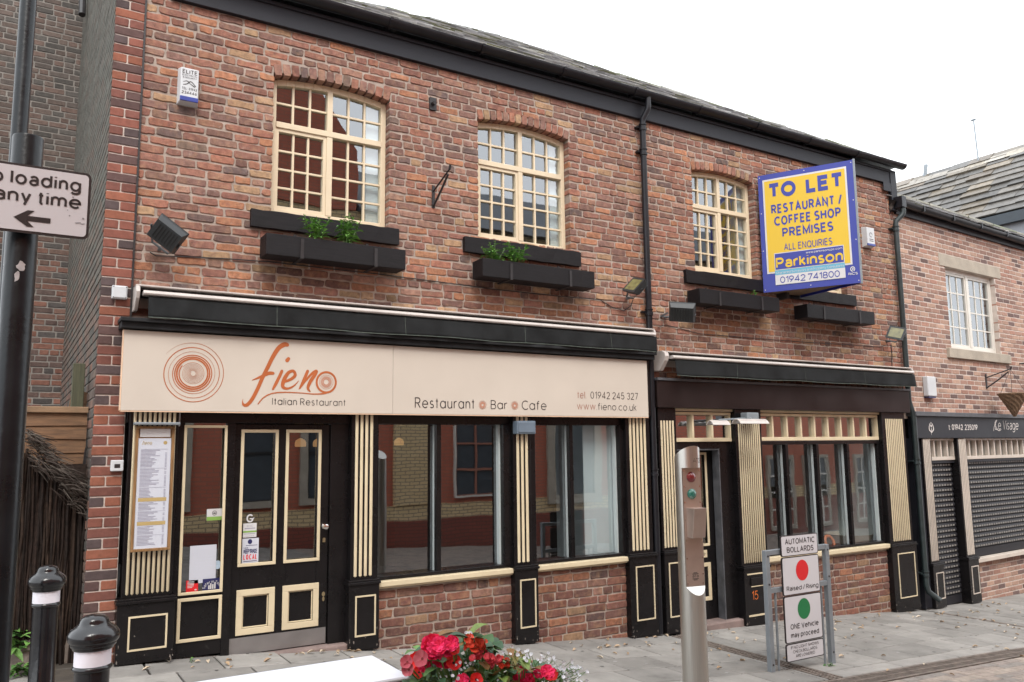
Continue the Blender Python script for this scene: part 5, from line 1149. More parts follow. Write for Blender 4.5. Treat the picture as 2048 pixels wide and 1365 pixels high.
# ------------------------------------------------------------------ TO LET BOARD (V shaped, apex towards the street)
A0 = py(1530, 590, -.06); A0.x -= .02
tw = (A0-CAM).dot(FW); Ap = pd(1722, 562, tw/1.058); BP0 = py(1602, 603, -.06)
zb_l, zt_l = A0.z, py(1517, 362, -.06).z
apz = Ap.z; HB = 1.535
LT = thing('to_let_board', 'large yellow and blue to let board folded in a V on the wall', 'sign board', (A0.x, A0.y, A0.z))
def panel_T(P, Q, zb, off):
    d = Vector((Q.x-P.x, Q.y-P.y, 0)); W_ = d.length; d.normalize(); n = Vector((d.y, -d.x, 0))
    return (lambda a, z, o=off: tuple(Vector((P.x, P.y, zb))+d*(a*W_)+Vector((0, 0, z*HB))+n*o)), W_
zb0 = (A0.z+Ap.z)/2
def to_let_panel(name, P, Q, flip):
    TT, W_ = panel_T(P, Q, zb0, 0)
    sg = 1
    F = (lambda a, z, k=1: TT(a, z, .002*k+.004)) if not flip else (lambda a, z, k=1: TT(1-a, z, -.002*k-.004-.016))
    mb = MB(); th = -.016
    mb.add([TT(a, z, o) for o in (.0035, th) for a, z in ((0, 0), (1, 0), (1, 1), (0, 1))], [(0, 1, 2, 3), (7, 6, 5, 4), (0, 4, 5, 1), (1, 5, 6, 2), (2, 6, 7, 3), (3, 7, 4, 0)])
    o = mb.build(name, M['blue'], LT)
    def fr(mb, a0, a1, t0, t1, k): mb.add([F(a0, 1-t1, k), F(a1, 1-t1, k), F(a1, 1-t0, k), F(a0, 1-t0, k)], [(0, 1, 2, 3)])
    def tx(mb, s, a0, a1, t0, t1, k, bold=0): put_text(mb, s, lambda a, z: F(a, z, k), a0, a1, 1-t1, t1-t0, bold)
    wm = MB(); fr(wm, .05, .93, .045, .848, 1); fr(wm, .135, .855, .682, .826, 3); fr(wm, .135, .855, .866, .948, 3)
    ym = MB(); fr(ym, .068, .912, .060, .834, 2)
    bm = MB(); tx(bm, 'TO LET', .105, .895, .085, .215, 3, .036); tx(bm, 'RESTAURANT /', .13, .87, .268, .348, 3, .021); tx(bm, 'COFFEE SHOP', .155, .85, .372, .452, 3, .021); tx(bm, 'PREMISES', .235, .765, .477, .557, 3, .021); tx(bm, 'ALL ENQUIRIES', .245, .745, .610, .668, 3, .006)
    fr(bm, .142, .848, .688, .820, 4)
    tx(bm, '01942 741800', .185, .80, .882, .936, 4, .008)
    sm = MB(); fr(sm, .135, .855, .827, .865, 3)
    y2 = MB(); tx(y2, 'Parkinson', .150, .842, .722, .812, 5, .02)
    w2 = MB(); tx(w2, 'www.parkinsoncpc.com', .47, .84, .698, .716, 5, .012); tx(w2, 'Chartered Surveyors and Property Consultants', .145, .845, .838, .857, 4, .004)
    tx(w2, 'RICS', .882, .975, .912, .932, 2, .02)
    ring = [(.928+.020*math.cos(rad(a)), 1-.885+.017*math.sin(rad(a)), .008) for a in range(-60, 271, 20)]
    ribbon(w2, ring, lambda a, z: F(a, z, 2), 2); disc(w2, lambda a, z: F(a, z, 2), .930, 1-.885, .008, .007)
    for a, z in ((.02, .02), (.98, .02), (.02, .98), (.98, .98), (.02, .35), (.02, .67), (.98, .35), (.98, .67), (.5, .98), (.5, .022)): disc(w2, lambda p, q: F(p, q, 1), a, z, .006, .004, 8)
    ym.build('yellow_field', M['yellow'], o); wm.build('white_border', M['white'], o); bm.build('blue_lettering', M['blue'], o); sm.build('light_blue_strip', M['sky_blue'], o); y2.build('yellow_lettering', M['yellow'], o); w2.build('white_lettering', M['white'], o)
to_let_panel('front_panel', A0, Ap, False)
to_let_panel('rear_panel', BP0, Ap+Vector((.03, .02, 0)), True)
mb = MB(); mb.tube([(Ap.x+.01, Ap.y, zb0-.01), (Ap.x+.01, Ap.y, zb0+HB+.01)], .016, 8); mb.build('corner_post', M['galv'], LT)
mb = MB(); zz = zb0+.03
for z in (zb0+.02, zb0+HB-.05):
    mb.prism([(A0.x+.06, A0.y+.05, z), (BP0.x-.04, BP0.y+.05, z), (Ap.x-.02, Ap.y+.08, z)], (0, 0, .03))
mb.build('frame_batten', M['board_back'], LT)
mb = MB(); mb.box(A0.x+.30, A0.x+.36, -.16, 0, zb0-.06, zb0+.02); mb.build('wall_bracket', M['ironblack'], LT)

# ------------------------------------------------------------------ RIGHT HAND NEIGHBOUR (turned 3.8 degrees away)
RA = rad(3.8); RO = Vector((11.07, 0, 0))
N2 = thing('neighbouring_building', 'paler pink brick building with dark shuttered shopfront at the right', 'building', (RO.x, RO.y, g(11.07)), RA)
ca, sa = math.cos(RA), math.sin(RA)
def TR(p): return (RO.x+p[0]*ca-p[1]*sa, RO.y+p[0]*sa+p[1]*ca, p[2])
def gr(s): return g(RO.x+s*ca)
WR = lambda a, z, d: TR((a, -d, z))
def mbR(mb): mb.v = [TR(p) for p in mb.v]; return mb
WIN = (1.40, 3.04, 3.06, 4.36)
rh = lambda z: (WIN[0], WIN[1]) if WIN[2] < z < WIN[3]+.2 else None
mb = MB(); brickwork(mb, WR, .0, 7.0, 2.05, 5.06, [rh], course=.0765, L=.213, jit=.0016, prot=.005, gap=.0150, colour=pink_colour, neat=True)
brickwork(mb, WR, 1.44, 7.0, -1.2, -.20, course=.0765, L=.217, jit=.0012, prot=.005, colour=pink_colour, neat=True, floor=lambda s: gr(s)-.02)
wo_ = mb.build('brick_wall', M['brick_neat'], N2)
mb = MB(); mortar_sheet(mb, lambda a, z, d: WR(a, z, d+.001), .0, 7, 1.9, 5.2, rects=[(WIN[0], WIN[1], WIN[2], WIN[3])]); mb.box(1.44, 7, -.0, .1, -1.3, -.19, M=lambda *p: TR(p)); mb.build('mortar_bed', M['mortar_pale'], wo_)
mb = MB(); mb.box(0, 7, .36, .4, -1.3, 5.1); mb.box(0, 7, .02, .36, 5.05, 5.1); mb.box(6.9, 7, .02, .4, -1.3, 5.1); mb.box(0, 7, .05, .36, 2.3, 2.5); mbR(mb).build('interior_wall', M['room'], N2)
o = part('window', N2); mb = MB(); bars = MB(); x0, x1, z0, z1 = WIN; y0, y1 = .07, .13
mb.box(x0, x0+.06, y0, y1, z0, z1); mb.box(x1-.06, x1, y0, y1, z0, z1); mb.box(x0+.06, x1-.06, y0, y1, z0, z0+.06); mb.box(x0+.06, x1-.06, y0, y1, z1-.06, z1); cm = (x0+x1)/2; mb.box(cm-.035, cm+.035, y0-.004, y1-.002, z0+.06, z1-.06)
for a, b in ((x0+.06, cm-.035), (cm+.035, x1-.06)):
    for q in ((a, a+.035, z0+.06, z1-.06), (b-.035, b, z0+.06, z1-.06), (a+.035, b-.035, z0+.06, z0+.095), (a+.035, b-.035, z1-.095, z1-.06)): bars.box(q[0], q[1], y0+.008, y1-.008, q[2], q[3])
    for i in (1, 2): x = a+.035+(b-a-.07)*i/3; bars.box(x-.011, x+.011, y0+.02, y1-.02, z0+.095, z1-.095)
    for i in (1, 2, 3): z = z0+.095+(z1-z0-.19)*i/4; bars.box(a+.035, b-.035, y0+.022, y1-.022, z-.011, z+.011)
mbR(mb).build('frame', M['white_win'], o, bevel=.004); mbR(bars).build('glazing_bars', M['white_win'], o)
mb = MB(); mb.quad((x0, .1, z0), (x1, .1, z0), (x1, .1, z1), (x0, .1, z1)); mbR(mb).build('glass', M['glass'], o)
mb = MB(); mb.box(1.22, 3.26, -.012, .13, 4.362, 4.56); mbR(mb).build('lintel', M['stone'], o, bevel=.006)
mb = MB(); mb.box(1.25, 3.29, -.05, .12, 2.905, 3.058); mbR(mb).build('sill', M['stone'], o, bevel=.008)
mb = MB(); mb.box(x0+.1, x0+.45, .2, .23, z0, z1); mbR(mb).build('curtain', pm('grey curtain', (.35, .4, .38), .9, .2, 6, .1, 20, stretch=(12, 12, 1)), N2)
# gutter, fascia, roof
mb = MB(); mb.box(.02, 7, -.04, .02, 4.99, 5.10); mbR(mb).build('fascia_board', M['fascia'], N2, bevel=.003)
gm = half_gutter(-.06, 7, -.115, 5.15, .07, z_end=5.10); o = mbR(gm).build('gutter', M['gutter'], N2, smooth=True, angle=60)
mb = MB(); x = .55
while x < 7: mb.box(x, x+.03, -.19, -.18, 5.08, 5.16); mb.box(x, x+.03, -.18, -.05, 5.071, 5.079); x += .9
mbR(mb).build('gutter_bracket', M['gutter'], o)
mb = MB(); mb.box(-.06, .06, -.185, -.02, 5.05, 5.22); mbR(mb).build('gutter_end', M['gutter'], o, bevel=.006)
p2 = .62; c2 = 1/math.sqrt(1+p2*p2); s2 = p2*c2
def TR2(a, s, d): return TR((a, -.13+s*c2-d*s2, 5.17+s*s2+d*c2))
def topR(a): return 1.55-a*.215
mb = MB(); slates(mb, lambda a, s: -.1 < a < 7.1 and s < topR(a), -.1, 7.2, 1.9, .26, .115, TR2, slatecol, thick=.014, jag=.016)
rf2 = mb.build('roof', M['slate'], N2)
mb = MB(); mb.add([TR2(-.1, 0, -.03), TR2(7.1, 0, -.03), TR2(7.1, .05, -.03), TR2(-.1, 1.62, -.03), TR2(-.1, 1.7, -1.8), TR2(7.1, .1, -1.8), TR2(-.1, 0, -1.2), TR2(7.1, 0, -1.2)], [(0, 1, 2, 3), (3, 2, 5, 4), (0, 3, 4, 6)]); mb.build('roof_deck', M['slate'], rf2)
mb = MB(); n = 22
for i in range(n):
    a, b = -.1+7.1*i/n, -.1+7.1*(i+.96)/n
    mb.tube([TR2(a, topR(a)+rnd(-.02, .02), .02), TR2(b, topR(b)+rnd(-.02, .02), .02)], rnd(.03, .045), 7, col=random.choice([(.17, .16, .12), (.12, .13, .08), (.2, .19, .15)]))
mb.build('verge_stone', M['slate'], rf2)
# its shopfront
def pR(v): return TR(v)
pl = dict(fl='cream_pale', parent=N2, gf=gr, T=TR)
pilaster(.155, .40, .175, .375, 5, -.10, 1.66, .15, .45, **pl)
pilaster(1.175, 1.44, 1.20, 1.42, 5, -.10, 1.66, 1.16, 1.47, **pl)
mb = MB(); mb.box(.0, 7, -.11, .02, 1.67, 1.985); mb.box(-.02, .155, -.06, .1, gr(0)+.01, 1.67); mb.box(.40, 1.175, -.02, .1, 1.30, 1.345); mb.box(1.44, 7, -.02, .1, 1.30, 1.345); mb.box(4.9, 7, -.03, .1, -.2, 1.3)
mbR(mb).build('shop_fascia', M['fascia'], N2, bevel=.004)
mb = MB(); mb.box(-.05, 7, -.15, .02, 1.986, 2.05); mbR(mb).build('flashing', M['lead'], N2, bevel=.006)
for a, b, n in ((.41, 1.17, 4), (1.45, 4.9, 17)):
    o = part('transom_light', N2); mb = MB(); z0, z1 = 1.345, 1.665
    mb.box(a, b, -.035, .05, z0, z0+.05); mb.box(a, b, -.035, .05, z1-.03, z1)
    for i in range(n+1): x = a+(b-a)*i/n; mb.box(max(a, x-.02), min(b, x+.02), -.03, .048, z0+.05, z1-.03)
    mbR(mb).build('frame', M['cream_pale'], o, bevel=.003)
    mb = MB(); mb.quad((a, .02, z0), (b, .02, z0), (b, .02, z1), (a, .02, z1)); mbR(mb).build('glass', M['glass'], o)
shm = pm('dark grey shutter paint', (.020, .0195, .023), .55, .15, 6, .03, 60, spec=.2); hol = pm('shutter perforation', (.20, .19, .175), .5, .3, 12, .05, 60)
for a, b, z0, z1 in ((.44, 1.15, gr(.8)+.01, 1.30), (1.47, 4.9, -.13, 1.30)):
    o = part('roller_shutter', N2); mb = MB(); hm = MB(); z = z0+.12; k = 0; lh = .074
    mb.box(a, b, .02, .035, z0, z0+.118)
    while z < z1:
        zt = min(z+lh, z1); n = 5
        prof = [(.03-.016*math.sin(math.pi*i/n), z+(zt-z)*i/n) for i in range(n+1)]
        mb.add([(x, y, q) for x in (a, b) for y, q in prof], [(i, i+1, n+2+i, n+1+i) for i in range(n)])
        if zt-z > .05:
            x = a+.05
            while x < b-.08: hm.add([(x, .0105, z+.024), (x+.052, .0105, z+.024), (x+.052, .0105, z+.050), (x, .0105, z+.050)], [(0, 1, 2, 3)]); x += .078
        z += lh; k += 1
    mbR(mb).build('slats', shm, o); mbR(hm).build('perforations', hol, o)
mb = MB(); mb.box(1.43, 4.95, -.09, .03, -.20, -.14); mbR(mb).build('window_sill', M['cream_pale'], N2, bevel=.005)
mb = MB(); mb.box(.40, .425, -.05, .0, .82, .90); mbR(mb).build('shutter_lock', M['ironblack'], N2)
# lettering on its fascia is a sign of its own
s2_ = thing('shop_lettering', 'pale lettering and leaf emblem on the dark fascia of the shuttered shop', 'sign', TR((.3, -.11, 1.7)), RA); mb = MB(); TS2 = lambda a, z: TR((a, -.1125, z))
put_text(mb, 't: 01942  235019', TS2, .90, 1.78, 1.79, .085, .012); put_text(mb, 'Le Visage', TS2, 2.36, 3.16, 1.80, .15, -.006, .18); put_text(mb, 'Beauty', TS2, 3.55, 4.2, 1.79, .09, .012)
for a0, sg in ((.40, 1), (.40, -1)):
    ribbon(mb, [(a0-sg*.02, 1.75, .006), (a0+sg*.055, 1.79, .022), (a0+sg*.05, 1.85, .014), (a0+sg*.0, 1.90, .004)], TS2)
ribbon(mb, [(.36, 1.88, .004), (.40, 1.84, .02), (.44, 1.88, .004)], TS2); ribbon(mb, [(.39, 1.72, .005), (.40, 1.78, .014), (.40, 1.83, .006)], TS2)
ribbon(mb, [(2.30, 1.78, .008), (2.34, 1.86, .012), (2.44, 1.95, .012), (2.36, 1.90, .008), (2.45, 1.79, .012), (2.56, 1.80, .006)], TS2)
mb.build('lettering', pm('silver lettering', (.62, .58, .55), .5, .1), s2_)
t = thing('alarm_box', 'plain white alarm box with dark base above the shuttered shop fascia', 'alarm box', TR((.57, 0, 2.26)), RA); mb = MB(); mb.box(.455, .70, -.085, -.006, 2.285, 2.58); mbR(mb).build('case', M['white_plastic'], t, bevel=.012); mb = MB(); mb.box(.475, .68, -.075, -.006, 2.262, 2.284); mbR(mb).build('lens', M['navy'], t)
tip = iron_bracket('black iron bracket carrying the wicker basket on the paler brick wall', 2.42, 2.46, 2.70, .34, TR, .12)
HB_ = thing('hanging_basket', 'empty wicker cone basket hanging by chains in front of the shuttered shop', 'hanging basket', tuple(tip-Vector((0, 0, .75)))); mb = MB(); zt = tip.z-.40
n = 20; rows = 9; vs = []
for k in range(rows+1):
    r = .20*(1-k/rows)+.012; z = zt-.36*k/rows
    for i in range(n): rr = r+(.008 if (i+k) % 2 else -.004); vs.append((tip.x+rr*math.cos(2*math.pi*i/n), tip.y+rr*math.sin(2*math.pi*i/n), z))
mb.add(vs, [(k*n+i, k*n+(i+1) % n, (k+1)*n+(i+1) % n, (k+1)*n+i) for k in range(rows) for i in range(n)]); mb.tube([(tip.x+.205*math.cos(rad(a)), tip.y+.205*math.sin(rad(a)), zt) for a in range(0, 361, 20)], .014, 6); mb.build('basket', M['bark'], HB_)
mb = MB(); mb.lathe([(.19, -.03), (.10, -.01), (.02, 0)], (tip.x, tip.y, zt+.01), 16); mb.build('soil', M['soil'], HB_)
mb = MB()
for a in (30, 150, 270): mb.tube([tuple(tip), (tip.x+.2*math.cos(rad(a)), tip.y+.2*math.sin(rad(a)), zt)], .003, 5)
mb.build('chain', M['ironblack'], HB_)
t = thing('round_sign', 'dark round projecting sign cut off by the right edge of the photo', 'sign', TR((3.62, -.2, 2.7))); mb = MB(); c = Vector(TR((3.68, -.30, 2.83)))
n = 28; vs = [(c.x+.16*math.sin(RA)*0+dx, c.y+.16*math.cos(2*math.pi*k/n), c.z+.2*math.sin(2*math.pi*k/n)) for dx in (-.02, .02) for k in range(n)]
mb.add(vs, [tuple(range(n)), tuple(range(2*n-1, n-1, -1))]+[(k, (k+1) % n, n+(k+1) % n, n+k) for k in range(n)]); mb.build('disc', M['ironblack'], t); mb = MB(); mb.tube([tuple(c+Vector((0, .16, .1))), TR((3.68, 0, 2.93))], .012, 6); mb.build('arm', M['ironblack'], t)

# ------------------------------------------------------------------ FAR STONE ROOFED WING on the right
XW = 20.0
N3 = thing('stone_roofed_building', 'building behind on the right with a steep roof of large buff and grey stone slates', 'building', (XW+3, 6, -1))
ew, rw = pxp(1990, 430, XW).z, pxp(2048, 300, XW+2.2).z
pw = (rw-ew)/2.2; c3 = 1/math.sqrt(1+pw*pw); s3 = pw*c3
def T3(a, s, d): return (XW+s*c3-d*s3, 13-a, ew+s*s3+d*c3)
def stonecol(a, s):
    k = rnd(.07, .15); return random.choice([(k, k*.90, k*.77), (k*.8, k*.75, k*.68), (k*1.35, k*1.12, k*.82), (k*.55, k*.51, k*.46), (k*1.1, k*.88, k*.66)])
mb = MB(); slates(mb, lambda a, s: True, 0, 13, 2.2/c3, .62, .30, T3, stonecol, thick=.045, jag=.05)
rf3 = mb.build('roof', M['slate'], N3)
mb = MB(); mb.prism([(XW+.05, 0, ew-.02), (XW+2.25, 0, rw-.02), (XW+4.5, 0, ew-.02)], (0, 13, 0)); mb.build('roof_deck', M['slate'], rf3)
mb = MB(); y = 13.0
while y > 0: l = rnd(.45, .6); mb.prism([(XW+2.0, y, rw-.12+rnd(0, .02)), (XW+2.2, y, rw+.06+rnd(0, .02)), (XW+2.4, y, rw-.12)], (0, -l+.01, 0), random.choice([(.3, .27, .22), (.24, .22, .19), (.33, .31, .27)])); y -= l
mb.build('ridge_stone', M['slate'], rf3)
mb = MB(); mb.box(XW-.05, XW+.05, 0, 13, ew-.28, ew-.03); mb.build('fascia_board', pm('blue grey fascia', (.035, .045, .055), .5, .15), N3)
mb = MB(); mb.box(XW+.12, XW+4.2, .2, 12.8, -1.5, ew-.05); mb.build('wall', pm('grey rendered wall', (.30, .31, .33), .9, .2, 4, .3, 60), N3)
a1, a2 = pxp(1947, 240, XW+2.4), pxp(1957, 322, XW+2.2)
t = thing('aerial_mast', 'thin aerial mast rising from the stone roof ridge', 'mast', tuple(a2)); mb = MB(); mb.tube([(a2.x, a2.y, a2.z-.1), tuple(a1)], .022, 6); mb.build('pole', M['galv'], t); mb = MB(); mb.tube([(a1.x, a1.y-.06, a1.z), (a1.x, a1.y+.06, a1.z)], .03, 6); mb.build('cap', M['galv'], t)
a1, a2 = pxp(1852, 330, XW+2.4), pxp(1846, 358, XW+2.3)
t = thing('flue_pipe', 'short grey flue pipe behind the stone roof ridge', 'flue', tuple(a2)); mb = MB(); mb.tube([(a2.x, a2.y, a2.z-.3), tuple(a1)], .055, 8); mb.build('pipe', M['galv'], t)

# ------------------------------------------------------------------ LEFT: sooty building at the end of the alley
YRW = 4.85
N4 = thing('rear_building', 'tall sooty brick building closing the alley at the left', 'building', (-1.5, YRW, 0))
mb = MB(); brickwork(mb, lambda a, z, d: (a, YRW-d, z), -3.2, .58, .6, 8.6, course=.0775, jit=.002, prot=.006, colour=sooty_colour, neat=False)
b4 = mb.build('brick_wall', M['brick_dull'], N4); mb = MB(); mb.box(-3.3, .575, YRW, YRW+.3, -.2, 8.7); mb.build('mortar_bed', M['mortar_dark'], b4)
mb = MB(); mb.box(-3.2, .3, YRW-.06, YRW-.01, 2.02, 2.2); mb.build('timber_band', pm('dark red timber', (.09, .025, .022), .7, .3), N4)
mb = MB(); mb.tube([tuple(pxp(166, -40, .50)), tuple(pxp(164, 30, .50))], .04, 8); mb.build('pipe_end', M['ironblack'], N4)
# timber fence across the alley, with planks behind it
yf = pxp(178, 822, .565).y
FN = thing('timber_fence', 'orange brown wooden fence panel across the alley beside the brick pier', 'fence', (-.2, yf, .1))
zt = pxp(178, 822, .565).z; mb = MB(); z = zt-.02; k = 0
while z > .2:
    h = .115; n = 12; vs = []
    for i in range(n+1):
        x = -1.4+1.955*i/n; wob = .012*math.sin(x*3+k*1.7)
        vs += [(x, yf+.004+rnd(-.002, .002), z-h+wob*.8), (x, yf-.012, z-h+wob*.8+.006), (x, yf, z+wob), (x, yf+.02, z+wob)]
    mb.add(vs, [(4*i+j, 4*i+4+j, 4*i+4+(j+1) % 4, 4*i+(j+1) % 4) for i in range(n) for j in range(4)]); z -= .10; k += 1
mb.build('slats', M['wood'], FN); mb = MB(); mb.box(-1.45, .56, yf-.03, yf+.03, zt-.02, zt+.03); mb.build('top_rail', pm('weathered rail', (.24, .15, .085), .8, .3, 5, .3, 50), FN, bevel=.006)
p = pxp(172, 735, .50); t = thing('timber_post', 'greenish square timber post behind the fence against the side wall', 'post', (p.x, yf+.15, .1)); mb = MB(); mb.box(.44, .53, yf+.12, yf+.20, 0, py(170, 728, yf+.15).z); mb.build('post', M['wood_post'], t, bevel=.006)
mb = MB(); t = thing('plank_pile', 'old planks leaning behind the top of the alley fence', 'planks', (.1, yf+.3, zt))
for u, v, dx in ((128, 800, .05), (140, 795, .1), (150, 790, .12)):
    p = py(u, v, yf+.3); mb.prism([(p.x, yf+.26, zt-.3), (p.x+.06, yf+.26, zt-.3), (p.x+.06+dx, yf+.30, p.z+.03), (p.x+dx, yf+.30, p.z+.05)], (0, .03, 0))
mb.build('planks', M['wood'], t)
# brushwood screen and thatch in front of the fence
BS = thing('brushwood_screen', 'dark brown brushwood screen with frayed top in front of the alley fence', 'screen', (.0, yf-.22, .05))
ys = yf-.22; mb = MB(); x = -1.6
xr = py(168, 1100, ys).x
while x < xr:
    f = (x+.25)/(xr+.25); top = py(60, 850, ys).z*(1-max(0, f))+py(160, 965, ys).z*max(0, f)+rnd(-.05, .04)
    c = random.choice([(.020, .012, .009), (.026, .016, .011), (.015, .010, .008), (.032, .020, .014)])
    pts = [(x+rnd(-.004, .004), ys+rnd(-.03, .03), .0)]+[(x+rnd(-.012, .012), ys+rnd(-.03, .03), .02+(top-.02)*i/5) for i in range(1, 6)]
    mb.tube(pts, rnd(.006, .013), 5, col=c); x += rnd(.006, .014)
mb.box(-1.6, xr-.01, ys+.02, ys+.03, 0, py(100, 930, ys).z, (.03, .02, .016)); mb.build('twigs', M['brush'], BS)
mb = MB()
for i in range(420):
    u, v = rnd(48, 160), 0; v = 855+(u-48)*1.0+rnd(-5, 75)*rnd(.2, 1); p = py(u, v, ys-.06-rnd(0, .08)); a = rnd(-.6, .9); l = rnd(.05, .16)
    q = p+Vector((l*math.cos(a), rnd(-.03, .03), -l*abs(math.sin(a))-.02)); c = random.choice([(.05, .036, .03), (.08, .065, .055), (.035, .026, .02), (.11, .095, .08)])
    mb.tube([p, p.lerp(q, .5)+Vector((0, 0, rnd(0, .02))), q], [.0035, .003, .0015], 4, col=c)
mb.build('frayed_straw', M['brush'], BS)
t = thing('meter_cupboard', 'dark flat board leaning against the brick pier in the alley', 'board', (.49, .35, .9)); p0_, p1_ = py(164, 900, .30), py(178, 970, .30); mb = MB(); mb.prism([(p0_.x, .30, p1_.z), (.555, .30, p1_.z), (.555, .30, p0_.z+.05), (p0_.x+.02, .30, p0_.z)], (0, .03, 0)); mb.build('board', M['ironblack'], t)
def rock(label, c, s):
    t = thing('stone_block', label, 'stone', c); mb = MB(); n = 12; m = 7; vs = []; ph = [rnd(0, 6) for _ in range(4)]
    for j in range(m+1):
        el = math.pi*j/m
        for i in range(n):
            az = 2*math.pi*i/n; d = Vector((math.sin(el)*math.cos(az), math.sin(el)*math.sin(az), math.cos(el)))
            k = max(abs(d.x), abs(d.y), abs(d.z)); r = .55/k**.75*(1+.12*math.sin(3*az+ph[0])*math.sin(2*el+ph[1])+rnd(-.05, .05))
            vs.append((c[0]+d.x*r*s[0], c[1]+d.y*r*s[1], c[2]+d.z*r*s[2]))
    mb.add(vs, [(j*n+i, j*n+(i+1) % n, (j+1)*n+(i+1) % n, (j+1)*n+i) for j in range(m) for i in range(n)]); mb.build('stone', M['stone_d'], t, smooth=True, angle=35)
M['stone_d'] = pm('brown grey rubble', (.20, .165, .14), .95, .3, 6, .6, 50, spots=.2)
p = py(130, 1310, .35); rock('brown stone block at the foot of the brick pier behind the bollards', (p.x+.06, .35, .10), (.30, .3, .36))
p = py(40, 1320, .3); rock('brown stone block left of the far bollard under the brushwood', (p.x, .3, .06), (.36, .3, .34))
def weed(label, u, v, y, n, sz, grp=None):
    p = py(u, v, y); t = thing('weed', label, 'weed', (p.x, y, g(p.x)), group=grp); mb = MB()
    for i in range(n):
        a = rnd(0, 6.28); el = rnd(.15, 1.1); b = Vector((p.x+rnd(-.4, .4)*sz, y+rnd(-.3, .3)*sz, p.z-sz*.2+rnd(0, .5)*sz))
        leaf_blade(mb, b, (math.cos(a)*math.cos(el), math.sin(a)*math.cos(el), math.sin(el)), (0, 0, 1), sz*rnd(.4, .8), sz*rnd(.14, .3), gcol(), droop=.5)
    mb.build('leaves', M['leaf'], t)
weed('broad leaved green weed growing by the stones at the far left', 40, 1290, .15, 26, .26)
weed('low green weed at the foot of the left stones behind the bollards', 40, 1345, -.1, 30, .16)
weed('small weed at the foot of the sign frame by the slot drain', 1659, 1336, -1.83, 18, .09)
weed('tiny weed in the paving joint by the main door frame', 385, 1322, -.15, 8, .06)
mb = MB(); strip(mb, -.6, 5, -3, .60, -.0); mb.build('alley_earth', M['soil'])
tag(bpy.data.objects['alley_earth'], kind='structure')

# ------------------------------------------------------------------ BOLLARDS
def bollard(label, x, y, h, s=1.0):
    t = thing('bollard', label, 'bollard', (x, y, g(x)), group='black bollards with white bands')
    z0 = 0
    r = .066*s
    mb = MB(); mb.lathe([(r*1.15, 0), (r*1.15, .05), (r*1.02, .06), (r*.98, h-0.2743), (r*.98, h-0.2172), (r*1.10, h-0.2118), (r*1.12, h-0.2042), (r*1.05, h-0.1966), (r, h-0.1943)], (0, 0, 0), 36); mb.build('shaft', M['bollard'], t, smooth=True, local=True, angle=50)
    mb = MB(); mb.lathe([(r*.985, h-0.1947), (r*1.03, h-0.1943), (r*1.03, h-0.1356), (r*.985, h-0.1353)], (0, 0, 0), 36); mb.build('reflective_band', M['band'], t, smooth=True, local=True, angle=50)
    mb = MB(); R = .096*s
    mb.lathe([(r, h-0.1356), (r*1.12, h-0.1341), (r*1.16, h-0.1280), (r*1.18, h-0.1219), (r*1.26, h-0.1204), (r*1.30, h-0.1143), (r*1.29, h-0.1090), (R*.93, h-0.1059), (R*.985, h-0.0975), (R, h-0.0853), (R*.985, h-0.0732), (R*.92, h-0.0625), (R*.80, h-0.0518), (R*.70, h-0.0442), (R*.60, h-0.0381), (R*.56, h-0.0305), (R*.55, h-0.0244), (R*.50, h-0.0152), (R*.40, h-0.0076), (R*.25, h-0.0023), (.002, h)], (0, 0, 0), 40)
    mb.build('cap', M['bollard'], t, smooth=True, local=True, angle=60)
M['bollard'] = pm('black bollard gloss', (.008, .008, .010), .22, .3, 7, .10, 40, coat=.3, spec=.42, spots=.03)
M['band'] = pm('white reflective tape', (.76, .74, .80), .45, .06, 9, .05, 60)
bt = pd(190, 1228, 3.3); bollard('nearer black bollard with white band at the bottom left', bt.x, bt.y, bt.z-g(bt.x))
bt = pd(96.5, 1130, 4.42); bollard('farther black bollard with white band beside the sign pole', bt.x, bt.y, bt.z-g(bt.x), .96)

# ------------------------------------------------------------------ POLES and no loading plate at the left edge
M['pole'] = pm('black green pole paint', (.007, .009, .011), .3, .3, 9, .10, 45, spec=.28, spots=.03)
pt_, pb_ = pd(57, 276, 2.42), pd(20, 1000, 2.42)
SP = thing('sign_post', 'thick glossy black post behind the no loading plate with torn stickers', 'post', (pt_.x, pt_.y, g(0)))
mb = MB(); mb.tube([(pt_.x, pt_.y, g(0)), (pt_.x, pt_.y, pt_.z-.004), (pt_.x, pt_.y, pt_.z)], [.0415, .0415, .040], 36); mb.build('post', M['pole'], SP, smooth=True)
def scrap(u, v, w_, h_):
    p = pd(u, v, 2.4); mb = MB(); n = 14; vs = []
    for k in range(n):
        a = 2*math.pi*k/n; rr = rnd(.6, 1.1); zz_ = p.z+h_*rr*math.sin(a); xx = (p.x-pt_.x)+w_*rr*math.cos(a); yy_ = -math.sqrt(max(0, .0422**2-min(xx, .04)**2)); vs.append((pt_.x+xx, pt_.y+yy_-.0006, zz_))
    mb.add(vs, [tuple(range(n))]); return mb.build('torn_sticker', M['sticker_scrap'], SP)
scrap(41, 543, .013, .015); scrap(33, 565, .008, .018)
tp = pd(57, 0, 4.3)
t = thing('lamp_column', 'thin black column rising out of the photo behind the no loading plate', 'column', (tp.x, tp.y, g(0))); mb = MB(); mb.tube([(tp.x, tp.y, g(0)), (tp.x, tp.y, 1.2), (tp.x, tp.y, 1.25), (tp.x, tp.y, 5.6)], [.06, .06, .039, .039], 24); mb.build('shaft', M['pole'], t, smooth=True)
mb = MB(); mb.lathe([(.04, 5.6), (.05, 5.62), (.16, 5.72), (.20, 5.9), (.10, 6.0), (.01, 6.05)], (tp.x, tp.y, 0), 20); mb.build('lantern', M['pole'], t, smooth=True)
yP = pt_.y-.062
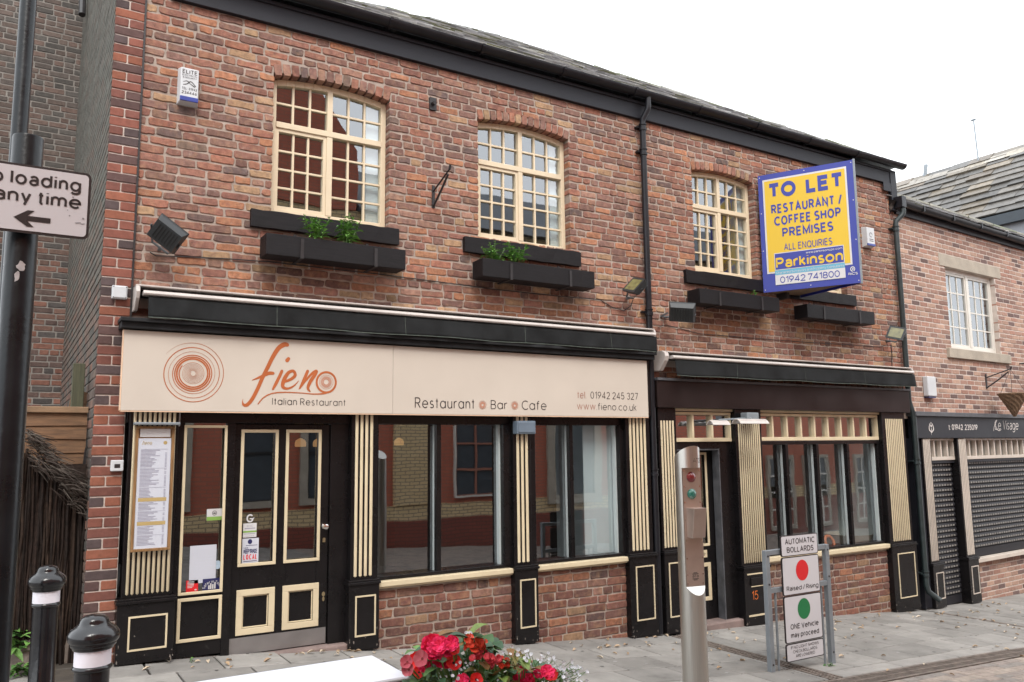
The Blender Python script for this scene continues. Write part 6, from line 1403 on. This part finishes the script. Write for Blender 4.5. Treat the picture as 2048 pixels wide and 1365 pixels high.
NL = thing('no_loading_plate', 'white no loading at any time plate with left arrow on the black post', 'sign', (pt_.x, yP, py(60, 470, yP).z))
TN = lambda k: (lambda a, z: (a, yP-.0012*k, z))
x1, z1, z0 = py(181, 400, yP).x, py(100, 338.5, yP).z, py(100, 472, yP).z; z1 += .003; x0 = x1-.445
mb = MB(); n0 = len(rrect(mb, TN(0), x0, x1, z0, z1, .016)); f = mb.f[0]; m = len(mb.v); mb.add([(p[0], yP+.003, p[2]) for p in list(mb.v)], [tuple(range(m))[::-1]]); mb.f += [(i, (i+1) % m, m+(i+1) % m, m+i) for i in range(m)]
pl_ = mb.build('plate', M['ink_b'] if 'ink_b' in M else M['ink'], NL)
mb = MB(); rrect(mb, TN(1), x0+.007, x1-.007, z0+.007, z1-.007, .011); mb.build('white_face', M['white_sign'], NL)
mb = MB(); T_ = TN(2)
def U(u, v): p = py(u, v, yP); return p.x, p.z
xb0, zb0_ = U(42, 381); xe, _ = U(160, 410)
put_text(mb, 'No loading', T_, xe-.258, xe, z0+.140, .040, .012)
put_text(mb, 'at any time', T_, xe-.280, xe+.003, z0+.088, .040, .012)
ax0, az = U(27, 432); ax1, _ = U(101, 440); az = z0+.043
mb.add([T_(ax0, az), T_(ax0+.034, az-.024), T_(ax0+.051, az-.024), T_(ax0+.034, az-.0075), T_(ax1, az-.0075), T_(ax1, az+.0075), T_(ax0+.034, az+.0075), T_(ax0+.051, az+.024), T_(ax0+.034, az+.024)], [(0, 1, 2, 3), (0, 3, 4, 5), (0, 5, 6), (0, 6, 7, 8)])
mb.build('lettering', M['ink'], NL)
mb = MB()
for u, v, r in ((166, 438, .003), (146, 395, .0026), (139, 432, .0022), (135, 421, .0016)): c = U(u, v); disc(mb, TN(2), c[0], c[1], r, r*.8, 9)
for i in range(7): c = U(152+i*2.6, 446+rnd(-1, 1)+i*.4); disc(mb, TN(2), c[0], c[1], .003, .0012, 8)
mb.build('scuff', pm('scuff', (.25, .24, .25), .8, .3, 60, 0), NL)
for z in (z0+.05, z1-.05):
    mb = MB(); mb.tube([(pt_.x+.0445*math.cos(rad(a)), pt_.y+.0445*math.sin(rad(a)), z) for a in range(0, 361, 20)], .004, 6); mb.box(pt_.x-.012, pt_.x+.012, yP+.004, pt_.y-.03, z-.01, z+.01); mb.build('clip', M['galv'], NL)

# ------------------------------------------------------------------ AUTOMATIC BOLLARD SIGN FRAME
zf = g(6.35)
YF2 = -1.76
fl_, fr_ = py(1541, 1345, YF2), py(1664, 1326, YF2); ftl, ftr = py(1533, 1104, YF2), py(1650, 1086, YF2)
FX0, FX1 = (fl_.x+ftl.x)/2, (fr_.x+ftr.x)/2; FZT = (ftl.z+ftr.z)/2
AF = thing('bollard_sign', 'grey metal sign frame with automatic bollards signs standing on the pavement', 'sign', ((FX0+FX1)/2, YF2, g(FX0)))
hw = .025
for x in (FX0, FX1):
    mb = MB(); mb.box(x-hw, x+hw, YF2-hw, YF2+hw, g(x)-.02, FZT); o = mb.build('post', M['galv'], AF, bevel=.004)
    mb = MB()
    for z in (FZT-.05, FZT-.30, FZT-1.0): mb.tube([(x, YF2-hw-.004, z), (x, YF2-hw+.002, z)], .009, 10)
    mb.build('bolt', M['ink'], o)
for dz in (.022, .36, 1.13):
    mb = MB(); mb.box(FX0+hw, FX1-hw, YF2-.022, YF2+.022, FZT-dz-.022, FZT-dz+.022); mb.build('rail', M['galv'], AF, bevel=.003)
for x in (FX0+.10, FX1-.10): mb = MB(); mb.tube([(x, YF2, FZT-1.13), (x, YF2, FZT-.36)], .011, 10); mb.build('bar', M['galv'], AF, smooth=True)
yS = YF2-.05
def sgn(u0, v0, u1, v1, u2, v2, u3, v3):      # TL TR BR BL pixels
    ps = [py(u, v, yS) for u, v in ((u0, v0), (u1, v1), (u2, v2), (u3, v3))]; return (ps[0].x+ps[3].x)/2, (ps[1].x+ps[2].x)/2, (ps[2].z+ps[3].z)/2, (ps[0].z+ps[1].z)/2
rs = [sgn(1561, 1073, 1634, 1064, 1636, 1105, 1563, 1115), sgn(1563.5, 1118, 1637, 1108, 1641, 1180, 1568, 1194), sgn(1567.5, 1197, 1641, 1183, 1646, 1272, 1572, 1290), sgn(1572, 1293, 1646, 1275, 1647, 1309, 1573, 1330)]
X0 = sum(r[0] for r in rs)/4; X1 = sum(r[1] for r in rs)/4
T0, T1, T2_ = (lambda a, z: (a, yS, z)), (lambda a, z: (a, yS-.0012, z)), (lambda a, z: (a, yS-.0024, z))
zs_ = [rs[0][3], (rs[0][2]+rs[1][3])/2, (rs[1][2]+rs[2][3])/2, (rs[2][2]+rs[3][3])/2, rs[3][2]]
for i in range(4):
    za, zb_ = zs_[i+1]+.003, zs_[i]-.003; pn = part('plate', AF)
    mb = MB(); rrect(mb, T0, X0, X1, za, zb_, .02); m = len(mb.v); mb.add([(p[0], yS+.012, p[2]) for p in list(mb.v)], [tuple(range(m))[::-1]]); mb.f += [(k, (k+1) % m, m+(k+1) % m, m+k) for k in range(m)]; mb.build('plate', M['ink'], pn)
    mb = MB(); rrect(mb, T1, X0+.008, X1-.008, za+.008, zb_-.008, .015); mb.build('white_face', M['white_sign'], pn)
    mb = MB(); h = zb_-za; W_ = X1-X0; cxx = (X0+X1)/2
    if i == 0: put_text(mb, 'AUTOMATIC', T2_, X0+.055, X1-.045, za+h*.56, h*.27, .012); put_text(mb, 'BOLLARDS', T2_, X0+.075, X1-.065, za+h*.17, h*.27, .012)
    if i == 1:
        put_text(mb, 'Raised / Rising', T2_, X0+.045, X1-.025, za+h*.115, h*.125, .011); cm_ = MB(); disc(cm_, T2_, cxx+.015, za+h*.62, W_*.17, h*.275, 40); cm_.build('red_disc', M['red'], pn)
    if i == 2:
        put_text(mb, 'ONE Vehicle', T2_, X0+.07, X1-.055, za+h*.285, h*.115, .011); put_text(mb, 'may proceed', T2_, X0+.07, X1-.055, za+h*.105, h*.115, .011); cm_ = MB(); disc(cm_, T2_, cxx+.01, za+h*.69, W_*.17, h*.225, 40); cm_.build('green_disc', M['green'], pn)
    if i == 3:
        for s_, k in (('IF NO LIGHT SHOWS', .70), ('CHECK BOLLARDS', .45), ('ARE LOWERED', .20)): wd = {.70: .08, .45: .105, .20: .14}[k]; put_text(mb, s_, T2_, X0+wd-.02, X1-wd+.01, za+h*k, h*.17, .006)
    mb.build('lettering', M['ink'], pn)

# ------------------------------------------------------------------ STAINLESS ENTRY POST
et = 5.6; ebase = pd(1393, 1400, et)
EP = thing('entry_post', 'stainless steel traffic control post with red and green lamps', 'control post', (ebase.x, ebase.y, g(ebase.x)))
R = .5*53/FPX*et*.98; ex, ey = ebase.x, ebase.y
# outward direction of the flat lamp face: towards the camera and turned to the right of it
tc_ = Vector((CAM.x-ex, CAM.y-ey, 0)).normalized(); an = rad(33); fd = Vector((tc_.x*math.cos(an)-tc_.y*math.sin(an), tc_.x*math.sin(an)+tc_.y*math.cos(an), 0)); fr2 = Vector((-fd.y, fd.x, 0))
def zpix(v): return pd(1393, v, et).z
zh0, zf0, zf1, ztop, zlow = zpix(937), zpix(1176), zpix(937), zpix(892), zpix(926)
def LP(a, b, z): q = fd*b+fr2*a; return (ex+q.x, ey+q.y, z)
n = 48; CUT = R*.52
ang = [2*math.pi*k/n for k in range(n)]
full = [(R*math.sin(a), R*math.cos(a)) for a in ang]; cutp = [(a_, min(b_, CUT)) for a_, b_ in full]
mb = MB(); vs = []; rows = [(full, [g(ex)-.02]*n), (full, [zf0-.10+ .0 for _ in full])]
# lower shaft ends in a curved scoop up to the flat face
sc_top = [zf0-(.055*max(0, (b_-CUT)/(R-CUT)))for a_, b_ in full]
vs += [LP(a, b, g(ex)-.02) for a, b in full]+[LP(a, b, z) for (a, b), z in zip(full, sc_top)]
fs = [(k, (k+1) % n, n+(k+1) % n, n+k) for k in range(n)]
vs += [LP(a, b, zf0) for a, b in cutp]; fs += [(n+k, n+(k+1) % n, 2*n+(k+1) % n, 2*n+k) for k in range(n)]
vs += [LP(a, b, zf1) for a, b in cutp]; fs += [(2*n+k, 2*n+(k+1) % n, 3*n+(k+1) % n, 3*n+k) for k in range(n)]
vs += [LP(a, b, zf1) for a, b in full]; fs += [(3*n+k, 3*n+(k+1) % n, 4*n+(k+1) % n, 4*n+k) for k in range(n)]
vs += [LP(a, b, zlow+(ztop-zlow)*(.5+.5*(b/R))) for a, b in full]; fs += [(4*n+k, 4*n+(k+1) % n, 5*n+(k+1) % n, 5*n+k) for k in range(n)]
fs.append(tuple(range(5*n, 6*n)))
mb.add(vs, fs); mb.build('column', M['steel'], EP, smooth=True, angle=30)
pw_ = math.sqrt(R*R-CUT*CUT)*.93
Lf = lambda o: (lambda a, z: LP(a, CUT+o, z))
mb = MB(); rect(mb, Lf(.0015), -pw_, pw_, zf0+.004, zf1-.004); mb.build('face_panel', M['steel_panel'], EP)
mb = MB()
for z in (zf1-.02, zf1-.13, zf1-.24, zf1-.36, zf1-.5, zf1-.62, zf1-.73, zf0+.02):
    for a in (-pw_*.88, pw_*.88): disc(mb, Lf(.004), a, z, .005, .005, 8)
mb.build('screw', M['chrome'], EP)
def lens(v, mat):
    z = zpix(v); mb = MB(); vs = []; n_ = 24; fs = []
    for r, o in ((.036, .0015), (.036, .006), (.031, .008), (.022, .016), (.010, .020)): vs += [LP(-.004+r*math.cos(2*math.pi*k/n_), CUT+o, z+r*math.sin(2*math.pi*k/n_)) for k in range(n_)]
    fs = [(j*n_+k, j*n_+(k+1) % n_, (j+1)*n_+(k+1) % n_, (j+1)*n_+k) for j in range(4) for k in range(n_)]+[tuple(range(4*n_, 5*n_))]
    mb.add(vs, fs); mb.build('lamp', M[mat], EP, smooth=True)
lens(956, 'lamp_red'); lens(990.5, 'lamp_green')
zc0, zc1 = zpix(1078), zpix(1018); mb = MB(); w_ = pw_*.80; c_ = [(-w_, 0), (w_, 0), (w_, .085), (-w_, .105)]
mb.add([LP(a, CUT+.002+b*k, z) for z, k in ((zc0, .68), (zc1, 1)) for a, b in c_], [(0, 1, 2, 3), (7, 6, 5, 4), (0, 4, 5, 1), (1, 5, 6, 2), (2, 6, 7, 3), (3, 7, 4, 0)]); mb.build('card_reader', M['steel_panel'], EP, bevel=.003)
mb = MB(); put_text(mb, 'ATG', lambda a, z: LP(a*R*1.01 if False else R*1.012*math.sin(a), R*1.012*math.cos(a), z), -.12, .75, zpix(927), .034, .006); 
c = (0, zpix(1156)); rr = .030
for dz, hw_ in ((-.024, .016), (-.016, .025), (.016, .025), (.024, .016)): rect(mb, Lf(.003), -hw_, hw_, c[1]+dz-.003, c[1]+dz+.003)
put_text(mb, 'ata', Lf(.003), -.026, .026, c[1]-.008, .022, .01); mb.build('engraving', pm('engraved mark', (.10, .08, .07), .6, .1), EP)

# ------------------------------------------------------------------ WHITE TOPPED BOX and PLANTER at the bottom edge
qs = [pd(u, v, 1) for u, v in ((374, 1365), (735, 1310), (755, 1312), (800, 1355))]
def pzz(u, v, z): d = ray(u, v); return CAM+d*((z-CAM.z)/d.z)
zt = .78; a, b, c, d_ = [pzz(u, v, zt) for u, v in ((374, 1365), (745, 1310), (756, 1312), (800, 1354))]
WB = thing('white_topped_box', 'long street box with bright white flat lid at the bottom edge', 'box', ((a.x+b.x)/2, (b.y+d_.y)/2, g(1)))
lx0, lx1, ly0, ly1 = a.x-.35, (b.x+d_.x)/2+.02, d_.y, b.y
mb = MB(); mb.box(lx0, lx1, ly0, ly1, zt-.018, zt); mb.build('lid', pm('white painted lid', (.62, .62, .66), .5, .03, 4, .03, 40, spots=-.05), WB, bevel=.008)
mb = MB(); mb.box(lx0, lx1-.03, ly1+.0005, ly1+.022, zt-.022, zt-.006); mb.build('edge_strip', M['grey_plastic'], WB, bevel=.003)
mb = MB(); mb.box(lx0+.01, lx1-.01, ly0+.012, ly1-.012, g(1)-.02, zt-.018); mb.build('side', pm('red brown timber side', (.30, .16, .11), .6, .2, 5, .15, 60), WB, bevel=.004)
PC = pd(985, 1395, 3.05)
PL = thing('planter', 'dark round street planter holding the red and white flowers', 'planter', (PC.x, PC.y, g(PC.x))); zr = PC.z-.09
mb = MB(); mb.lathe([(.20, g(PC.x)-.02), (.24, g(PC.x)+.1), (.30, zr-.06), (.32, zr-.05), (.32, zr), (.29, zr), (.28, zr-.06)], (PC.x, PC.y, 0), 32); mb.build('tub', pm('dark planter', (.03, .03, .03), .6, .2), PL, smooth=True)
mb = MB(); mb.lathe([(.285, zr-.05), (.15, zr-.03), (.01, zr-.02)], (PC.x, PC.y, 0), 24); mb.build('soil', M['soil'], PL)
def flower_disc(mb, p, n, r, petals, cols, cup=.35, throat=None, layers=1, ruff=.12):
    n = Vector(n).normalized(); s = n.cross(Vector((0, 0, 1))); s = s.normalized() if s.length > .01 else Vector((1, 0, 0)); u = s.cross(n); p = Vector(p)
    for L_ in range(layers):
        rl = r*(1-.22*L_); off = rnd(0, 6.28)
        for k in range(petals):
            a = off+2*math.pi*k/petals; wd = math.pi/petals*1.35; c = random.choice(cols); vs = []; m = 5
            for j in range(4):
                f = (j+.15)/3.15
                for i in range(m):
                    t = (i/(m-1)-.5)*2; aa = a+t*wd*(.55+.45*f)*(1 if f < .9 else .82); rr = rl*f*(1-.10*abs(t)**2*(f > .8))
                    h = cup*rl*f*f+L_*.22*rl+ruff*rl*f*math.sin(t*4+k*2+j)*.6+.03*rl*abs(t)
                    vs.append(p+(s*math.cos(aa)+u*math.sin(aa))*rr+n*h)
            mb.add(vs, [(j*m+i, j*m+i+1, (j+1)*m+i+1, (j+1)*m+i) for j in range(3) for i in range(m-1)], c)
    if throat:
        vs = [p+(s*math.cos(2*math.pi*k/10)+u*math.sin(2*math.pi*k/10))*r*.17+n*r*.07 for k in range(10)]; mb.add(vs, [tuple(range(10))], throat)
HOT = [(.74, .02, .10), (.78, .035, .13), (.68, .015, .065)]; RED = [(.55, .010, .012), (.60, .016, .014)]; PINK = [(.62, .09, .12), (.60, .065, .08)]; COR = [(.60, .065, .03), (.56, .045, .02)]; VEIN = [(.44, .11, .13), (.38, .07, .09)]
def toward(u): return Vector((rnd(-.35, .35), -1, rnd(.1, .6)))
def flower_plant(label, kind, blooms, leaves, name):
    """blooms: (u, v, r px, style)"""
    t = thing(name, label, 'flower', (PC.x, PC.y, zr)); fm = MB(); lm = MB(); sm = MB(); base = Vector((PC.x, PC.y, zr-.02))
    uc = sum(b[0] for b in blooms)/len(blooms); root = Vector((PC.x+(uc-985)/FPX*2.2, PC.y, zr-.03))
    for u, v, r, st in blooms:
        p = pd(u, v, 2.82+rnd(-.05, .05)); rm = r*1.12/FPX*2.82; nn = (CAM-p).normalized()+Vector((rnd(-.4, .4), 0, rnd(0, .5)))
        if st == 'hot': flower_disc(fm, p, nn, rm, 6, HOT, .30, None, 3, .28)
        elif st == 'red': flower_disc(fm, p, nn, rm, 5, RED, .30, (.02, .008, .01), 1, .1)
        elif st == 'vein': flower_disc(fm, p, nn+Vector((-.8, 0, .2)), rm, 5, VEIN, .5, (.15, .02, .02), 1, .15)
        elif st == 'cor': 
            for _ in range(7): flower_disc(fm, p+Vector((rnd(-1, 1), rnd(-.5, .5), rnd(-.7, .7)))*rm*.8, nn+Vector((rnd(-.8, .8), 0, rnd(-.3, .8))), rm*.5, 5, COR, .35, None, 1, .15)
        elif st == 'pink':
            for _ in range(6): flower_disc(fm, p+Vector((rnd(-1, 1), rnd(-.5, .5), rnd(-.6, .6)))*rm*.7, nn+Vector((rnd(-.8, .8), 0, rnd(-.3, .8))), rm*.55, 5, PINK, .5, None, 2, .15)
        sm.tube([tuple(root), tuple(root.lerp(p, .55)+Vector((0, 0, .03))), tuple(p-nn*.01)], [.005, .004, .003], 5, col=(.10, .16, .04))
    for (u0, u1, v0, v1, nl, sz, cols) in leaves:
        for _ in range(nl):
            p = pd(rnd(u0, u1), rnd(v0, v1), (3.06+rnd(-.15, .15)) if random.random() < .8 else 2.80); a = rnd(0, 6.28); el = rnd(-.1, .7); k = rnd(.7, 1.25); c = tuple(x*k for x in random.choice(cols))
            shp = lambda f: (max(.02, math.sin(math.pi*min(1, f*.9+.04)))**.7)*(1+.10*math.cos(f*40))
            leaf_blade(lm, p, (math.cos(a)*math.cos(el), math.sin(a)*math.cos(el)-.3, math.sin(el)), (0, 0, 1), sz*rnd(.7, 1.2), sz*rnd(.45, .65), c, .22, .35, 8, shp)
            if random.random() < .35: sm.tube([tuple(root), tuple(p)], [.004, .0025], 4, col=(.09, .15, .04))
    fm.build('flowers', M['petal'], t, smooth=True); lm.build('leaves', M['leaf'], t); sm.build('stems', M['leaf'], t)
G1 = [(.055, .13, .04), (.04, .10, .045), (.075, .16, .045), (.035, .085, .04)]; G2 = [(.11, .15, .03), (.16, .13, .03), (.13, .19, .04), (.20, .10, .03)]; G3 = [(.11, .21, .06), (.14, .25, .07)]
flower_plant('tall plant with big frilly hot pink begonia flowers at the left of the planter', 'begonia', [(864, 1296, 24, 'hot'), (884, 1314, 26, 'hot'), (868, 1318, 20, 'hot'), (880, 1292, 17, 'hot'), (904, 1287, 14, 'hot'), (899, 1300, 13, 'hot'), (910, 1300, 10, 'red')], [(822, 920, 1318, 1375, 46, .075, G1), (810, 850, 1290, 1330, 10, .05, G3), (860, 915, 1290, 1320, 8, .06, G1)], 'begonia')
flower_plant('dark red petunias with black throats and veined pink petunias on the left', 'petunia', [(907, 1327, 15, 'red'), (834, 1322, 16, 'red'), (845, 1318, 15, 'vein'), (815, 1325, 12, 'vein'), (838, 1345, 11, 'red'), (952, 1360, 12, 'red'), (926, 1363, 13, 'hot'), (818, 1340, 12, 'vein'), (850, 1332, 13, 'hot')], [(830, 960, 1320, 1385, 36, .055, G1), (848, 868, 1318, 1340, 10, .05, G3), (955, 985, 1335, 1365, 12, .06, G3)], 'petunia')
flower_plant('orange red begonia under the tallest leaves in the middle of the planter', 'begonia', [(950, 1289, 17, 'cor'), (966, 1290, 11, 'cor'), (940, 1292, 10, 'cor'), (935, 1282, 11, 'cor'), (958, 1296, 10, 'cor')], [(918, 985, 1278, 1345, 46, .085, G1), (925, 965, 1270, 1290, 8, .10, G2), (968, 985, 1282, 1310, 7, .08, G1), (915, 930, 1272, 1290, 5, .06, G3)], 'begonia')
flower_plant('salmon pink geranium cluster in the centre of the planter', 'geranium', [(957, 1312, 13, 'pink'), (978, 1318, 13, 'pink'), (992, 1322, 10, 'pink'), (998, 1320, 9, 'cor'), (1010, 1328, 10, 'cor'), (970, 1306, 9, 'pink'), (986, 1330, 9, 'pink')], [(940, 1030, 1318, 1385, 46, .07, G1+G2), (1020, 1050, 1305, 1330, 16, .055, G2)], 'geranium')
flower_plant('hot pink and crimson begonias at the right of the planter', 'begonia', [(1046, 1354, 18, 'hot'), (1052, 1362, 16, 'hot'), (1078, 1347, 11, 'hot'), (1094, 1346, 14, 'hot'), (1104, 1350, 12, 'red'), (1036, 1352, 12, 'hot')], [(1000, 1090, 1335, 1390, 50, .07, G1+G2), (1050, 1070, 1330, 1350, 8, .06, G2)], 'begonia')
LB = thing('lobelia', 'cloud of tiny white flowers on thin stems at the right of the planter', 'flower', (PC.x+.2, PC.y, zr)); fm = MB(); sm = MB()
WH = [(.58, .58, .60), (.52, .53, .56)]
for (u0, u1, v0, v1, k) in ((1105, 1175, 1330, 1372, 60), (1050, 1110, 1305, 1345, 26), (1000, 1060, 1300, 1325, 16), (1120, 1165, 1322, 1340, 8), (930, 945, 1262, 1275, 7), (880, 950, 1320, 1345, 26), (1018, 1040, 1292, 1300, 4), (870, 1000, 1335, 1372, 24)):
    for _ in range(k):
        p = pd(rnd(u0, u1), rnd(v0, v1), 2.88+rnd(-.12, .12)); nn = (CAM-p).normalized()+Vector((rnd(-.9, .9), 0, rnd(-.2, .9)))
        flower_disc(fm, p, nn, rnd(.004, .0075), 3, WH, .2, None, 1, .1)
        if u0 >= 1000: 
            r_ = Vector((PC.x+rnd(.10, .24), PC.y+rnd(-.1, .1), zr-.02)); sm.tube([tuple(r_), tuple(r_.lerp(p, .6)+Vector((0, 0, .04))), tuple(p)], [.0018, .0015, .001], 4, col=(.12, .2, .07))
            for f in (.5, .65, .8, .92): a = rnd(0, 6.28); leaf_blade(sm, r_.lerp(p, f)+Vector((0, 0, .04*(1-f))), (math.cos(a), math.sin(a), .4), (0, 0, 1), .014, .004, (.13, .22, .07), n=3)
fm.build('flowers', M['petal'], LB); sm.build('stems', M['leaf'], LB)

# ------------------------------------------------------------------ INSIDE THE SHOPS
for u, v, y in ((601, 886, 1.1), (637, 886, 1.1), (798, 884, 1.6)):
    p = py(u, v, y); lab = {601: 'left of the two pendant lamps glowing behind the door glass', 637: 'right of the two pendant lamps glowing behind the door glass', 798: 'pendant lamp glowing behind the first shop window'}[u]
    t = thing('pendant_lamp', lab, 'lamp', tuple(p), group='warm pendant lamps inside the restaurant'); mb = MB(); mb.lathe([(.05, -.04), (.055, -.03), (.056, .0), (.045, .025), (.012, .045)], tuple(p), 20); mb.build('shade', M['warm'], t, smooth=True); mb = MB(); mb.tube([(p.x, p.y, p.z+.05), (p.x, p.y, 2.46)], .005, 6); mb.build('cord', M['ink'], t)
p = py(1690, 1085, .55); t = thing('ivory_tub', 'ivory rounded tub standing inside the third shop window', 'tub', (p.x, .6, -.3)); mb = MB(); mb.lathe([(.20, -.30), (.26, .0), (.31, .26), (.33, .30), (.31, .30), (.27, .20)], (p.x, .48, .05), 28); mb.build('tub', M['ivory'], t, smooth=True)
p = py(1659, 1086, .22); t = thing('orange_ring', 'orange plastic ring leaning inside the third shop window', 'ring', tuple(p)); mb = MB(); mb.tube([(p.x+.085*math.cos(rad(a)), p.y+.03*math.sin(rad(a)), p.z+.085*math.sin(rad(a))) for a in range(0, 361, 15)], .022, 10); mb.build('ring', M['orange'], t, smooth=True)

# ------------------------------------------------------------------ ACROSS THE STREET (seen in the window reflections)
def shader_brick(name, c1, c2, mo, off):
    m, t, b = nodes(name); N = t.nodes.new; L = t.links.new; tc = N('ShaderNodeTexCoord'); mp = N('ShaderNodeMapping'); mp.inputs['Rotation'].default_value = (rad(90), 0, 0); L(tc.outputs['Object'], mp.inputs[0])
    k = N('ShaderNodeTexBrick'); k.inputs['Scale'].default_value = 1; k.inputs['Brick Width'].default_value = .225; k.inputs['Row Height'].default_value = .075; k.inputs['Mortar Size'].default_value = .010
    k.inputs['Color1'].default_value = (*c1, 1); k.inputs['Color2'].default_value = (*c2, 1); k.inputs['Mortar'].default_value = (*mo, 1); L(mp.outputs[0], k.inputs[0]); L(k.outputs[0], b.inputs['Base Color']); b.inputs['Roughness'].default_value = .9; return m
RB = shader_brick('far red brick', (.46, .13, .075), (.40, .11, .065), (.30, .13, .09), 0)
CB = shader_brick('far cream brick', (.66, .50, .28), (.58, .43, .23), (.25, .19, .13), 0)
DB = shader_brick('far dark red brick', (.24, .06, .04), (.20, .05, .033), (.13, .05, .035), 0)
YO = -9.5
OB = thing('opposite_building', 'red and cream brick building across the street, seen only in window reflections', 'building', (12, YO-3, -.6))
def ob(name, mat, boxes, parent=OB):
    mb = MB()
    for bx in boxes: mb.box(*bx)
    return mb.build(name, mat, parent)
ob('wall', RB, [(-6, 34, YO-5, YO, .4, 6.45)])
ob('plinth', DB, [(-6, 34, YO-4.9, YO+.05, -1.6, .06)])
ob('cream_band', CB, [(-6, 34, YO-4.9, YO+.02, .06, .4), (-6, 34, YO-4.9, YO+.03, 6.45, 6.85), (7.25, 8.3, YO-.5, YO+.06, .4, 6.45), (-1.2, -.2, YO-.5, YO+.06, .4, 6.4)])
mb = MB(); mb.prism([(-2, YO+.06, 6.86), (6.35, YO+.06, 6.86), (6.35, YO+.06, 8.25), (5.25, YO+.06, 9.8), (-2, YO+.06, 9.8)], (0, -5, 0)); mb.build('gable', RB, OB)
mb = MB(); mb.prism([(6.4, YO+.25, 6.85), (6.4, YO-2.6, 8.75), (6.4, YO-5.4, 6.85)], (27.6, 0, 0)); mb.build('roof', pm('far slate roof', (.10, .11, .125), .55, .2, 3, .2, 30), OB)
def ow(x0, x1, z0, z1, sur, col, bars=(1, 2)):
    o = part('window', OB); mb = MB(); mb.box(x0-sur, x1+sur, YO-.1, YO+.09, z0-sur, z0); mb.box(x0-sur, x1+sur, YO-.1, YO+.09, z1, z1+sur); mb.box(x0-sur, x0, YO-.1, YO+.08, z0, z1); mb.box(x1, x1+sur, YO-.1, YO+.08, z0, z1)
    mb.build('surround', M['stone'] if sur > .05 else M['white_win'], o)
    mb = MB(); mb.box(x0, x1, YO, YO+.02, z0, z1); mb.build('pane', pm('dim pane', (.06, .07, .08), .12, .1), o)
    mb = MB(); w_ = .045
    for i in range(bars[0]+1): x = x0+(x1-x0)*i/bars[0]; mb.box(x-w_/2, x+w_/2, YO+.02, YO+.06, z0, z1)
    for i in range(bars[1]+1): z = z0+(z1-z0)*i/bars[1]; mb.box(x0, x1, YO+.021, YO+.058, z-w_/2, z+w_/2)
    mb.build('bars', M[col], o)
for a in ((3.95, 4.65, .62, 2.5, .14, 'ironblack'), (5.3, 6.2, .62, 2.5, .14, 'ironblack'), (11.5, 12.7, .45, 2.3, .22, 'ironblack'), (8.75, 9.8, .55, 2.3, .04, 'ink_brown', (2, 3)), (2.0, 2.9, .62, 2.5, .14, 'ironblack')): ow(*a)
for x in (17.4, 19.1, 20.7, 23.1, 25.5): ow(x, x+.95, -.75, 1.2, .10, 'white_win', (3, 4))
for x in (9.2, 12.0, 14.8, 17.6, 20.4, 23.2): ow(x, x+1.1, 3.4, 5.2, .12, 'white_win', (2, 3))

# ------------------------------------------------------------------ FALLEN LEAVES
lm_ = []
for k in range(4):
    mb = MB(); c = [(.42, .30, .19), (.48, .38, .27), (.33, .22, .13), (.55, .46, .35)][k]; leaf_blade(mb, (-.03, 0, .006), (1, 0, .1), (0, 0, 1), .06, .03, c, .5, .1, 5); o = mb.build('fallen_leaf', M['leaf']); lm_.append(o.data); bpy.data.objects.remove(o)
random.seed(11)
spots = []
for i in range(190):
    if i < 70: x, y = rnd(4.4, 13), -abs(random.gauss(0, .5))-.12
    elif i < 150: x, y = rnd(5.5, 13), rnd(-2.6, -.3)
    else: x, y = rnd(.9, 4), -abs(random.gauss(0, .15))-.12
    spots.append((x, y))
for i, (x, y) in enumerate(spots):
    o = bpy.data.objects.new('fallen_leaf', lm_[i % 4]); COL.objects.link(o); o.location = (x, y, g(x)+.003); o.rotation_euler = (rnd(-.3, .3), rnd(-.3, .3), rnd(0, 6.28)); o.scale = [rnd(.5, 1.15)]*3
    tag(o, 'dry brown leaf fallen on the grey paving', 'leaf', 'dry leaves scattered on the paving')
